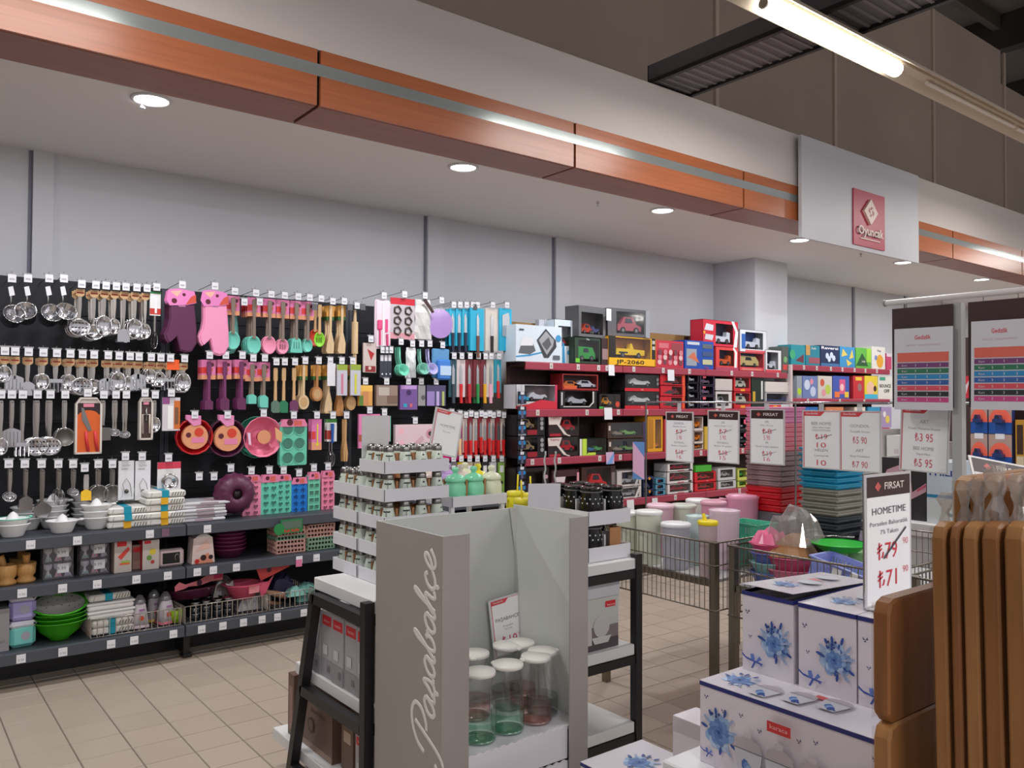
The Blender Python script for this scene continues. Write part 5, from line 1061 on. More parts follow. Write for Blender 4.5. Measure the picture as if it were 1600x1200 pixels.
# board games on the right-hand unit, top shelf
A2, B2, C2 = tz2[0], tz2[1], tz2[2]
GG = 'board games and puzzle boxes'
for px0, px1, yt, c, sh, lb in ((1236, 1258, 538, (38, 146, 160), (('p', (110, 44, 60), ((-.2, .2), (.4, .55), (.4, .1))), ('d', (60, 170, 120), -.4, .5, .2)), 'teal game box with a plum shape'), (1259, 1281, 539, (40, 130, 150), (('r', (200, 150, 80), -.5, -.2, .5, 1), ('r', (150, 80, 90), -.3, .5, .1, .4), ('t', (240, 240, 240), 'Dorfa', .05, .8, .12)), 'teal and brown game box'),
                              (1282, 1311, 539, (34, 48, 86), (('t', (236, 236, 240), 'Reversi', 0, .82, .13, .9, .02), ('d', (200, 214, 230), -.15, .5, .09), ('d', (200, 214, 230), .08, .55, .09), ('d', (200, 214, 230), .2, .4, .09), ('d', (200, 214, 230), -.05, .35, .09), ('r', (60, 110, 160), -.5, .5, 0, .14)), 'navy game box printed Reversi'),
                              (1312, 1336, 541, (60, 140, 190), (('p', (214, 190, 90), ((-.3, .9), (0, .6), (-.4, .5))), ('p', (214, 190, 90), ((.3, .9), (.1, .4), (.4, .5))), ('p', (214, 190, 90), ((-.1, .4), (.3, .2), (0, .05)))), 'blue and yellow patterned game box'), (1337, 1361, 543, (96, 176, 70), (('p', (36, 84, 44), ((-.5, .1), (-.1, .75), (.1, .5), (.3, .1))), ('t', (240, 240, 230), 'Jungle', 0, .3, .1), ('r', (150, 210, 60), .2, .5, .3, 1)), 'lime and dark green game box'),
                              (1362, 1383, 541, (226, 222, 214), (('d', (226, 160, 40), .1, .35, .26), ('d', (120, 140, 190), -.2, .5, .1), ('t', (60, 60, 80), 'Ringo', .05, .78, .1)), 'white game box with an orange disc'), (1385, 1393, 552, (196, 70, 110), (('r', (220, 200, 210), -.5, .5, .8, 1),), 'pink and white narrow box at the shelf end')):
    toy(px0, px1, yt, A2, 'board_game', lb, c, sh, group=GG, cat='board game')
for px0, px1, c, sh, lb in ((1245, 1253, (150, 160, 170), (('d', (180, 210, 40), 0, .3, .4),), 'grey box with a lime figure'), (1254, 1277, (110, 130, 180), (('d', (200, 210, 230), -.2, .6, .2), ('d', (190, 200, 225), .2, .3, .2), ('d', (214, 140, 160), .1, .75, .12)), 'blue lilac puzzle with pale blobs'), (1278, 1300, (206, 200, 190), (('d', (200, 90, 60), -.2, .7, .15), ('d', (180, 200, 80), .2, .4, .2), ('d', (220, 150, 160), -.1, .25, .15)), 'cream puzzle with coloured spots'),
                          (1301, 1327, (70, 90, 170), (('r', (214, 90, 130), -.1, .25, .2, .85), ('d', (236, 190, 190), .05, .5, .12), ('r', (230, 120, 60), -.4, -.1, .05, .3), ('r', (230, 190, 60), .2, .45, .05, .3)), 'blue puzzle with a pink castle'), (1333, 1350, (196, 50, 60), (('d', (150, 110, 110), .1, .5, .2), ('r', (230, 190, 60), -.3, .3, .8, .95)), 'red game with a yellow band'), (1351, 1371, (232, 206, 60), (('d', (236, 190, 160), -.05, .45, .3), ('d', (70, 40, 36), .3, .45, .12), ('r', (70, 180, 210), -.5, .5, 0, .2)), 'yellow box with a round peach spot'),
                          (1372, 1394, (226, 224, 214), (('t', (30, 30, 30), 'BOUNCE', 0, .5, .14, .8, .03), ('t', (30, 30, 30), 'OFF', .1, .28, .14, .4, .03), ('r', (70, 160, 130), -.4, 0, .8, .95)), 'white box printed BOUNCE OFF')):
    toy(px0, px1, 587, B2, 'board_game', lb, c, sh, group=GG, cat='board game')
for px0, px1, c, lb in ((1245, 1252, (60, 150, 170), 'teal box'), (1253, 1278, (50, 110, 180), 'blue box'), (1290, 1318, (210, 130, 90), 'orange box'), (1335, 1352, (226, 214, 196), 'cream box'), (1356, 1375, (60, 150, 190), 'sky blue box'), (1377, 1393, (170, 150, 190), 'mauve puzzle box')):
    toy(px0, px1, 636, C2, 'puzzle_box', lb + ' on the third shelf of the games unit', c, (('d', (226, 200, 90), .1, .4, .2), ('d', (230, 224, 220), -.2, .65, .15)), group=GG, cat='puzzle')
# second shelf
GT = 'toy boxes on the pink-railed shelves'
toy(806, 871, 600, B_, 'train_box', 'white and red box with a grey window and racing strip', (206, 206, 210), (-.3, .45, .3, .96), (120, 112, 108), [('bike', (214, 214, 220), 0, .9)], [('p', (202, 40, 60), ((-.5, .0), (.5, 0), (.5, .3), (.1, .38), (-.2, .2), (-.5, .12))), ('r', (206, 50, 90), .44, .5, .3, 1), ('r', (40, 150, 180), -.36, -.2, .36, .5)], kind='win')
bt_, (bx0, bx1, bh) = toy(874, 933, 610, B_, 'motorbike_box', 'black box with a white rounded frame and a grey toy bike', (28, 28, 30), (-.36, .4, .16, .96), (30, 30, 34), [('bike', (190, 192, 198), 0, 1)], [('p', (206, 204, 200), ((.38, .96), (.42, .96), (.42, .35), (.3, .1), (-.4, .1), (-.4, .15), (.28, .15), (.38, .38))), ('r', (200, 196, 196), -.46, -.42, .2, .9)], kind='win')
x0, x1, h = span(878, 935, 583, B_ + bh, 4.97)
thing('figure_set_box', 'orange and red box lying on the black bike box', 'toy box', windowbox(x1 - x0, .15, max(h, .09), (150, 34, 38), (-.46, .46, .14, .9), (66, 30, 30), [('car', (220, 120, 60), -.2, .7), ('car', (206, 206, 214), .2, .8)], [('r', (206, 90, 40), -.45, -.1, .1, .3)]), ((x0 + x1) / 2, 4.97, B_ + bh), 0, GT)
toy(936, 970, 615, B_, 'small_car_box', 'small dark box with an orange toy car', (44, 34, 34), (-.4, .2, .2, .9), (40, 30, 30), [('car', (230, 150, 30), 0, 1)], [('r', (70, 170, 70), -.5, -.3, 0, .15), ('d', (200, 70, 50), .35, .3, .1)], kind='win')
def stackbox(px0, px1, ys, zb, name, labels, *spec, Y=4.965, d=.16, kind='win', **kw):
    z = zb
    for i, yt in enumerate(ys):
        x0, x1, h = span(px0, px1, yt, z, Y); h = max(h, .05)
        tree = windowbox(x1 - x0 - .004, d, h, *spec, **kw) if kind == 'win' else pbox(x1 - x0 - .004, d, h, *spec, **kw)
        thing(name, labels + ', ' + ['lowest', 'second up', 'third up', 'fourth up', 'fifth up'][i], 'toy box', tree, ((x0 + x1) / 2 + rnd.uniform(-.004, .004), Y, z), 0, GT); z += h + .001
stackbox(976, 1030, (611, 584), B_, 'motorbike_box', 'black box with a white and grey toy bike over a red strip', (30, 28, 30), (-.42, .4, .24, .96), (44, 38, 38), [('bike', (206, 206, 200), 0, 1.1)], [('r', (200, 22, 40), -.5, .5, 0, .18), ('t', (240, 200, 200), 'RAL', 0, .05, .09), ('d', (120, 120, 124), .45, .7, .035), ('d', (120, 120, 124), .45, .45, .035)])
stackbox(1031, 1071, (619, 602, 585), B_, 'car_box', 'red and dark box with a small toy car', (196, 24, 42), (-.05, .36, .12, .9), (60, 54, 54), [('car', (150, 50, 60), 0, 1)], [('p', (60, 54, 52), ((-.4, .3), (-.1, .6), (0, .4), (-.1, .2))), ('r', (222, 80, 40), .38, .48, 0, 1)])
stackbox(1074, 1092, (624, 611, 598, 585), B_, 'figure_box', 'narrow black box with a silver toy figure', (34, 30, 42), (-.4, .4, .1, .9), (30, 26, 40), [('bike', (190, 196, 206), 0, 1)], pane=False)
stackbox(1093, 1117, (618, 602, 586), B_, 'figure_box', 'purple and black box with a violet toy figure', (54, 44, 66), (-.4, .4, .1, .9), (40, 34, 52), [('bike', (120, 100, 130), 0, 1)], [('r', (214, 80, 100), -.3, -.1, .7, .9)], pane=False)
stackbox(1118, 1144, (611,), B_, 'car_box', 'white and black window box with a grey car', (206, 200, 200), (-.4, .3, .14, .84), (30, 30, 34), [('car', (170, 172, 178), 0, 1)])
thing('white_carton', 'plain grey white carton above the grey car box', 'box', pbox(at(1144, 600, Y=4.965).x - at(1118, 600, Y=4.965).x, .16, .11, (196, 186, 182), ()), ((at(1144, 600, Y=4.965).x + at(1118, 600, Y=4.965).x) / 2, 4.965, zat(1130, 610, 4.965)), 0, GT)
stackbox(1146, 1173, (612, 588), B_, 'van_box', 'red, green and white window box with a white toy van', (196, 34, 44), (-.4, .42, .24, .92), (28, 40, 34), [('van', (220, 218, 200), 0, .9)], [('r', (236, 160, 40), -.1, .15, .04, .18), ('t', (236, 236, 236), 'Van', -.1, .8, .1)])
toy(1174, 1194, 590, B_, 'vehicle_box', 'dark green box with a yellow post', (28, 44, 36), [('r', (200, 160, 40), -.4, -.2, .2, .55), ('r', (206, 206, 206), .25, .4, .3, .9)])
stackbox(1196, 1236, (613,), B_, 'vehicle_box', 'window box with a navy toy truck and red foot', (206, 206, 210), (-.46, .46, .26, .94), (26, 36, 70), [('truck', (60, 70, 110), 0, 1)], [('r', (204, 44, 44), -.5, .1, 0, .22), ('r', (230, 160, 40), -.2, -.05, .03, .18)])
thing('white_carton', 'plain white carton lying on the navy truck box', 'box', pbox(at(1236, 600, Y=4.965).x - at(1196, 600, Y=4.965).x, .16, .105, (212, 204, 200), (('d', (170, 160, 160), .4, .8, .03),)), ((at(1236, 600, Y=4.965).x + at(1196, 600, Y=4.965).x) / 2, 4.965, zat(1215, 613, 4.965) + .001), 0, GT)
# third shelf
stackbox(808, 852, (682, 648), C_, 'car_box', 'black box with three silver discs and a beige toy car', (28, 26, 30), (-.45, .22, .3, .92), (30, 28, 32), [('car', (176, 150, 110), 0, 1)], [('d', (150, 150, 156), .38, .8, .06), ('d', (150, 150, 156), .38, .58, .06), ('d', (150, 150, 156), .38, .36, .06), ('r', (150, 24, 40), -.15, .2, .05, .28), ('r', (160, 176, 186), -.48, -.2, .03, .2)])
stackbox(856, 905, (683, 648), C_, 'car_box', 'box marked TAIYO with a red toy car under a clear wing', (44, 30, 32), (-.1, .46, .2, .95), (96, 84, 76), [('car', (196, 40, 52), 0, 1)], [('p', (216, 204, 196), ((-.5, .95), (-.05, .97), (-.14, .55), (.1, .1), (.22, .04), (.18, .0), (0, .1), (-.22, .55), (-.48, .55))), ('t', (150, 30, 60), 'TAIYO', -.28, .8, .1, .3, .02), ('r', (170, 30, 44), -.45, -.1, .02, .14)])
stackbox(906, 948, (686,), C_, 'figure_box', 'lime cornered box with blue and green toy figures', (34, 46, 40), (-.2, .46, .16, .95), (30, 44, 60), [('bike', (70, 130, 180), -.12, .6), ('bike', (80, 170, 90), .15, .7)], [('p', (190, 220, 70), ((-.4, 0), (-.24, 0), (-.2, .16), (.1, .16), (.1, .0), (-.24, .0), (-.24, 1), (-.4, 1))), ('r', (226, 226, 220), -.5, -.42, 0, 1)])
stackbox(949, 1010, (686, 660), C_, 'figure_box', 'dark brown box with green and bone coloured creatures', (70, 48, 40), (-.4, .4, .12, .94), (40, 34, 30), [('bike', (150, 130, 110), -.15, .6), ('bike', (120, 170, 80), .1, .7)], [('r', (60, 50, 90), .42, .5, 0, 1), ('r', (200, 190, 180), -.47, -.42, .5, .8)])
toy(1011, 1036, 650, C_, 'digger_box', 'tall yellow box with an orange toy', (226, 160, 30), (.0, .4, .1, .9), (200, 120, 30), [('truck', (230, 140, 40), 0, 1)], [('r', (180, 120, 30), -.45, -.1, .1, .9)], kind='win')
stackbox(1084, 1099, (694, 674, 651), C_, 'digger_box', 'small white box with an orange digger between the hanging signs', (206, 190, 180), (-.5, .4, .2, .95), (120, 60, 30), [('truck', (230, 130, 40), 0, 1)], pane=False)
stackbox(1156, 1167, (694, 674, 651), C_, 'figure_box', 'small black box with a pink spot between the hanging signs', (40, 40, 48), (-.4, .4, .2, .9), (30, 30, 36), [('bike', (180, 180, 190), 0, 1)], [('r', (226, 80, 120), .1, .4, .5, .8)], pane=False)
for k, (px0, px1) in enumerate(((1038, 1060), (1061, 1083), (1101, 1128), (1129, 1154), (1170, 1196), (1197, 1222))):
    toy(px0, px1, 655 + k % 3 * 6, C_, 'toy_carton', 'toy carton mostly hidden behind the price signs, ' + ORD[k] + (' from the left' if k else ''), [(190, 60, 60), (60, 80, 120), (206, 170, 60), (90, 120, 90), (180, 180, 186), (120, 60, 110)][k], (('r', (226, 226, 226), -.3, .3, .6, .85),))
stackbox(1224, 1236, (700, 670), C_, 'toy_carton', 'red and white carton at the end of the third shelf', (206, 50, 56), (-.4, .3, .2, .9), (220, 180, 160), [('car', (214, 180, 150), 0, 1)], pane=False)
for px, z, w_, h_, c in ((957, tz[0], .07, .09, TAGW), (1050, tz[0] - .02, .085, .10, TAGW), (952, tz[1] + .01, .09, .10, TAGW), (955, tz[2] + .02, .10, .10, P((200, 170, 200))), (1000, tz[2] + .02, .10, .10, P((206, 176, 206))), (987, tz[3] - .01, .08, .09, TAGW), (1025, tz[3] - .015, .07, .08, TAGW)):
    x = at(px, 600, Y=TY - .02).x
    g = G().box(-w_ / 2, w_ / 2, -.003, 0, -h_, 0, c)
    if c is not TAGW: g.prism([(-w_ / 2, -h_), (w_ * .2, -h_), (w_ / 2, -h_ * .3), (w_ / 2, 0)], -.0036, -.003, P((120, 160, 214)))
    thing('shelf_card', '%s card hung on the pink rail, %s' % ('white' if c is TAGW else 'pink and blue', nth('shelfcard' + str(c is TAGW))), 'price card', g, (x, TY - .004, z), rnd.uniform(-.1, .1), 'cards hung on the pink rails', rx=-.05)
p = at(984, 690, X=5.15); h_ = p.z - at(984, 748, X=5.15).z
thing('aisle_flag', 'narrow blue and pink flag sign sticking out from the toy shelf', 'sign', proto(('flag_board', G().box(-.004, .004, -.10, 0, 0, h_, P((96, 140, 196)))), ('printed_side', G().add([(-.0046, -.10, 0), (-.0046, 0, h_ * .2), (-.0046, 0, h_), (-.0046, -.10, h_ * .6)], [(0, 1, 2, 3)], P((214, 170, 200)))), ('bracket', G().box(-.003, .003, 0, .02, h_ * .85, h_ * .9, STEEL))), (5.15, TY - .022, p.z - h_), .5)
# fourth shelf
toy(806, 858, 732, D_, 'car_box', 'large dark box with a maroon toy car and three discs', (40, 24, 30), (-.45, .3, .1, .9), (44, 22, 30), [('car', (110, 24, 44), 0, 1.1)], [('d', (190, 150, 160), .42, .75, .05), ('d', (190, 150, 160), .42, .5, .05), ('d', (190, 150, 160), .42, .25, .05)], kind='win')
toy(862, 905, 735, D_, 'car_box', 'dark box with a maroon car, white seven and pink figure', (66, 34, 40), (-.1, .4, .1, .8), (70, 30, 40), [('car', (160, 30, 50), 0, 1)], [('p', (214, 200, 206), ((-.4, .8), (0, .8), (-.15, .2), (-.25, .2), (-.15, .65), (-.4, .65))), ('r', (214, 150, 160), .42, .5, .3, .9)], kind='win')
toy(908, 962, 730, D_, 'car_box', 'brown box with a bright red toy car', (60, 36, 30), (-.35, .35, .3, .95), (50, 26, 24), [('car', (226, 30, 36), 0, 1)], [('r', (206, 60, 50), -.3, .2, .1, .28), ('r', (130, 120, 120), .38, .48, .3, .8)], kind='win')
stackbox(964, 1003, (762, 736), D_, 'van_box', 'white box with a grey window and a small silver vehicle', (206, 200, 196), (-.3, .4, .14, .9), (96, 90, 90), [('truck', (190, 190, 196), 0, .9)], [('p', (222, 220, 220), ((.4, 1), (.5, 1), (.3, 0), (.2, 0)))])
stackbox(1005, 1022, (768, 745), D_, 'toy_carton', 'dark blue box with an orange ring', (40, 50, 80), (-.4, .4, .1, .8), (34, 30, 44), [('car', (60, 80, 120), 0, 1)], [('d', (230, 140, 40), .1, .85, .1)], pane=False)
stackbox(1024, 1040, (776, 762, 748), D_, 'toy_carton', 'small blue and white carton', (90, 150, 180), (-.3, .3, .2, .8), (70, 80, 110), [('car', (190, 60, 70), 0, .9)], pane=False)
stackbox(1042, 1083, (757, 738, 725), D_, 'car_box', 'white window box with a crimson toy car', (216, 210, 208), (-.4, .4, .22, .92), (84, 74, 66), [('car', (170, 34, 60), 0, 1)], [('r', (206, 90, 100), -.1, .15, .05, .13), ('r', (40, 40, 44), .32, .45, .05, .2)])
stackbox(1085, 1119, (755, 738), D_, 'car_box', 'red window box with a small red toy car', (206, 28, 42), (-.36, .4, .24, .9), (84, 66, 58), [('car', (206, 30, 40), 0, .9)], [('t', (240, 220, 220), 'Car', .1, .06, .12)])
toy(1087, 1112, 728, zat(1100, 738, 4.965), 'green_car', 'small bright green toy vehicle on the red boxes', (70, 170, 50), (), d=.1)
stackbox(1121, 1150, (752, 732), D_, 'car_box', 'white box with a dark window and pale car', (196, 194, 196), (-.34, .34, .24, .86), (40, 40, 44), [('car', (200, 190, 190), 0, .9)])
stackbox(1152, 1168, (752, 733), D_, 'car_box', 'lime and red box at the end of the lowest visible shelf', (190, 200, 90), (-.3, .4, .3, .9), (90, 50, 40), [('car', (60, 160, 60), 0, 1)], pane=False)
# ================================================================ WHITE STEPPED STAND with the cardboard displays
SX0, SX1, SY0 = 1.30, 2.54, 2.40
WB = M((222, 222, 222), .5, 0, 'card'); BF = P((26, 25, 26), .45)
st = link('display_stand', None); st['label'] = 'black framed stand with white shelves behind the grey cardboard display'; st['category'] = 'stand'
for z, yb, nm in ((.85, 2.86, 'top_board'), (.495, 3.03, 'middle_board'), (.175, 3.25, 'lower_board')):
    part(nm, G().bbox(SX0 + (.0 if z > .8 else .005), SX1 - (0 if z > .8 else .02), SY0 + .0, yb, z - .045, z - .001, WB, .003), st)
def bar(g, p0, p1, t, m):
    p0 = Vector(p0); p1 = Vector(p1); d = p1 - p0
    if abs(d.z) > max(abs(d.x), abs(d.y)): a, b = Vector((t, 0, 0)), Vector((0, t, 0))
    elif abs(d.x) > abs(d.y): a, b = Vector((0, t, 0)), Vector((0, 0, t))
    else: a, b = Vector((t, 0, 0)), Vector((0, 0, t))
    vs = [p + s * a + q * b for p in (p0, p1) for s, q in ((-1, -1), (1, -1), (1, 1), (-1, 1))]
    return g.add(vs, [(0, 1, 5, 4), (1, 2, 6, 5), (2, 3, 7, 6), (3, 0, 4, 7), (0, 3, 2, 1), (4, 5, 6, 7)], m)
for x in (SX0 - .018, SX1 - .0):
    part('leg', bar(G(), (x, SY0 + .01, 0), (x, SY0 + .01, .845 if x < 2 else .866), .0175, BF), st)
    part('leg', bar(G(), (x, 3.03, 0), (x, 2.80, .80), .0175, BF), st)
    part('cross_bar', bar(G(), (x, SY0 + .03, .785), (x, 2.80, .785), .0175, BF), st)
    part('cross_bar', bar(G(), (x, SY0 + .03, .43), (x, 2.90, .43), .0175, BF), st)
    part('cross_bar', bar(G(), (x, SY0 + .03, .11), (x, 2.98, .11), .0175, BF), st)
for z in (.785, .43, .11): part('cross_bar', bar(G(), (SX0, SY0 + .015, z), (SX1, SY0 + .015, z), .0175, BF), st)
part('cross_bar', bar(G(), (SX0, SY0 + .015, .018), (SX1, SY0 + .015, .018), .0175, BF), st)
# ---- trays of small glass shakers
TW = P((224, 224, 230), .5); 
def tray(w, d, h=.045, gaps=True):
    t = .004; g = G().box(-w / 2, w / 2, -d / 2, d / 2, 0, .004, TW)
    parts = [('tray_floor', g), ('side', G().box(-w / 2, w / 2, -d / 2, -d / 2 + t, .004, h, TW)), ('side', G().box(-w / 2, w / 2, d / 2 - t, d / 2, .004, h, TW)), ('side', G().box(-w / 2, -w / 2 + t, -d / 2 + t, d / 2 - t, .004, h, TW)), ('side', G().box(w / 2 - t, w / 2, -d / 2 + t, d / 2 - t, .004, h, TW))]
    parts.append(('corner_seam', G().box(-w / 2 - .0012, -w / 2 + .001, -d / 2 - .0008, -d / 2 + .0015, .002, h - .002, P((90, 90, 96)))))
    return parts
def dividers(w, d, nx, ny, h, m=TAN):
    ps = []
    for i in range(nx - 1):
        x = -w / 2 + w * (i + 1) / nx; ps.append(('divider', G().box(x - .004, x + .004, -d / 2 + .03, d / 2 - .03, .005, h, m)))
    for i in range(ny - 1):
        y = -d / 2 + d * (i + 1) / ny; ps.append(('divider', G().box(-w / 2 + .02, w / 2 - .02, y - .0025, y + .0025, .005, h, m)))
    return ps
MILK = P((206, 218, 204), .2)
def shaker(v=0):
    g = G().lathe([(0, 0), (.029, 0), (.030, .006), (.027, .03), (.018, .070), (.0165, .074), (0, .074)], MILK, 14)
    c = G().lathe([(.018, .070), (.0185, .074), (.0185, .086), (.014, .094), (0, .097)], STEEL, 12)
    pr = G()
    DK_ = P((40, 44, 50), .6)
    if v == 0:
        for i in range(5): pr.disc(-.010 + .005 * i, .058 - .001 * (i % 2), .003, -.0235, DK_, 6)
        pr.rect(-.002, .001, .02, .055, -.0285, P((120, 130, 124)))
    else:
        pr.disc(0, .058, .0035, -.0235, DK_, 8).rect(-.009, .009, .040, .043, -.0262, P((130, 136, 130))).rect(-.012, .012, .022, .029, -.0292, DK_)
    for k in range(4):
        q = G(); 
    return proto(('glass_body', g), ('metal_cap', c), ('print', pr))
SHK = [shaker(0), shaker(1)]
TRW, TRD = .27, .19
tree_n = [(n, g.mesh(n), []) for n, g in tray(TRW, TRD) + dividers(TRW, TRD, 4, 3, .068)]
tree_f = [(n, g.mesh(n), []) for n, g in tray(.27, .2) + dividers(.27, .2, 4, 3, .075)]
cxn, cyn = 1.42 + TRW / 2, 2.55 + TRD / 2; cyf = 2.752 + .1 + .002
LV = ['lowest', 'second', 'third', 'fourth', 'top']
for k in range(5):
    z = .8505 + .0985 * k
    thing('shaker_tray', 'white cardboard shaker tray, %s of the front stack' % LV[k], 'tray', tree_n, (cxn, cyn, z), 0, 'shaker trays')
    for i in range(4):
        for j in range(3):
            if j > 0 and i > 0 and not (k == 4 and j < 2): continue
            v = 0 if i < 2 else 1
            thing('shaker', 'white glass shaker, %s tray of front stack, row %s' % (LV[k], ['by the front edge', 'second from front', 'at the back'][j]) + (', ' + ['leftmost', 'second from left', 'third from left', 'rightmost'][i]), 'shaker', SHK[v], (cxn - TRW / 2 + TRW * (i + .5) / 4, cyn - TRD / 2 + TRD * (j + .5) / 3, z + .0045), (-.6 if i == 0 else 0) + rnd.uniform(-.3, .3), 'white glass shakers')
    if k < 4:
        thing('shaker_tray', 'white cardboard shaker tray, %s of the rear stack' % LV[k], 'tray', tree_f, (cxn, cyf, z), 0, 'shaker trays')
        for j in range(3):
            for i in range(2 if k == 3 else 1):
                thing('shaker', 'white glass shaker, %s tray of rear stack, %s%s' % (LV[k], ['front', 'middle', 'back'][j], ', inner one' if i else ''), 'shaker', SHK[0], (cxn - .135 + .27 * (i + .5) / 4, cyf - .1 + .2 * (j + .5) / 3, z + .0045), -1.2 + rnd.uniform(-.4, .4), 'white glass shakers')
a = at(566, 722, Y=2.735); b = at(608, 668, Y=2.735)
thing('display_card', 'blank white card standing behind the top shaker tray', 'card', G().box(0, b.x - a.x, 0, .004, 0, b.z - 1.2455, P((214, 216, 218))), (a.x, 2.737, 1.2455 + .045))
def price_sign(lines, w=.21, h=.297, band=None, redcorner=False, frame=(212, 208, 208), stripe=False):
    g = G().box(-w / 2 - .008, w / 2 + .008, 0, .004, -.006, h + .006, P(frame, .3)); p = G().rect(-w / 2, w / 2, 0, h, -.0006, PAPER)
    q = G()
    if band:
        q.rect(-w / 2, w / 2, h * .84, h, -.0012, P((58, 34, 32)))
        q.flat([(-w * .33, h * .92), (-w * .26, h * .96), (-w * .19, h * .92), (-w * .26, h * .88)], -.0018, P((206, 96, 84)))
        q.text('FIRSAT', w * .12, h * .895, h * .055, -.0018, P((232, 224, 216)), bold=.015, w=w * .46)
    if redcorner:
        q.flat([(-w / 2, h * .92), (-w * .02, h * .92), (w * .1, h), (-w / 2, h)], -.0012, P((222, 70, 80))); q.text('Gedizlik', -w * .26, h * .95, h * .03, -.0018, P((240, 220, 220)), w=w * .36, bold=.02)
        q.rect(-w / 2, w / 2, h * .992, h, -.0011, P((230, 110, 120))).rect(-w / 2, -w / 2 + w * .02, 0, h, -.0011, P((222, 80, 96)))
    for l in lines: q.text(l[0], (l[5] if len(l) > 5 else 0) * w, l[1] * h, l[2] * h, -.0018, P(l[3], .6), w=l[4] * w if l[4] else None)
    for l in lines:
        if l[0].endswith(' '): q.flat([(-w * .14, l[1] * h), (-w * .13, l[1] * h - .002), (w * .30, (l[1] + l[2]) * h * .99), (w * .29, (l[1] + l[2]) * h)], -.0022, INK)
    return proto(('holder', g), ('paper', p), ('print', q))
GRY, RDC, LGR = (120, 116, 120), (220, 96, 106), (172, 168, 172)
sg = price_sign([('HOMETIME', .62, .06, LGR, .6), ('Porselen', .5, .03, LGR, .3)], .12, .17, None, True)
thing('price_sign', 'tilted white price sign behind the top shaker tray', 'price sign', sg, (at(692, 722, Y=2.735).x, 2.735, 1.294), 0, ry=.22, rx=-.05)
# ---- storage jars
def jar(c, lid):
    m = P(c, .18)
    g = G().lathe([(0, 0), (.038, 0), (.042, .008), (.042, .07), (.036, .085), (.037, .092)], m, 22)
    l = G().lathe([(.039, .088), (.041, .094), (.039, .102), (.03, .112), (.012, .118), (.009, .124), (.015, .132), (.012, .143), (0, .147)], P(lid, .18), 20)
    return proto(('jar_body', g), ('lid', l))
MJ = [jar((128, 214, 172), (128, 214, 172)), jar((220, 224, 196), (220, 224, 196)), jar((190, 160, 214), (190, 160, 214)), jar((228, 220, 60), (228, 220, 60)), jar((222, 206, 196), (222, 206, 196))]
a = at(707, 792, Y=2.62); b = at(792, 768, Y=2.62); tw = b.x - a.x; tcx = (a.x + b.x) / 2
tz0 = 1.095
jt_ = [(n, g.mesh(n), []) for n, g in tray(tw, .28, .04) + dividers(tw, .28, 3, 3, .10)]
thing('jar_tray', 'white cardboard tray of coloured storage jars, upper', 'tray', jt_, (tcx, 2.76, tz0), 0, 'storage jar trays')
thing('jar_tray', 'white cardboard tray of storage jars, lower, behind the grey display', 'tray', jt_, (tcx, 2.735, .8505), 0, 'storage jar trays')
SUP = P((226, 226, 230))
for i in range(3):
    for j in range(3):
        x = tcx - tw / 2 + tw * (i + .5) / 3; y = 2.62 + .28 * (j + .5) / 3
        v = [[0, 0, 1], [2, 4, 3], [4, 2, 1]][j][i]
        nm = ['mint', 'cream', 'lilac', 'yellow', 'beige'][v]
        thing('storage_jar', '%s lidded storage jar in the upper tray, %s row%s' % (nm, ['front', 'middle', 'back'][j], ', %s' % ['left', 'centre', 'right'][i]), 'jar', MJ[v], (x, y, tz0 + .0045), 0, 'storage jars')
        if j == 0: thing('storage_jar', '%s storage jar low behind the grey display, %s' % (nm, ['left', 'centre', 'right'][i]), 'jar', MJ[v], (x, y - .02, .855), 0, 'storage jars')
for sx in (-1, 1):
    for sy in (-1, 1): thing('tray_support', 'white cardboard post under the jar tray, %s %s corner' % ('left' if sx < 0 else 'right', 'front' if sy < 0 else 'back'), 'post', G().box(-.008, .008, -.008, .008, 0, tz0 - .8965, SUP), (tcx + sx * (tw / 2 - .010), 2.755 + sy * .115, .8957), 0, 'cardboard posts under the jar tray')
def mug():
    m = M((222, 214, 34), .12)
    g = G().lathe([(0, 0), (.034, 0), (.040, .01), (.041, .085), (.034, .098), (.034, .105)], m, 20)
    l = G().lathe([(.036, .100), (.038, .104), (.038, .118), (.034, .121), (0, .121)], P((226, 214, 50), .35), 20)
    h_ = G().tube([(.040, 0, .085), (.062, 0, .085), (.070, 0, .06), (.062, 0, .03), (.041, 0, .02)], .0065, m, 8)
    s_ = G().tube([(-.008, 0, .11), (-.012, 0, .19)], .0035, P((236, 214, 20)), 8); s2 = G().tube([(.006, .0, .11), (-.006, .0, .19)], .0035, P((236, 214, 20)), 8)
    return proto(('jar_glass', g), ('lid', l), ('handle', h_), ('straw', s_))
MG = mug()
lift = .155
for i, (px, Y, lb) in enumerate(((818, 2.50, 'yellow handled drinking jar with a straw, front'), (832, 2.62, 'yellow handled drinking jar with a straw, behind the front one'), (797, 2.72, 'yellow drinking jar beside the cream storage jar'))):
    p = at(px, 770, Y=Y)
    zb = [p.z - .121, p.z - .121, p.z - .121][i]
    thing('drinking_jar', lb, 'drinking jar', MG, (p.x + (.03 if i == 2 else 0), Y, 1.005), 0 if i < 2 else pi, 'yellow drinking jars')
px_ = at(820, 770, Y=2.6).x
thing('jar_box', 'plain white box under the yellow drinking jars', 'box', G().box(-.085, .07, -.16, .16, 0, .153, TW), (px_ + .04, 2.63, .8505))
a = at(830, 830, Y=2.42); b = at(872, 752, Y=2.42)
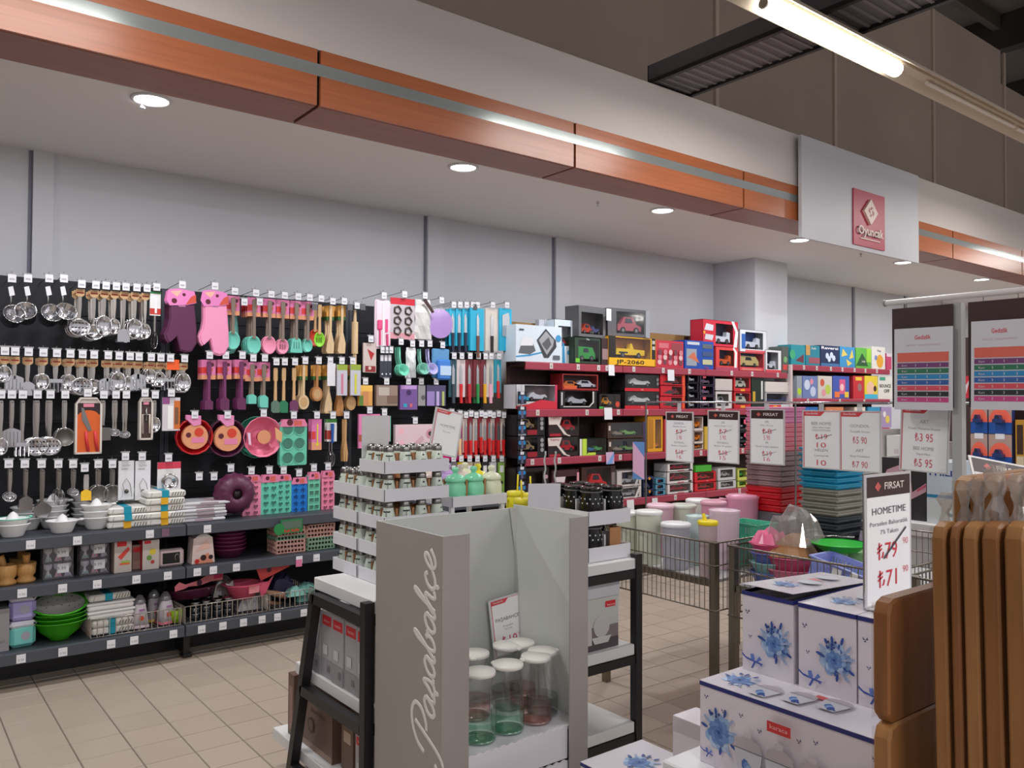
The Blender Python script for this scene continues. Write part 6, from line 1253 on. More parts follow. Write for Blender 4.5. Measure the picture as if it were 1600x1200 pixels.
# black dotted jars
def blackjar():
    m = M((14, 14, 16), .08)
    g = G().lathe([(0, 0), (.036, 0), (.045, .01), (.0492, .05), (.0488, .095), (.041, .122), (.041, .130)], m, 24)
    r = G().tube([(.044 * cos(2 * pi * i / 20), .044 * sin(2 * pi * i / 20), .129) for i in range(20)], .0035, P((96, 94, 94), .35), 6, True)
    l = G().lathe([(.039, .132), (.046, .135), (.046, .144), (.042, .146), (0, .142)], m, 22)
    d = G(); rr = random.Random(3)
    for i in range(26):
        a_ = 2 * pi * i / 13 + (i // 13) * .24; z = .102 - (i // 13) * .018
        rad = .0475 if i // 13 == 0 else .0494
        d.lathe([(0, .0), (.0036, 0)], P((210, 210, 214)), 6, mx=Matrix.Translation((rad * cos(a_), rad * sin(a_), z)) @ Matrix.Rotation(a_, 4, 'Z') @ Matrix.Rotation(radians(90), 4, 'Y'), closed=True)
    return proto(('jar_body', g), ('rim_band', r), ('lid', l), ('dot', d))
BJ = blackjar()
bw = 2.53 - 2.29
btree = [(n, g.mesh(n), []) for n, g in tray(bw, .30, .058) + dividers(bw, .30, 2, 3, .10, P((206, 206, 210)))]
for k, z in enumerate((.8505, .998)):
    thing('jar_tray', 'white tray of black dotted jars, %s' % ['lower', 'upper'][k], 'tray', btree, ((2.29 + 2.53) / 2, 2.585, z + (0 if k == 0 else 0)), 0, 'black jar trays')
    for i in range(2):
        for j in range(3):
            if k == 0 and i == 1 and j == 0: continue
            thing('dotted_jar', 'black dotted jar in the %s tray, %s row, %s' % (['lower', 'upper'][k], ['front', 'middle', 'back'][j], ['left', 'right'][i]), 'jar', BJ, (2.29 + bw * (i + .5) / 2, 2.435 + .30 * (j + .5) / 3, z + .0045), i + j, 'black dotted jars', s=1.0 if k == 0 else 1.0)
thing('cardboard_insert', 'brown cardboard insert standing in the lower black jar tray', 'cardboard', G().box(-.035, .03, -.004, .0, 0, .12, TAN).box(.026, .03, 0, .06, 0, .12, TAN), (2.475, 2.47, .855))
for i, px in enumerate((861, 877)):
    p = at(px, 745, Y=2.70); t_ = at(px + 1, 706, Y=2.70)
    g = G().tube([(.003 * sin(j * 1.3), .003 * cos(j * 1.3), (t_.z - 1.12) * j / 12) for j in range(13)], .004, P((176, 180, 182), .3), 6)
    thing('striped_straw', 'grey twisted straw rising behind the black jars, %s' % ['left', 'right'][i], 'straw', g, (p.x, 2.74 + .001, 1.12), 0, 'grey twisted straws')
a = at(806, 832, Y=2.46); b = at(852, 752, Y=2.46)
thing('display_card', 'plain white card leaning between yellow jars and black jars', 'card', G().box(0, b.x - a.x, 0, .003, 0, b.z - .8505, P((212, 212, 218))), (a.x + .02, 2.405 + .02, .8505), -.12, ry=.04)
# ---- packages on the stand
PKG = lambda i: (('r', (214, 40, 56), -.42, .42, .80, .95), ('t', (240, 200, 200), 'karaca', 0, .85, .05, .5), ('r', (150, 148, 154), -.5, .5, 0, .28), ('r', (206, 206, 210), -.3, .1, .35, .5), ('r', (120, 116, 122), .1, .35, .1, .2))
def side_pkg(y, w, h, d, x, z, c, sh, name, lb, g=None):
    thing(name, lb, 'box', pbox(w, d, h, c, sh), (x, y, z), -pi / 2, g)
ys = [2.50, 2.595, 2.69, 2.785, 2.88]
for i, y in enumerate(ys):
    side_pkg(y, .088, .235, .14, 1.315 + .003 * (i % 2), .4955, (176, 174, 178), PKG(i), 'gift_box', 'tall grey box with red label on the middle board, ' + ['nearest', 'second', 'third', 'fourth', 'fifth'][i], 'grey boxes with red labels')
side_pkg(2.56, .19, .05, .12, 1.33, .7315, (160, 158, 164), (('r', (214, 40, 56), -.46, -.36, .1, .9), ('r', (214, 40, 56), .3, .4, .1, .9)), 'gift_box', 'flat grey box lying on the tall grey boxes', 'grey boxes with red labels')
BRN = (104, 78, 68)
a = at(452, 1152, X=1.33)
for i, (y, w_) in enumerate(((3.13, .055), (2.93, .30))):
    side_pkg(y, w_, .235 if i else .24, .10, 1.33 + .01 * i, .1755, BRN, (('r', (150, 126, 112), -.5, .5, .0, .1), ('t', (70, 50, 44), 'bambu', .1, .6, .07, .4), ('d', (60, 44, 40), -.1, .38, .1), ('d', BRN, -.1, .38, .075), ('r', (190, 176, 170), -.4, -.1, .85, .92)) if i else (('r', (150, 120, 110), -.3, .3, .1, .8),), 'gift_box', 'brown printed box on the lower board, ' + ['narrow one', 'large one'][i], 'brown boxes')
side_pkg(2.70, .09, .20, .12, 1.36, .1755, (110, 84, 70), (('r', (190, 170, 150), -.3, .3, .5, .7),), 'gift_box', 'brown box deeper on the lower board, beside the leg', 'brown boxes')
side_pkg(2.53, .075, .19, .10, 1.325, .1755, (176, 172, 176), PKG(0), 'gift_box', 'single grey box with red label low beside the black leg', 'grey boxes with red labels')
# right part
def flatpkg(px0, px1, yt, zb, d, c, sh, nm, lb, Y=2.43):
    x0, x1, h = span(px0, px1, yt, zb, Y)
    thing(nm, lb, 'box', pbox(x1 - x0, d, h, c, sh), ((x0 + x1) / 2, Y, zb)); return h
h1 = flatpkg(880, 966, 946, .4955, .2, (126, 118, 118), (('r', (190, 192, 188), -.5, .5, .45, 1), ('r', (80, 70, 74), -.5, .5, 0, .2), ('r', (206, 30, 44), .25, .44, .8, .92), ('d', (196, 192, 192), .18, .45, .15), ('p', (206, 204, 202), ((.05, .12), (.3, .12), (.36, .25), (0, .25))), ('p', (200, 198, 196), ((-.12, .12), (.0, .12), (-.01, .5), (-.05, .62), (-.05, .75), (-.07, .75), (-.07, .62), (-.11, .5))), ('p', (184, 172, 172), ((-.32, .1), (-.18, .1), (-.18, .45), (-.32, .45))), ('t', (240, 210, 210), 'karaca', .35, .83, .04, .14)), 'vase_box', 'box printed with pale vases and a red label')
flatpkg(880, 968, 911, .4955 + h1 + .001, .2, (196, 196, 200), (), 'white_box', 'plain white box lying on the vase box')

# ================================================================ GREY CARDBOARD DISPLAY of carafes
X0, X1, Y0, Y1, ZT = 1.288, 1.854, 1.98, 2.365, 1.115
OUTG = M((158, 152, 148), .5, 0, 'card'); ING = M((196, 200, 196), .6, 0, 'card'); t = .006
db = link('cardboard_display', None); db['label'] = 'tall grey cardboard display with white script lettering, holding glass carafes'; db['category'] = 'display'
part('side_panel', G().box(X0, X0 + t / 2, Y0, Y1, 0, ZT, OUTG).box(X0 + t / 2, X0 + t, Y0, Y1, 0, ZT, ING), db)
part('side_panel', G().box(X1 - t / 2, X1, Y0, Y1, 0, ZT + .012, OUTG).box(X1 - t, X1 - t / 2, Y0, Y1, 0, ZT + .012, ING), db)
part('back_panel', G().box(X0 + t, X1 - t, Y1 - t, Y1, 0, ZT, ING), db)
part('front_flap', G().box(X0, X0 + .094, Y0 - t, Y0 - .0005, 0, ZT, OUTG), db)
part('front_flap', G().box(X1 - .078, X1, Y0 - t, Y0 - .0005, 0, ZT + .012, OUTG), db)
part('inner_fold', G().box(X0 + .011, X0 + .095, Y0 + .0005, Y0 + .003, 0, ZT - .01, ING), db)
tb = .46
part('shelf_tray', G().box(X0 + t + .001, X1 - t - .001, Y0 + .012, Y1 - t - .001, tb - .012, tb - .001, TW), db)
lipg = G(); n = 26; xs = [X0 + .095 + (X1 - .078 - X0 - .095) * i / n for i in range(n + 1)]
pts = [(xs[0], .36)] + [(xs[-1], .36)] + [(x, tb + (.006 if i % 2 else 0)) for i, x in reversed(list(enumerate(xs)))]
lipg.prism(pts, Y0 + .006, Y0 + .010, TW)
part('front_lip', lipg, db)
pts = [(xs[0], .05)] + [(xs[-1], .05)] + [(x, .352 + (.006 if i % 2 else 0)) for i, x in reversed(list(enumerate(xs)))]
part('front_board', G().prism(pts, Y0 + .004, Y0 + .009, TW), db)
a = at(805, 797, Y=2.34)
part('loose_sheet', G().add([(a.x - .015, Y1 - .012, ZT + .004), (a.x + .02, Y1 - .03, ZT + .002), (X1 - .008, 2.05, ZT - .005), (X1 - .008, 2.02, .47), (X1 - .012, 2.2, .47), (a.x + .085, Y1 - .01, .47)], [(0, 1, 5), (1, 4, 5), (1, 2, 4), (2, 3, 4)], ING), db)
# script lettering as painted ribbon strokes
STR = {'P': ([(.75, 1.95), (.62, 1.4), (.4, .4), (.2, -.35), (-.1, -.8), (-.55, -.85), (-.8, -.5), (-.6, -.05)], [(-.55, 1.0), (-.35, 1.7), (.3, 2.2), (1.1, 2.3), (1.75, 1.95), (1.75, 1.3), (1.2, .85), (.75, .8)]),
       'a': ([(.95, .85), (.6, 1.0), (.2, .75), (.1, .3), (.4, 0), (.75, .25), (.98, .85), (.93, .3), (1.1, 0), (1.35, .12)],), 's': ([(0, .12), (.3, .6), (.5, 1.1), (.72, .6), (.7, .15), (.35, -.02), (.1, .1)], [(.45, -.05), (.4, -.25), (.55, -.35)], [(.7, .1), (1.05, .12)]),
       'b': ([(-.05, .12), (.3, .9), (.62, 1.8), (.55, 2.1), (.35, 1.7), (.25, .6), (.45, .0), (.85, .15), (.98, .6), (.75, .9)], [(.8, .88), (1.05, .75), (1.25, .8)]),
       'h': ([(-.05, .12), (.3, .9), (.62, 1.8), (.55, 2.1), (.35, 1.7), (.22, .6), (.18, 0)], [(.2, .3), (.5, .9), (.8, .9), (.8, .3), (.95, 0), (1.25, .12)]),
       'c': ([(.85, .75), (.6, 1.0), (.2, .75), (.1, .3), (.4, 0), (.8, .05), (1.15, .3)], [(.45, 0), (.42, -.25), (.58, -.35)]), 'e': ([(.1, .25), (.55, .45), (.8, .8), (.6, 1.05), (.25, .8), (.12, .35), (.4, 0), (.8, .05), (1.2, .45)],)}
def catmull(p, k=5):
    q = []
    P_ = [p[0]] + list(p) + [p[-1]]
    for i in range(1, len(P_) - 2):
        a, b, c, d = P_[i - 1:i + 3]
        for j in range(k):
            s = j / k
            q.append(tuple(.5 * (2 * b[m] + (c[m] - a[m]) * s + (2 * a[m] - 5 * b[m] + 4 * c[m] - d[m]) * s * s + (3 * b[m] - a[m] - 3 * c[m] + d[m]) * s ** 3) for m in (0, 1)))
    q.append(tuple(p[-1])); return q
sc = G(); u = 0.85; adv = {'P': 1.75, 'a': 1.25, 's': 1.0, 'b': 1.2, 'h': 1.2, 'c': 1.1, 'e': 1.2}; word = 'Pasabahce'
tot = .85 + sum(adv[c] for c in word); zlo = at(665, 1193, X=X0).z; zhi = at(676, 852, X=X0).z; k = (zhi - zlo) / tot
ybase = at(683, 1000, X=X0).y + .012
lay = 0
for ch in word:
    for sp in STR[ch]:
        c = catmull(sp)
        sc.tube([(X0, ybase + b_ * k * 1.02, zlo + (u + a_ + .28 * b_) * k * .97) for a_, b_ in c], .135 * k, P((222, 218, 216), .5), 8)
    u += adv[ch]
sc.v = [(X0 - .0004 + (x - X0) * .09, y, z) for x, y, z in sc.v]
part('script_lettering', sc, db)
def carafe(tint, base):
    g = G().lathe([(0, .002), (.048, 0), (.053, .006), (.053, .095), (.048, .125), (.038, .150), (.036, .168), (.042, .190), (.043, .200)], M(tint, .03, 0, 'glass', .96), 24)
    b = G().lathe([(0, .004), (.048, .003), (.050, .008), (0, .010)], M(base, .2, 0, 'film', .55), 22)
    w_ = G().lathe([(.0535, .012), (.0535, .065)], M(base, .1, 0, 'film', .9), 24, closed=True)
    l = G().lathe([(.044, .198), (.049, .200), (.050, .208), (.048, .213), (0, .215)], P((236, 234, 228), .4), 24); l.bbox(.042, .058, -.01, .01, .200, .210, P((236, 234, 228), .4), .003)
    return proto(('glass_body', g), ('tinted_base', b), ('tinted_band', w_), ('lid', l))
CRF = [carafe((252, 254, 253), (150, 214, 186)), carafe((254, 252, 252), (226, 178, 168)), carafe((253, 254, 254), (190, 200, 198))]
for i, (px, py, v, lb) in enumerate(((749, 1156, 0, 'front left glass carafe with a green tinted base'), (793, 1141, 0, 'front middle glass carafe with a strong green base'), (837, 1126, 1, 'front right glass carafe with a pink base'), (741, 1120, 1, 'glass carafe in the second row, behind the front left one'), (792, 1104, 2, 'glass carafe in the second row under the price sign'),
                                      (871, 1108, 2, 'clear glass carafe beside the right flap'), (838, 1092, 1, 'glass carafe behind the pink based one'))):
    p = at(px, py, Z=tb); x = min(max(p.x, X0 + .066), X1 - .074); y = min(max(p.y, Y0 + .066), Y1 - .08)
    thing('glass_carafe', lb, 'carafe', CRF[v], (x, y, tb), 1.0 + i, 'glass carafes with white lids')
sg = price_sign([('PAŞABAHÇE', .60, .065, GRY, .8), ('Kapaklı', .48, .035, LGR, .34), ('Sürahi', .42, .035, LGR, .26), ('₺19', .12, .19, (200, 50, 100), .52), ('90', .25, .06, (226, 140, 160), .13, .37)], .13, .19, None, True, (222, 222, 224))
p = at(805, 1020, Y=2.30)
thing('price_sign', 'white price sign reading 19 leaning on the lids inside the display', 'price sign', sg, (p.x, 2.325, p.z + .0), 0, ry=-.10, rx=-.06)

# ================================================================ WIRE CAGE TABLES
CX0, CX1 = 3.12, 4.28
CW = M((150, 142, 132), .32, .9); CL = M((128, 118, 104), .35, .85)
def cage(y0, y1, label):
    o = link('cage_table', None); o['label'] = label; o['category'] = 'cage table'; o['group'] = 'wire cage tables'
    for x in (CX0 + .018, CX1 - .018):
        for y in (y0 + .018, y1 - .018): part('leg', G().box(x - .017, x + .017, y - .017, y + .017, 0, .845, CL), o)
    r = .0028; top, bot = .842, .525
    for z, rr in ((top, .005), (.735, .0035), (bot, .004)):
        part('frame_wire', G().tube([(CX0, y0, z), (CX1, y0, z), (CX1, y1, z), (CX0, y1, z)], rr, CW, 6, True), o)
    for ax, lo, hi in (('x', CX0, CX1), ('y', y0, y1)):
        n = int((hi - lo) / .03)
        for side in ((y0, y1) if ax == 'x' else (CX0, CX1)):
            g = G()
            for i in range(1, n):
                v = lo + (hi - lo) * i / n; x, y = (v, side) if ax == 'x' else (side, v)
                g.box(x - r / 2, x + r / 2, y - r / 2, y + r / 2, bot, top, CW)
            q = part('wire_grid', g, o); q['kind'] = 'stuff'
    part('bottom_rail', G().box(CX0 + .006, CX0 + .03, y0 + .04, y1 - .04, .633, .663, CL), o); part('bottom_rail', G().box(CX1 - .03, CX1 - .006, y0 + .04, y1 - .04, .633, .663, CL), o)
    part('floor_board', G().box(CX0 + .04, CX1 - .04, y0 + .02, y1 - .02, .650, .664, P((206, 206, 206))), o)
    return o
cage(2.46, 3.215, 'wire cage table with pale canisters behind the stand'); cage(1.63, 2.385, 'wire cage table with coloured bowls behind the blue boxes'); cage(.80, 1.555, 'wire cage table with white baskets behind the wooden boards')
FZ = .6645
def canister(r, h, c, lid=None, rgh=.35, kind='', tr=0):
    m = M(c, rgh, 0, kind, tr) if tr else P(c, rgh)
    g = G().lathe([(0, 0), (r * .88, 0), (r * .9, .004), (r, h * .96), (r * 1.05, h), (r * .96, h), (r * .86, .008), (0, .008)], m, 24)
    ps = [('body', g)]
    if lid: ps.append(('lid', G().lathe([(r * 1.04, h - .012), (r * 1.1, h - .01), (r * 1.1, h + .004), (r * 1.0, h + .009), (0, h + .006)], P(lid, .35), 24)))
    else: ps.append(('rim', G().lathe([(r * 1.0, h - .004), (r * 1.08, h), (r * 1.0, h + .004)], P(tuple(min(255, int(v * 1.06)) for v in c), .3), 24, closed=True)))
    return ps
def placec(px, py, X, r, c, name, label, lid=None, grp='plastic containers in the left cage', extra=(), **kw):
    p = at(px, py, X=X); h = p.z - FZ
    thing(name, label, 'container', proto(*(canister(r, h, c, lid, **kw) + [(n, f(r, h)) for n, f in extra])), (X, p.y, FZ), rnd.uniform(0, 3), grp)
CRM = (222, 228, 208)
placec(982, 801, 3.20, .066, CRM, 'canister', 'cream plastic canister, leftmost in the cage', (236, 236, 232))
placec(1014, 800, 3.205, .066, CRM, 'canister', 'cream plastic canister, second in the front row', (240, 240, 236))
placec(1032, 790, 3.42, .070, (232, 190, 205), 'canister', 'pale pink lidded tub behind the cream canisters', (236, 200, 214))
placec(1068, 790, 3.56, .065, CRM, 'canister', 'cream canister behind the clear tub', (230, 236, 224))
placec(1092, 782, 3.80, .07, (228, 234, 226), 'canister', 'white lidded canister at the back of the cage', (240, 240, 240))
placec(1056, 819, 3.21, .070, (226, 230, 240), 'clear_tub', 'clear tub with a white lid by the wires', (232, 234, 238), rgh=.2, kind='cloudy', tr=.45)
placec(1090, 806, 3.39, .058, (206, 224, 222), 'bucket', 'pale mint open bucket with a wavy rim')
placec(1115, 785, 3.62, .065, (232, 160, 184), 'pink_tub', 'pink tub with a shiny lid behind the mint bucket', (236, 172, 194))
placec(1106, 816, 3.19, .045, (226, 206, 206), 'shaker_cup', 'clear pink cup with a bright yellow pouring lid', (246, 222, 20), extra=(('spout', lambda r, h: G().cyl((r * .4, 0, h + .004), (r * .6, 0, h + .04), .012, P((246, 222, 20)), r1=.007, n=10)), ('label', lambda r, h: G().box(-.03, .03, -r - .001, -r, h * .3, h * .6, TAGW))), rgh=.2, kind='cloudy', tr=.3)
placec(1132, 797, 3.42, .075, (232, 206, 220), 'bucket', 'large pale pink bucket with white wavy rim, next to the yellow lid')
def jug(r, h, c):
    return proto(('body', G().lathe([(0, 0), (r * .8, 0), (r * .84, .01), (r, h * .95), (r * 1.06, h), (r * .95, h), (r * .8, .012), (0, .01)], P(c, .35), 24)), ('handle', G().tube([(r * .95, 0, h * .92), (r * 1.4, 0, h * .95), (r * 1.6, 0, h * .75), (r * 1.4, 0, h * .4), (r * .9, 0, h * .3)], .011, P(c, .35), 8)), ('lid', G().lathe([(r * 1.0, h - .002), (r * .9, h + .008), (0, h + .012)], P(tuple(min(255, v + 8) for v in c), .3), 20)))
for px, py, X, r, c, lb, rz in ((1160, 775, 3.88, .088, (236, 164, 192), 'big pink jug with its handle to the left', pi * .8), (1122, 783, 4.12, .07, (236, 150, 180), 'pink jug behind the big one, handle to the right', .1)):
    p = at(px, py, X=X); thing('jug', lb, 'jug', jug(r, p.z - FZ, c), (X, max(p.y, 2.56) , FZ), rz, 'pink jugs')
# second cage: bowls, baskets, bags
GB = 'containers in the middle cage'
def bowlg(r, h, c, rgh=.35): return proto(('bowl', G().lathe([(0, 0), (r * .62, 0), (r * .7, .006), (r * .95, h * .9), (r, h), (r * .93, h), (r * .64, .010), (0, .008)], P(c, rgh), 26)), ('rim', G().lathe([(r * .96, h - .004), (r * 1.06, h), (r * .98, h + .003)], P(c, rgh), 26, closed=True)))
p = at(1168, 900, X=3.27)
for k, (c, nm, h) in enumerate((((92, 108, 180), 'blue', .06), ((150, 206, 200), 'mint', .06), ((100, 116, 190), 'blue', .06), ((222, 84, 124), 'pink', .055))):
    thing('mixing_bowl', '%s bowl, %s of the colourful stack in the middle cage' % (nm, ['lowest', 'second', 'third', 'topmost'][k]), 'bowl', bowlg(.085, h, c), (3.27, min(p.y, 2.27), FZ + .045 * k), 0, GB)
thing('pink_bag', 'bright pink wrapped bundle lying on the bowl stack', 'bag', crumple(.15, .13, .07, (232, 110, 150), .25, 4), (3.27, min(p.y, 2.27), FZ + .195), 0)
p = at(1228, 900, X=3.29)
for k, c in enumerate(((232, 128, 160), (214, 92, 130))):
    thing('mixing_bowl', 'wide %s pink bowl in the middle cage, %s' % (['pale', 'deep'][k], ['lower', 'upper']
[k]), 'bowl', bowlg(.13, .085, c), (3.33, p.y, FZ + .03 + .055 * k - .03), 0, GB)
thing('plastic_bag', 'clear bag of tan goods lying in the wide pink bowl', 'bag', crumple(.24, .2, .10, (176, 128, 84), .4, 5), (3.33, p.y, FZ + .146), .4)
FLM = M((220, 216, 214), .08, 0, 'film', .72)
thing('bag_wrap', 'crumpled clear film bunched over the tan goods', 'bag', crumple(.27, .22, .17, FLM, seed=8), (3.36, p.y - .0, FZ + .20), .2)
p = at(1168, 835, X=3.62)
def slotbasket(w, d, h, c):
    m = P(c, .4); g = G(); v = G()
    for z0, z1 in ((0, .012), (h - .02, h)):
        for a_, b_, c_, e_ in ((-w / 2, w / 2, -d / 2, -d / 2 + .004), (-w / 2, w / 2, d / 2 - .004, d / 2), (-w / 2, -w / 2 + .004, -d / 2 + .004, d / 2 - .004), (w / 2 - .004, w / 2, -d / 2 + .004, d / 2 - .004)): g.box(a_, b_, c_, e_, z0, z1, m)
    n = int(w / .014)
    for i in range(n):
        x = -w / 2 + w * (i + .5) / n
        for y in (-d / 2, d / 2 - .004): v.box(x - .0045, x + .0045, y, y + .004, .012, h - .02, m)
    n = int(d / .014)
    for i in range(n):
        y = -d / 2 + d * (i + .5) / n
        for x in (-w / 2, w / 2 - .004): v.box(x, x + .004, y - .0045, y + .0045, .012, h - .02, m)
    fl = G().box(-w / 2 + .004, w / 2 - .004, -d / 2 + .004, d / 2 - .004, 0, .003, m)
    rim = G(); 
    for a_, b_, c_, e_ in ((-w / 2 - .008, w / 2 + .008, -d / 2 - .008, -d / 2), (-w / 2 - .008, w / 2 + .008, d / 2, d / 2 + .008), (-w / 2 - .008, -w / 2, -d / 2, d / 2), (w / 2, w / 2 + .008, -d / 2, d / 2)): rim.box(a_, b_, c_, e_, h - .006, h, m)
    return proto(('rim', rim), ('slotted_wall', v), ('wall_band', g), ('base', fl))
pb = at(1165, 814, X=3.60)
thing('slotted_basket', 'mint slotted plastic basket raised behind the bowls', 'basket', slotbasket(.20, .16, .09, (92, 196, 164)), (3.60, 2.61, pb.z - .09), -pi / 2, GB)
thing('basket_stack', 'plain mint tub supporting the slotted basket', 'tub', proto(*canister(.075, pb.z - .091 - FZ, (100, 190, 170))), (3.60, 2.61, FZ))
thing('plastic_bag', 'lilac tinted clear bag behind the mint basket', 'bag', crumple(.26, .2, .28, M((206, 200, 220), .1, 0, 'film', .6), seed=21), (4.0, 2.14, FZ), .3)
p = at(1330, 850, X=3.55)
thing('green_tray', 'bright green plastic tray beside the price sign holder', 'tray', proto(*canister(.11, .17, (150, 196, 140))), (3.56, at(1348, 850, X=3.56).y, FZ))
thing('green_tray', 'vivid green rimmed tray lying in front of the pale one', 'tray', bowlg(.12, .035, (40, 190, 50)), (3.40, at(1312, 850, X=3.40).y, at(1312, 850, X=3.40).z - .03), .0)
thing('tray_prop', 'pale green tub under the vivid green tray', 'tub', proto(*canister(.034, at(1312, 850, X=3.40).z - .0315 - FZ, (150, 190, 150))), (3.40, at(1312, 850, X=3.40).y, FZ))
p = at(1318, 868, X=3.22)
thing('lavender_crate', 'lavender plastic crate tilted with white shiny tags', 'crate', [(n, m_, s_) for n, m_, s_ in slotbasket(.26, .16, .09, (150, 160, 220))] + [('paper_tag', G().box(-.02, .02, -.095, -.088, .02, .08, WHITE).mesh('t'), []), ('paper_tag', G().box(.06, .09, -.095, -.088, .01, .09, WHITE).mesh('t'), [])], (3.235, p.y, FZ + .075), -pi / 2, GB, ry=.22)
thing('crate_prop', 'lavender tub under the tilted crate', 'tub', proto(*canister(.06, .055, (140, 150, 214))), (3.25, p.y, FZ))
p = at(1285, 815, X=3.98)
def rack():
    g = G()
    for i in range(12): g.box(-.15 + i * .027, -.147 + i * .027, -.08, .08, 0, .004, CHROME)
    for y in (-.08, .08): g.tube([(-.16, y, .002), (.16, y, .03)], .005, CHROME, 6)
    return proto(('rack_rail', g), ('drip_tray', G().box(-.15, .15, -.075, .075, -.05, -.003, P((30, 44, 44)))))
thing('dish_rack', 'dark dish rack with chrome rails', 'rack', rack(), (3.60, at(1276, 830, X=3.62).y, FZ + .17), -pi / 2 + .1)
thing('rack_prop', 'dark plastic tub under the dish rack', 'tub', G().box(-.10, .10, -.05, .05, 0, .118, P((44, 54, 54))), (3.60, at(1276, 830, X=3.62).y, FZ), -pi / 2 + .1)
def crate(w, d, h, c, q_=.006): return proto(('crate_body', G().bbox(-w / 2, w / 2, -d / 2, d / 2, 0, h, P(c, .4), .01)), ('crate_rim', G().bbox(-w / 2 - q_, w / 2 + q_, -d / 2 - q_, d / 2 + q_, h - .010, h + .002, P(tuple(int(v * .93) for v in c), .35), .003)))
xs_, yc_ = 3.93 + .12, (at(1165, 760, X=3.93).y + at(1220, 760, X=3.93).y) / 2; wd = at(1165, 760, X=3.93).y - at(1220, 760, X=3.93).y
z = FZ; yc_ = min(yc_, 3.2)
levels = [((110, 110, 116), .23 - .0)] + [((206, 22, 34), .035)] * 4 + [((168, 140, 140), .028)] * 7 + [((232, 138, 150), .026)] * 6 + [((224, 140, 180), .03)] * 3
for i, (c, h) in enumerate(levels):
    thing('plastic_tub', '%s square tub, %s in the tall pink and red stack' % ({0: 'grey'}.get(i, 'red' if c[0] == 206 else 'smoky' if c[0] == 168 else 'salmon' if c[0] == 232 else 'pink'), ['lowest', 'second up', 'third up', 'fourth up', 'fifth up', 'sixth up', 'seventh up', 'eighth up', 'ninth up', 'tenth up', '11th up', '12th up', '13th up', '14th up', '15th up', '16th up', '17th up', '18th up', '19th up', '20th up', 'topmost'][i]), 'tub', crate(.24, wd, h - .0012, c, .0015), (xs_, yc_, z), 0, 'tall stack of square tubs'); z += h
y1_ = at(1247, 780, X=3.80).y; y0_ = at(1308, 780, X=3.80).y
z = FZ
levels = [((52, 60, 64), .12)] + [((54, 62, 66), .036)] * 4 + [((150, 148, 136), .034)] * 4 + [((40, 160, 200), .03)] * 7
for i, (c, h) in enumerate(levels):
    thing('storage_crate', '%s crate, %s in the dark, beige and blue stack' % ('dark grey' if c[0] < 60 and c[2] < 100 else 'beige' if c[0] == 150 else 'blue', ['lowest', 'second up', 'third up', 'fourth up', 'fifth up', 'sixth up', 'seventh up', 'eighth up', 'ninth up', 'tenth up', '11th up', '12th up', '13th up', '14th up', '15th up', 'topmost'][i]), 'crate', crate(.26, .13 if z < .845 else (y1_ - y0_) - .012, h - .004, c), (3.94, 2.29 if z < .845 else (y1_ + y0_) / 2 + rnd.uniform(-.003, .003), z), 0, 'tall stack of crates'); z += h
# third cage
thing('white_basket', 'white slotted basket behind the wooden boards', 'basket', slotbasket(.34, .26, .17, (232, 230, 222)), (3.42, 1.30, FZ + .01), -pi / 2)
for k in range(6): thing('plate', 'white plate, %s of the pile seen beside the boards' % ['lowest', 'second', 'third', 'fourth', 'fifth', 'topmost'][k], 'plate', proto(('plate_dish', G().lathe([(0, 0), (.06, 0), (.105, .012), (.108, .014), (.06, .004), (0, .004)], P((226, 222, 212), .15), 24)), ('plate_rim', G().lathe([(.104, .0125), (.110, .0145), (.106, .0155)], P((236, 234, 228)), 24, closed=True))), (3.27, at(1425, 900, X=3.27).y - .0, FZ + k * .012), 0, 'white plates') if False else None
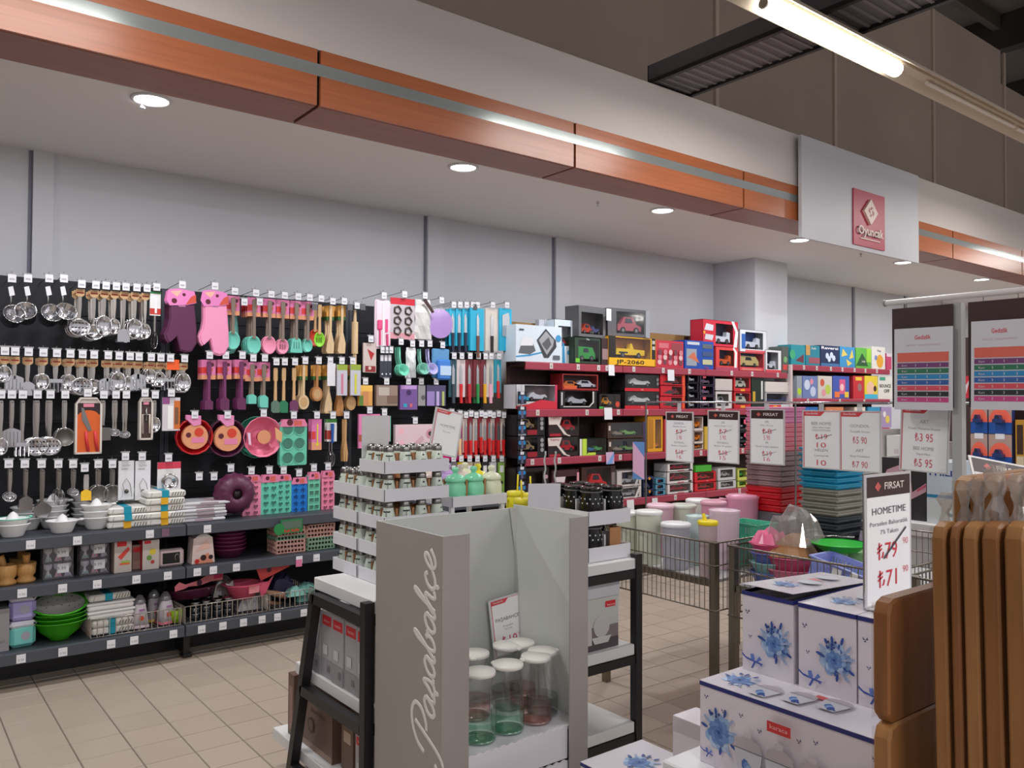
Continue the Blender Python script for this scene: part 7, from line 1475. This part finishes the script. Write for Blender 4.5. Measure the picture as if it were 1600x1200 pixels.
# ---- rod with the hanging price signs
RX = 3.73
o = link('sign_rail', None); o['label'] = 'thin steel rail carrying hanging price signs over the cages'; o['category'] = 'rail'
part('rail', G().cyl((RX, 3.46, 1.503), (RX, 1.10, 1.503), .005, CHROME, n=8), o)
for y in (3.46, at(1243, 700, X=RX).y, 1.14): part('upright', G().cyl((RX, y, .85), (RX, y, 1.50), .005, STEEL, n=8), o)
part('cross_bar', G().cyl((RX, 3.46, .848), (RX, 3.20, .848), .004, STEEL, n=6), o)
def clipper():
    return ('clip', G().box(-.012, .012, -.003, .003, .305, .355, M((226, 226, 230), .15, 0, 'film', .5)))
SGN = [(1061, 645, [('GONDOL', .76, .045, LGR, .4), ('Plastik Kova', .70, .03, LGR, .5), ('₺7 ', .56, .09, RDC, .26), ('5 90', .44, .09, (226, 140, 150), .2), ('GONDOL', .36, .04, LGR, .4), ('Bidon Kapaklı', .30, .03, LGR, .6), ('₺18 ', .14, .09, RDC, .3), ('16', .04, .08, (226, 140, 150), .18)], True, 'first hanging FIRSAT sign from the left'),
       (1129, 643, [('AR', .76, .045, LGR, .12), ('Plastik Sürahi 1.7 Lt', .70, .03, LGR, .62), ('₺7 ', .56, .09, RDC, .26), ('5 90', .44, .09, (226, 140, 150), .2), ('GONDOL', .36, .04, LGR, .4), ('Bidon Kapaklı', .30, .03, LGR, .6), ('₺18 ', .14, .09, RDC, .3), ('15', .04, .08, (226, 140, 150), .2)], True, 'second hanging FIRSAT sign from the left'),
       (1198, 641, [('AR', .76, .045, LGR, .12), ('Mini Kova', .70, .03, LGR, .4), ('₺8 ', .56, .09, RDC, .3), ('5 90', .44, .09, (226, 140, 150), .2), ('AR', .37, .04, LGR, .1), ('Plastik Leğen Saklama', .30, .03, LGR, .7), ('₺19 ', .14, .09, RDC, .3), ('16', .04, .08, (226, 140, 150), .2)], True, 'third hanging FIRSAT sign from the left'),
       (1283, 643, [('BEE HOME', .76, .055, LGR, .55), ('SAKLAMA KABI', .70, .03, LGR, .5), ('DİKDÖRTGEN', .65, .03, LGR, .5), ('₺19 ', .51, .09, RDC, .34), ('10', .36, .09, RDC, .26), ('HELEN', .29, .05, LGR, .35), ('Çamaşırlık', .20, .035, LGR, .4), ('10', .04, .10, RDC, .26)], False, 'red cornered sign with the numbers 19 and 10'),
       (1343, 644, [('GONDOL', .74, .05, LGR, .5), ('Temizlik Kovası', .65, .035, LGR, .5), ('₺5 90', .46, .12, (214, 100, 112), .36), ('ART', .32, .05, LGR, .2), ('Banyo Düzenleyici', .23, .035, LGR, .5), ('₺7 90', .05, .11, (214, 100, 112), .4)], False, 'red cornered sign marked Temizlik Kovası with the numbers 5 and 7'),
       (1441, 636, [('ART', .76, .06, LGR, .2), ('Plastik Malzeme Düzeni', .66, .035, LGR, .7), ('₺3 95', .47, .13, (214, 80, 100), .4), ('BEE HOME', .33, .055, LGR, .45), ('Sepet Maxi', .25, .035, LGR, .3), ('₺5 95', .06, .13, (214, 80, 100), .4)], False, 'nearest hanging sign, red cornered, with the numbers 3 and 5')]
for i, (px, py, ln, fr, lb) in enumerate(SGN):
    p = at(px, py, X=RX); tr = price_sign(ln, .195 if i < 5 else .20, .28, fr, not fr)
    zt = min(p.z, 1.478)
    g = clipper()[1]
    tr = tr + [('clip', G().box(-.012, .012, -.003, .003, .283, 1.498 - (zt - .28) , M((230, 230, 234), .2, 0, 'cloudy', .45)).mesh('clip'), [])]
    thing('price_sign', lb, 'price sign', tr, (RX + .002, p.y, zt - .28), -pi / 2 + rnd.uniform(-.03, .03), 'signs hanging on the rail', ry=[.0, .01, .0, 0, 0, .04][i])
# ---- poster frame
PXX = at(1498, 600, Y=1.592).x
o = link('poster_stand', None); o['label'] = 'grey post with a white top tube holding two posters'; o['category'] = 'stand'
yp = at(1498, 600, X=PXX).y
part('post', G().box(PXX - .02, PXX + .02, yp - .02, yp + .02, 0, 1.93, P((176, 178, 178), .35)), o)
part('base_plate', G().box(PXX - .02, PXX + .15, yp - .03, yp + .03, 0, .01, P((150, 150, 150))), o) 
part('top_tube', G().cyl((PXX - .03, at(1390, 488, X=PXX).y, 1.955), (PXX - .03, .7, 1.955), .013, P((226, 222, 222), .3), n=12), o)
part('end_cap', G().cyl((PXX - .03, at(1390, 488, X=PXX).y, 1.955), (PXX - .03, at(1390, 488, X=PXX).y + .008, 1.955), .016, P((150, 150, 150)), n=12), o)
BARS = [((226, 108, 92), .115), ((120, 66, 120), .058), ((50, 120, 90), .058), ((50, 140, 196), .058), ((56, 100, 170), .058), ((222, 84, 100), .058), ((44, 48, 50), .058), ((206, 76, 140), .058)]
def poster(w, h):
    g = G().box(-w / 2, w / 2, 0, .006, 0, h, P((218, 218, 224), .35)); q = G(); z = h * .70
    q.text('Gedizlik', 0, h * .86, h * .05, -.0006, P((222, 90, 110)), w=w * .28, bold=.02); q.text('taksit seçenekleri', 0, h * .78, h * .03, -.0006, P((214, 180, 186)), w=w * .6)
    bars = []
    for i, (c, hh) in enumerate(BARS):
        hz = hh * h; q2 = G().rect(-w * .44, w * .44, z - hz, z, -.0012, P(c))
        if i: q2.text('Kart', -w * .36, z - hz * .75, hz * .45, -.0018, P((220, 214, 220)), align='L')
        if i:
            for x in (-.12, .08, .3): q2.text(str(3), x * w, z - hz * .75, hz * .5, -.0018, P((226, 222, 226)))
        bars.append(('colour_bar', q2)); z -= hz + h * .012
    return proto(('sheet', g), ('print', q), *bars)
for px0, px1, yt, yb, lb in ((1397, 1487, 512, 640, 'poster of coloured bars left of the grey post'), (1517, 1607, 500, 640, 'poster of coloured bars right of the grey post')):
    a = at(px0, yb, X=PXX - .05); b = at(px1, yt, X=PXX - .05); w_ = a.y - b.y; h_ = (b.z + at(px0, yt, X=PXX - .05).z) / 2 - a.z
    thing('backing_board', 'dark brown board behind the ' + lb, 'board', proto(('board', G().box(-w_ / 2 - .015, w_ / 2 - .003, .012, .02, .01, 1.925 - a.z, P((58, 30, 30)))), ('hook_wire', G().tube([(-w_ * .3, .016, 1.92 - a.z), (-w_ * .3, .016, 1.945 - a.z)], .002, STEEL, 5)), ('hook_wire', G().tube([(w_ * .3, .016, 1.92 - a.z), (w_ * .3, .016, 1.945 - a.z)], .002, STEEL, 5))), (PXX - .046, (a.y + b.y) / 2, a.z), -pi / 2, 'boards behind the posters')
    thing('poster', lb, 'poster', poster(w_, h_), (PXX - .05, (a.y + b.y) / 2, a.z), -pi / 2, 'colour bar posters', ry=.01)
# ================================================================ APPLIANCE TABLE and shelving beyond the cages
TXA, TXB, TYA, TYB = 4.75, 5.75, 1.15, 3.05
o = link('display_table', None); o['label'] = 'long white display table carrying boxed appliances beyond the cages'; o['category'] = 'table'
zt = at(1320, 798, X=4.9).z
part('table_top', G().bbox(TXA, TXB, TYA, TYB, zt - .08, zt - .001, P((222, 220, 220)), .005), o)
part('front_panel', G().box(TXA + .02, TXA + .04, TYA + .02, TYB - .02, 0, zt - .08, P((206, 204, 206))), o)
for x in (TXA + .07, TXB - .07):
    for y in (TYA + .06, TYB - .06): part('leg', G().box(x - .025, x + .025, y - .025, y + .025, 0, zt - .08, P((190, 190, 190))), o)
def facing(px0, px1, yt, zb, X, d, c, sh, nm, lb, cat='box', grp='boxed appliances on the white table', side=None):
    a = at(px0, yt, X=X); b = at(px1, yt, X=X); h = (a.z + b.z) / 2 - zb
    return thing(nm, lb, cat, pbox(a.y - b.y, d, h, c, sh, side), (X, (a.y + b.y) / 2, zb), -pi / 2, grp)
facing(1318, 1349, 740, zt, 4.84, .2, (84, 82, 82), (('t', (220, 220, 220), 'MN', -.1, .45, .1, .3), ('r', (110, 108, 108), -.3, .1, .62, .66), ('r', (120, 118, 118), -.3, .3, .1, .3)), 'appliance_box', 'dark grey appliance box marked with small white letters')
facing(1302, 1317, 745, zt, 4.90, .2, (196, 170, 160), (('d', (150, 60, 60), 0, .6, .3), ('d', (170, 90, 80), 0, .3, .25)), 'appliance_box', 'narrow box with red floral print beside the dark grey box')
facing(1377, 1447, 716, zt, 4.84, .26, (52, 50, 52), (('p', (206, 164, 176), ((-.5, .62), (-.36, .8), (-.1, .88), (.05, .75), (-.1, .7), (-.3, .68), (-.5, .52))), ('p', (206, 160, 172), ((.0, .95), (.12, .95), (.2, .45), (.5, .62), (.5, .48), (.1, .3), (.02, .5), (.1, .62))), ('d', (30, 28, 30), -.15, .62, .08), ('p', (196, 90, 110), ((.3, .5), (.5, .6), (.5, .56), (.3, .46)))), 'appliance_box', 'dark box with a pale pink hair appliance picture')
facing(1448, 1492, 722, zt - .0, 4.80, .3, (196, 210, 220), (('r', (40, 130, 170), -.5, .5, .42, .47), ('t', (30, 60, 130), 'PHILI', 0, .78, .09, .8, .02), ('r', (206, 214, 214), -.5, .5, 0, .4), ('d', (140, 150, 152), .35, .2, .16), ('d', (206, 214, 214), .38, .22, .09)), 'appliance_box', 'pale blue appliance box printed PHILI with a grey hose')
zb = zt
facing(1360, 1376, 728, zt, 5.1, .2, (206, 204, 206), (), 'appliance_box', 'plain white box behind the dark hair appliance box')
g = G()
for i in range(12): g.lathe([(.10 + .004 * i, .0), (.102 + .004 * i, .004)], P((226, 226, 226)), 20, c=(0, 0, .003 * i), closed=True)
# white gondola with car packs
WX = 6.2
o = link('white_gondola', None); o['label'] = 'white shelving rack with hanging packs behind the grey post'; o['category'] = 'shelving'
ya, yb2 = at(1502, 700, X=WX).y, .9
yl = at(1378, 700, X=WX).y
part('back_panel', G().box(WX + .30, WX + .33, yb2, yl, 0, 2.0, P((70, 52, 48))), o)
for z in (.70, 1.02): part('shelf', G().box(WX, WX + .30, yb2, yl, z, z + .03, P((222, 220, 218))), o)
part('shelf', G().box(WX - .001, WX + .30, yb2, yl, .10, .14, P((222, 220, 218))), o)
part('side_panel', G().box(WX + .0, WX + .33, yl, yl + .02, 0, 1.3, P((206, 200, 196))), o)
def arcpack(w, h):
    g = G().box(-w / 2, w / 2, -.05, 0, 0, h, P((60, 80, 150))); q = G().rect(-w / 2, w / 2, 0, h * .34, -.0506, P((24, 80, 160))).rect(-w / 2, w / 2, h * .34, h, -.0504, P((176, 150, 140)))
    q.flat([(w / 2 * cos(t), h * .34 + h * .42 * sin(t)) for t in (pi * i / 12 for i in range(13))], -.051, P((240, 106, 84)))
    c, wl = car(w * .45, h * .3, (40, 60, 110)); mx = T4(0, -.052, h * .28)
    return proto(('backing_card', g), ('printed_front', q), ('toy_body', G().join(c, mx), ), ('price_label', G().rect(-.03, .03, h * .86, h * 1.02, -.052, TAGW)))
APK = None
for r_, (yt, yb_) in enumerate(((655, 690), (690, 722))):
    for k, (p0, p1) in enumerate(((1515, 1543), (1543, 1581))):
        a = at(p0, yt, X=WX + .02); b = at(p1, yb_, X=WX + .02)
        zb_ = 1.0515 if r_ == 1 else 1.0515 + .24
        h_ = .235
        thing('toy_pack', 'blue and orange arched toy pack, %s %s of the four' % (['upper', 'lower'][r_], ['left', 'right'][k]), 'toy pack', arcpack(a.y - b.y - .006, h_), (WX + .08, (a.y + b.y) / 2, zb_ - (.18 if False else 0)), -pi / 2, 'arched toy packs')
for k, (p0, p1, yt, c) in enumerate(((1585, 1600, 640, (190, 140, 40)), (1600, 1625, 640, (190, 140, 40)))):
    a = at(p0, yt, X=WX + .02); b = at(p1, yt, X=WX + .02)
    thing('framed_pack', 'gold and dark brown toy pack beside the arched packs, ' + ['left', 'right'][k], 'toy pack', pbox(a.y - b.y - .004, .08, .34, c, (('r', (60, 34, 20), -.35, .35, .3, .9), ('r', (206, 190, 160), -.4, .4, .08, .26))), (WX + .03, (a.y + b.y) / 2, 1.0515), -pi / 2, 'gold framed packs')
for k in range(7):
    p0 = 1500 + k * 17; a = at(p0, 640, X=WX + .02); b = at(p0 + 16, 640, X=WX + .02)
    thing('hanging_pack', 'small pink and plum pack under the right poster, ' + ORD[k] + (' from the left' if k else ''), 'toy pack', pbox(a.y - b.y, .06, .16, [(206, 40, 60), (150, 110, 130), (110, 60, 100), (214, 170, 190), (196, 150, 170), (150, 30, 60), (120, 80, 130)][k], (('p', (222, 200, 210), ((-.4, .9), (0, .2), (.4, .9), (0, .6))),)), (WX + .04, (a.y + b.y) / 2, 1.0515 + .49), -pi / 2, 'small packs in the back row')
for k, (p0, p1, yt, c) in enumerate(((1384, 1408, 680, (210, 210, 208)), (1409, 1440, 686, (220, 218, 216)), (1440, 1478, 690, (214, 206, 206)))):
    a = at(p0, yt, X=WX + .02); b = at(p1, yt, X=WX + .02)
    thing('white_carton', 'plain white carton on the white rack, ' + ORD[k] + (' from the left' if k else ''), 'box', pbox(a.y - b.y - .004, .2, max(.1, a.z - 1.051), c, (('r', (190, 186, 186), .0, .3, .3, .5),)), (WX + .03, (a.y + b.y) / 2, 1.0515), -pi / 2, 'white cartons on the rack')
for k in range(6):
    a = at(1384 + k * 19, 760, X=WX + .02); b = at(1402 + k * 19, 760, X=WX + .02)
    thing('white_carton', 'white carton on the lower board of the white rack, ' + ORD[k] + (' from the left' if k else ''), 'box', pbox(a.y - b.y - .004, .2, .22, [(206, 206, 206), (196, 198, 204)][k % 2], (('r', (150, 90, 90), -.3, .3, .6, .8),)), (WX + .03, (a.y + b.y) / 2, .7315), -pi / 2, 'white cartons on the rack')

# ================================================================ BLUE AND WHITE BOXES on the near table
TBZ = .632
NX0, NX1, NY0, NY1 = 1.56, 2.35, .62, 1.345
NYT = at(1094, 1163, Z=TBZ).y
o = link('near_table', None); o['label'] = 'white table carrying the blue and white porcelain boxes'; o['category'] = 'table'
part('table_top', G().bbox(NX0 - .03, NX1, NY0, at(1094, 1163, Z=TBZ).y, TBZ - .04, TBZ - .001, P((224, 224, 228)), .004), o)
for x in (NX0 - .05, NX1 - .05):
    for y in (NY0 + .05, NY1): part('leg', G().box(x - .02, x + .02, y - .02, y + .02, 0, TBZ - .04, P((120, 120, 124))), o)
part('lower_board', G().box(NX0 - .08, NX1 - .02, NY0 + .02, NY1 + .06, .25, .27, P((214, 214, 214))), o)
BLUES = [(70, 106, 170), (104, 140, 196), (140, 172, 214), (48, 78, 150), (176, 198, 226), (90, 124, 180)]
NAVY = (34, 42, 112); CART = (214, 208, 216)
def rose(cx, cz, s, w, h, seed=1):                        # printed flower, leaves, ribbon; sizes in metres, returned in unit coordinates
    r = random.Random(seed); out = []
    U = lambda pts: tuple(((cx + x * s) / w, (cz + z * s) / h) for x, z in pts)
    def blob(x, z, a, b, rot, c, n=9): out.append(('p', c, U([(x + a * cos(t) * cos(rot) - b * sin(t) * sin(rot), z + a * cos(t) * sin(rot) + b * sin(t) * cos(rot)) for t in (2 * pi * i / n for i in range(n))])))
    for i in range(9): t = i * .7 + r.random(); blob(.36 * cos(t), .36 * sin(t), .32, .24, t, BLUES[4] if i % 2 else BLUES[2])
    for i in range(8): t = i * .8; blob(.25 * cos(t), .25 * sin(t), .26, .16, t + .6, BLUES[1] if i % 2 else BLUES[5])
    for i in range(6): t = i * 1.05; blob(.10 * cos(t), .12 * sin(t), .13, .07, t + .9, BLUES[0] if i % 2 else BLUES[5])
    blob(0, .02, .07, .06, 0, BLUES[3]); blob(.03, .0, .04, .03, 1, (30, 50, 120))
    for x, z, a, rt in ((-.5, .35, .2, 2.4), (-.62, .1, .16, 2.9), (.55, .5, .18, .9), (.3, .75, .16, 1.3), (.62, .15, .2, .2), (-.1, .72, .15, 1.7), (-.35, .62, .12, 2.0), (.1, -.62, .16, 4.6), (.45, -.55, .2, 5.4), (.66, -.3, .15, 5.8)): blob(x, z, a, .06, rt, BLUES[3] if a < .17 else (150, 168, 200))
    for x, z in ((-.25, .62), (-.08, .55), (.05, .66)): blob(x, z, .05, .05, 0, NAVY)
    return out
def ribbon(cx, cz, s, w, h):
    U = lambda pts: tuple(((cx + x * s) / w, (cz + z * s) / h) for x, z in pts)
    c = (62, 84, 164)
    return [('p', c, U([(-.9, .3), (-.6, .1), (-.3, .05), (.1, -.02), (.4, -.05), (.4, -.12), (.1, -.1), (-.3, -.05), (-.6, -.0), (-.85, .15)])), ('p', (96, 120, 190), U([(-.3, .0), (-.35, .3), (-.15, .35), (-.05, .05)])), ('p', (96, 120, 190), U([(.0, .0), (.2, .3), (.35, .15), (.1, -.03)])), ('p', c, U([(-.1, 0), (-.3, -.4), (-.2, -.42), (0, -.05)])), ('p', c, U([(.1, 0), (.3, -.2), (.4, -.18), (.1, .03)]))]
def bfly(x, z, s, w, h):
    U = lambda pts: tuple(((x + a * s) / w, (z + b * s) / h) for a, b in pts)
    return [('p', (70, 80, 120), U([(0, 0), (-.9, .8), (-.7, -.1)])), ('p', (70, 80, 120), U([(0, 0), (.6, .9), (.8, .0)])), ('p', (60, 70, 110), U([(0, 0), (-.5, -.6), (.3, -.6)]))]
def jarprint(x, z, s, w, h):
    U = lambda pts: tuple(((x + a * s) / w, (z + b * s) / h) for a, b in pts)
    o_ = [('p', (198, 198, 206), U([(-.24, 0), (.24, 0), (.36, .62), (-.36, .62)])), ('p', (178, 170, 176), U([(-.37, .62), (.37, .62), (.3, .82), (.12, .9), (-.12, .9), (-.3, .82)])), ('p', (196, 190, 196), U([(-.08, .9), (.08, .9), (.1, 1.02), (-.1, 1.02)])), ('p', (110, 108, 120), U([(-.37, .61), (.37, .61), (.37, .63), (-.37, .63)]))]
    return o_ + [('p', BLUES[i % 4], U([(-.08 + .09 * cos(t) + .05 * i, .3 + .13 * sin(t) - .05 * i) for t in (2 * pi * j / 7 for j in range(7))])) for i in range(4)] + [('p', BLUES[3], U([(.0, .2), (.2, .06), (.24, .1), (.05, .26)]))]
def porcelain_box(w, d, h, front, top=None, flap=0.0):
    g = G().box(-w / 2, w / 2, 0, d, 0, h - .001, P(CART, .35), skip='t' if flap else '')
    fr = shp(G(), front, w, h, 0, .00012)
    bd = G(); e_ = .0012; b0 = h - .010
    bd.box(-w / 2 - e_, w / 2 + e_, -e_, 0, b0, h, P(NAVY)).box(-w / 2 - e_, -w / 2, 0, d, b0, h, P(NAVY)).box(w / 2, w / 2 + e_, 0, d, b0, h, P(NAVY)).box(-w / 2, w / 2, d, d + e_, b0, h, P(NAVY))
    lid = G().box(-w / 2 - .001, w / 2 + .001, -.001, d + .001, 0, .0012, P((222, 218, 226), .16)); tp = G()
    if top: tp.join(shp(G(), top, w, d, 0, .0001), Matrix.Translation((0, 0, .0015)) @ Matrix(((1, 0, 0, 0), (0, 0, 1, 0), (0, -1, 0, 0), (0, 0, 0, 1))))
    R_ = Matrix.Translation((0, d, h)) @ Matrix.Rotation(-flap, 4, 'X') @ Matrix.Translation((0, -d, 0))
    lid2 = G().join(lid, R_); tp2 = G().join(tp, R_)
    ps = [('carton', g), ('printed_front', fr), ('navy_edge', bd), ('lid_flap', lid2)]
    if top: ps.append(('printed_lid', tp2))
    return proto(*ps)
def placebox(name, label, w, d, h, x, y, z, front, top, flap=0, rz=-pi / 2):
    thing(name, label, 'box', porcelain_box(w, d, h, front, top, flap), (x, y, z), rz, 'blue and white porcelain boxes')
LW, LD, LH = .50, .345, .193
fr = rose(-LW / 2 + .056, .085, .066, LW, LH, 2) + ribbon(-LW / 2 + .03, .03, .03, LW, LH) + rose(LW / 2 - .06, .075, .066, LW, LH, 5)
for i, x in enumerate((-.105, -.022, .061, .144)): fr += jarprint(x, .008, .105, LW, LH)
for x, z in ((-.22, .165), (-.17, .145), (-.12, .15), (-.07, .13), (.03, .14), (.07, .15), (.2, .16)): fr += bfly(x, z, .007, LW, LH)
fr += [('r', (204, 52, 58), -.10, .02, .72, .84), ('t', (236, 190, 190), 'karaca', -.04, .76, .05, .09)]
tp = rose(-.19, .07, .06, LW, LD, 8) + [('r', (206, 90, 90), -.02, .12, .3, .36)]
for x, z in ((-.10, .03), (-.025, .05), (.05, .07)): tp += jarprint(x, z - .02, .09, LW, LD)
yc = 1.306 - LW / 2
placebox('porcelain_box', 'long blue and white box with rose and jar pictures, lowest in front', LW, LD, LH, 1.60, yc, TBZ, fr, tp)
UW, UH, UD = .145, .198, .36
fu = rose(.022, .085, .062, UW, UH, 3) + rose(.022, .085, .045, UW, UH, 11) + ribbon(-.026, .032, .048, UW, UH) + bfly(-.05, .15, .008, UW, UH) + bfly(-.042, .09, .006, UW, UH)
tu = rose(-.01, .09, .05, UW, UD, 6) + [('r', (206, 110, 110), -.1, .1, .55, .62), ('d', (196, 200, 210), 0, .75, .2), ('d', (190, 196, 206), .1, .45, .2)]
z1 = TBZ + LH + .0015
DKC = P((20, 22, 40))
placebox('porcelain_box', 'upright floral box with lifted lid, left of the upper three', UW, UD, UH, 1.752, 1.222, z1, fu, tu, .045)
placebox('porcelain_box', 'upright floral box, middle of the upper three', UW, UD, UH, 1.752, 1.062, z1, fu, tu)
placebox('porcelain_box', 'upright floral box half hidden by the short board', UW, UD, UH, 1.752, .912, z1, fu, tu)
placebox('porcelain_box', 'supporting floral box behind the long front box', .5, .20, LH, 1.965, 1.306 - .25, TBZ, [], None)
# small boxes at the left
a = at(1051, 1117, X=1.80); 
thing('white_gift_box', 'small white box with a red drop left of the long floral box', 'box', pbox(.13, .10, .14, (222, 216, 222), (('r', (196, 188, 194), -.5, .5, .7, .98), ('d', (214, 60, 100), .35, .4, .06), ('p', (214, 60, 100), ((.34, .4), (.36, .4), (.38, .7))), ('d', (140, 170, 214), -.2, .1, .2), ('d', (100, 140, 200), -.15, .08, .12))), (1.80, a.y - .066, a.z - .14), -pi / 2)
thing('carton_stand', 'plain carton under the small white box', 'box', G().box(0, .10, -.065, .065, 0, a.z - .1415, P((200, 198, 202))), (1.80, a.y - .066, 0))
o = link('low_pallet', None); o['label'] = 'white floral carton lying low beyond the table corner'; o['category'] = 'box'
p = at(1010, 1195, X=1.80)
g = porcelain_box(.26, .26, .12, rose(0, .05, .05, .26, .12, 4), rose(-.02, .13, .07, .26, .26, 7) + rose(.07, .07, .04, .26, .26, 9))
grow(g, o); o.location = (1.66, p.y - .0, p.z - .12); o.rotation_euler = (0, 0, -pi / 2)
b2 = link('pallet_carton', None); b2['label'] = 'plain white carton under the low floral carton'; b2['category'] = 'box'
part('carton', G().box(1.65, 1.93, p.y - .13, p.y + .13, 0, p.z - .1215, P((206, 206, 210))), b2)
# price stand on the boxes
sg = price_sign([('HOMETIME', .70, .055, (96, 92, 98), .78), ('Porselen Baharatlık', .61, .035, (130, 126, 132), .88), ("7'li Takım", .54, .035, (130, 126, 132), .42), ('₺79', .34, .13, (214, 60, 74), .46, -.05), ('90', .43, .055, (230, 150, 160), .13, .38), ('₺71', .12, .13, (214, 60, 74), .44, -.05), ('90', .20, .055, (222, 120, 130), .13, .38)], .20, .295, True, False, (206, 202, 206))
sg += [('strike_line', G().flat([(-.03, .105), (-.027, .100), (.078, .165), (.076, .170)], -.0030, INK).mesh('strike_line'), []), ('base_foot', G().box(-.108, .108, -.05, .004, -.006, -.003, CHROME).mesh('base_foot'), []), ('edge_rod', G().cyl((-.110, .002, -.006), (-.110, .002, .302), .0022, CHROME, n=6).mesh('edge_rod'), [])]
pL = at(1352, 950, X=1.80)
thing('price_sign', 'upright FIRSAT price sign reading 79 and 71 on the floral boxes', 'price sign', sg, (1.80 + .108, pL.y, z1 + UH + .0095), 0)
# ================================================================ WOODEN BOARDS at the right edge
BW_ = lambda s_: M([(172, 122, 70), (152, 100, 56), (180, 130, 78), (160, 108, 62)][s_ % 4], .45, 0, 'wood')
BX = 1.10
o = link('board_crate', None); o['label'] = 'wooden crate holding up the standing boards'; o['category'] = 'crate'
part('crate_wall', G().bbox(BX - .005, BX + .62, .26, .612, .60, .875, M((150, 96, 52), .5, 0, 'wood'), .004), o)
for x in (BX + .03, BX + .58):
    for y in (.29, .58): part('leg', G().box(x - .02, x + .02, y - .02, y + .02, 0, .60, P((90, 70, 50))), o)
BZ = .8765
def board(t_, w, h, s_):
    m = BW_(s_); c = .012
    pts = [(c, 0), (w - c, 0), (w, c), (w, h - c * 1.6), (w - c * .5, h - c * .4), (w - c * 1.6, h), (c * 1.6, h), (c * .5, h - c * .4), (0, h - c * 1.6), (0, c)]
    g = G(); n = len(pts); e_ = .003
    ys_ = [(-t_ / 2, e_), (-t_ / 2 + e_, 0), (t_ / 2 - e_, 0), (t_ / 2, e_)]
    vs = []
    cxm, czm = w / 2, h / 2
    for y, ins in ys_: vs += [(x + (ins if x < cxm else -ins), y, z + (ins if z < czm else -ins)) for x, z in pts]
    fs = [tuple(range(n)), tuple(range(4 * n - 1, 3 * n - 1, -1))] + [(k * n + i, (k + 1) * n + i, (k + 1) * n + (i + 1) % n, k * n + (i + 1) % n) for k in range(3) for i in range(n)]
    g.add(vs, fs, m)
    film = G().box(-.0012, w + .0012, -t_ / 2 - .0008, t_ / 2 + .0008, .004, h - .006, M((246, 242, 238), .2, 0, 'film', .985), skip='bt')
    return proto(('wood_board', g), ('shrink_wrap', film))
def setboards(X, lst, ytop, grp, row, z0=BZ, w=.24, lean=0.0):
    for i, (p0, p1) in enumerate(lst):
        a = at(p0, ytop, X=X); b = at(p1, ytop, X=X); t_ = a.y - b.y
        thing('wooden_board', 'wrapped wooden board standing in the %s row, %s' % (row, nth('board' + row)), 'board', board(max(.012, t_ - .0035), w, a.z - z0, i + (2 if row == 'back' else 0)), (X, (a.y + b.y) / 2 + lean * .5, z0), 0, grp, rx=lean)
setboards(BX, [(1451, 1477), (1479, 1498), (1499, 1527), (1529, 1561), (1564, 1601)], 816, 'tall wooden boards', 'tall front', w=.055, lean=radians(-.9))
setboards(BX + .066, [(1486, 1511), (1513, 1530), (1532, 1558), (1562, 1590), (1593, 1622)], 744, 'tall wooden boards', 'back', w=.24)
zs = at(1375, 1130, X=BX).z
a = at(1363, 935, X=BX); b = at(1389, 935, X=BX)
tsh = a.y - b.y
thing('wooden_board', 'short wooden board in front of the floral boxes, upper', 'board', board(tsh, .22, a.z - zs, 1), (BX, (a.y + b.y) / 2, zs + .001), 0, 'short wooden boards')
thing('wooden_board', 'short wooden board in front of the floral boxes, lower', 'board', board(tsh, .22, zs - BZ - .0005, 2), (BX, (a.y + b.y) / 2, BZ), 0, 'short wooden boards')
WRAP = M((226, 220, 214), .08, 0, 'film', .74)
for i, (px, py, s_) in enumerate(((1478, 806, .7), (1508, 800, .8), (1530, 800, .85), (1558, 790, .95), (1594, 800, .9))):
    p = at(px, py + 12, X=BX + .045)
    g = G(); rr = random.Random(i + 40); n = 8; m_ = 6; vs = []
    for j in range(m_):
        for k in range(n):
            t = 2 * pi * k / n; q = (.016, .012, .007, .010, .015, .010)[j] * s_ * rr.uniform(.6, 1.3)
            vs.append((q * cos(t), q * sin(t), (.0, .015, .032, .045, .062, .075)[j] * s_ + rr.uniform(-.003, .003)))
    g.add(vs, [(j * n + k, j * n + (k + 1) % n, (j + 1) * n + (k + 1) % n, (j + 1) * n + k) for j in range(m_ - 1) for k in range(n)], WRAP)
    thing('wrap_twist', 'twisted end of clear wrap sticking up from the boards, ' + nth('twist'), 'plastic wrap', g, (BX + .045, p.y, p.z - .010), i, 'twisted wrap ends on the boards')
# second acrylic holder at the right edge
p = at(1556, 760, X=2.3)
sg = price_sign([], .19, .27, True, False, (206, 202, 200))
thing('price_sign', 'tilted acrylic FIRSAT holder at the right edge behind the boards', 'price sign', sg, (2.42, p.y - .02, 1.10), -.5, rx=-.5, ry=.18)
o = link('white_plinth', None); o['label'] = 'white plinth under the tilted acrylic holder'; o['category'] = 'plinth'
part('plinth_body', G().bbox(2.36, 2.80, p.y - .35, p.y + .16, 0, 1.09, P((216, 214, 214)), .004), o)
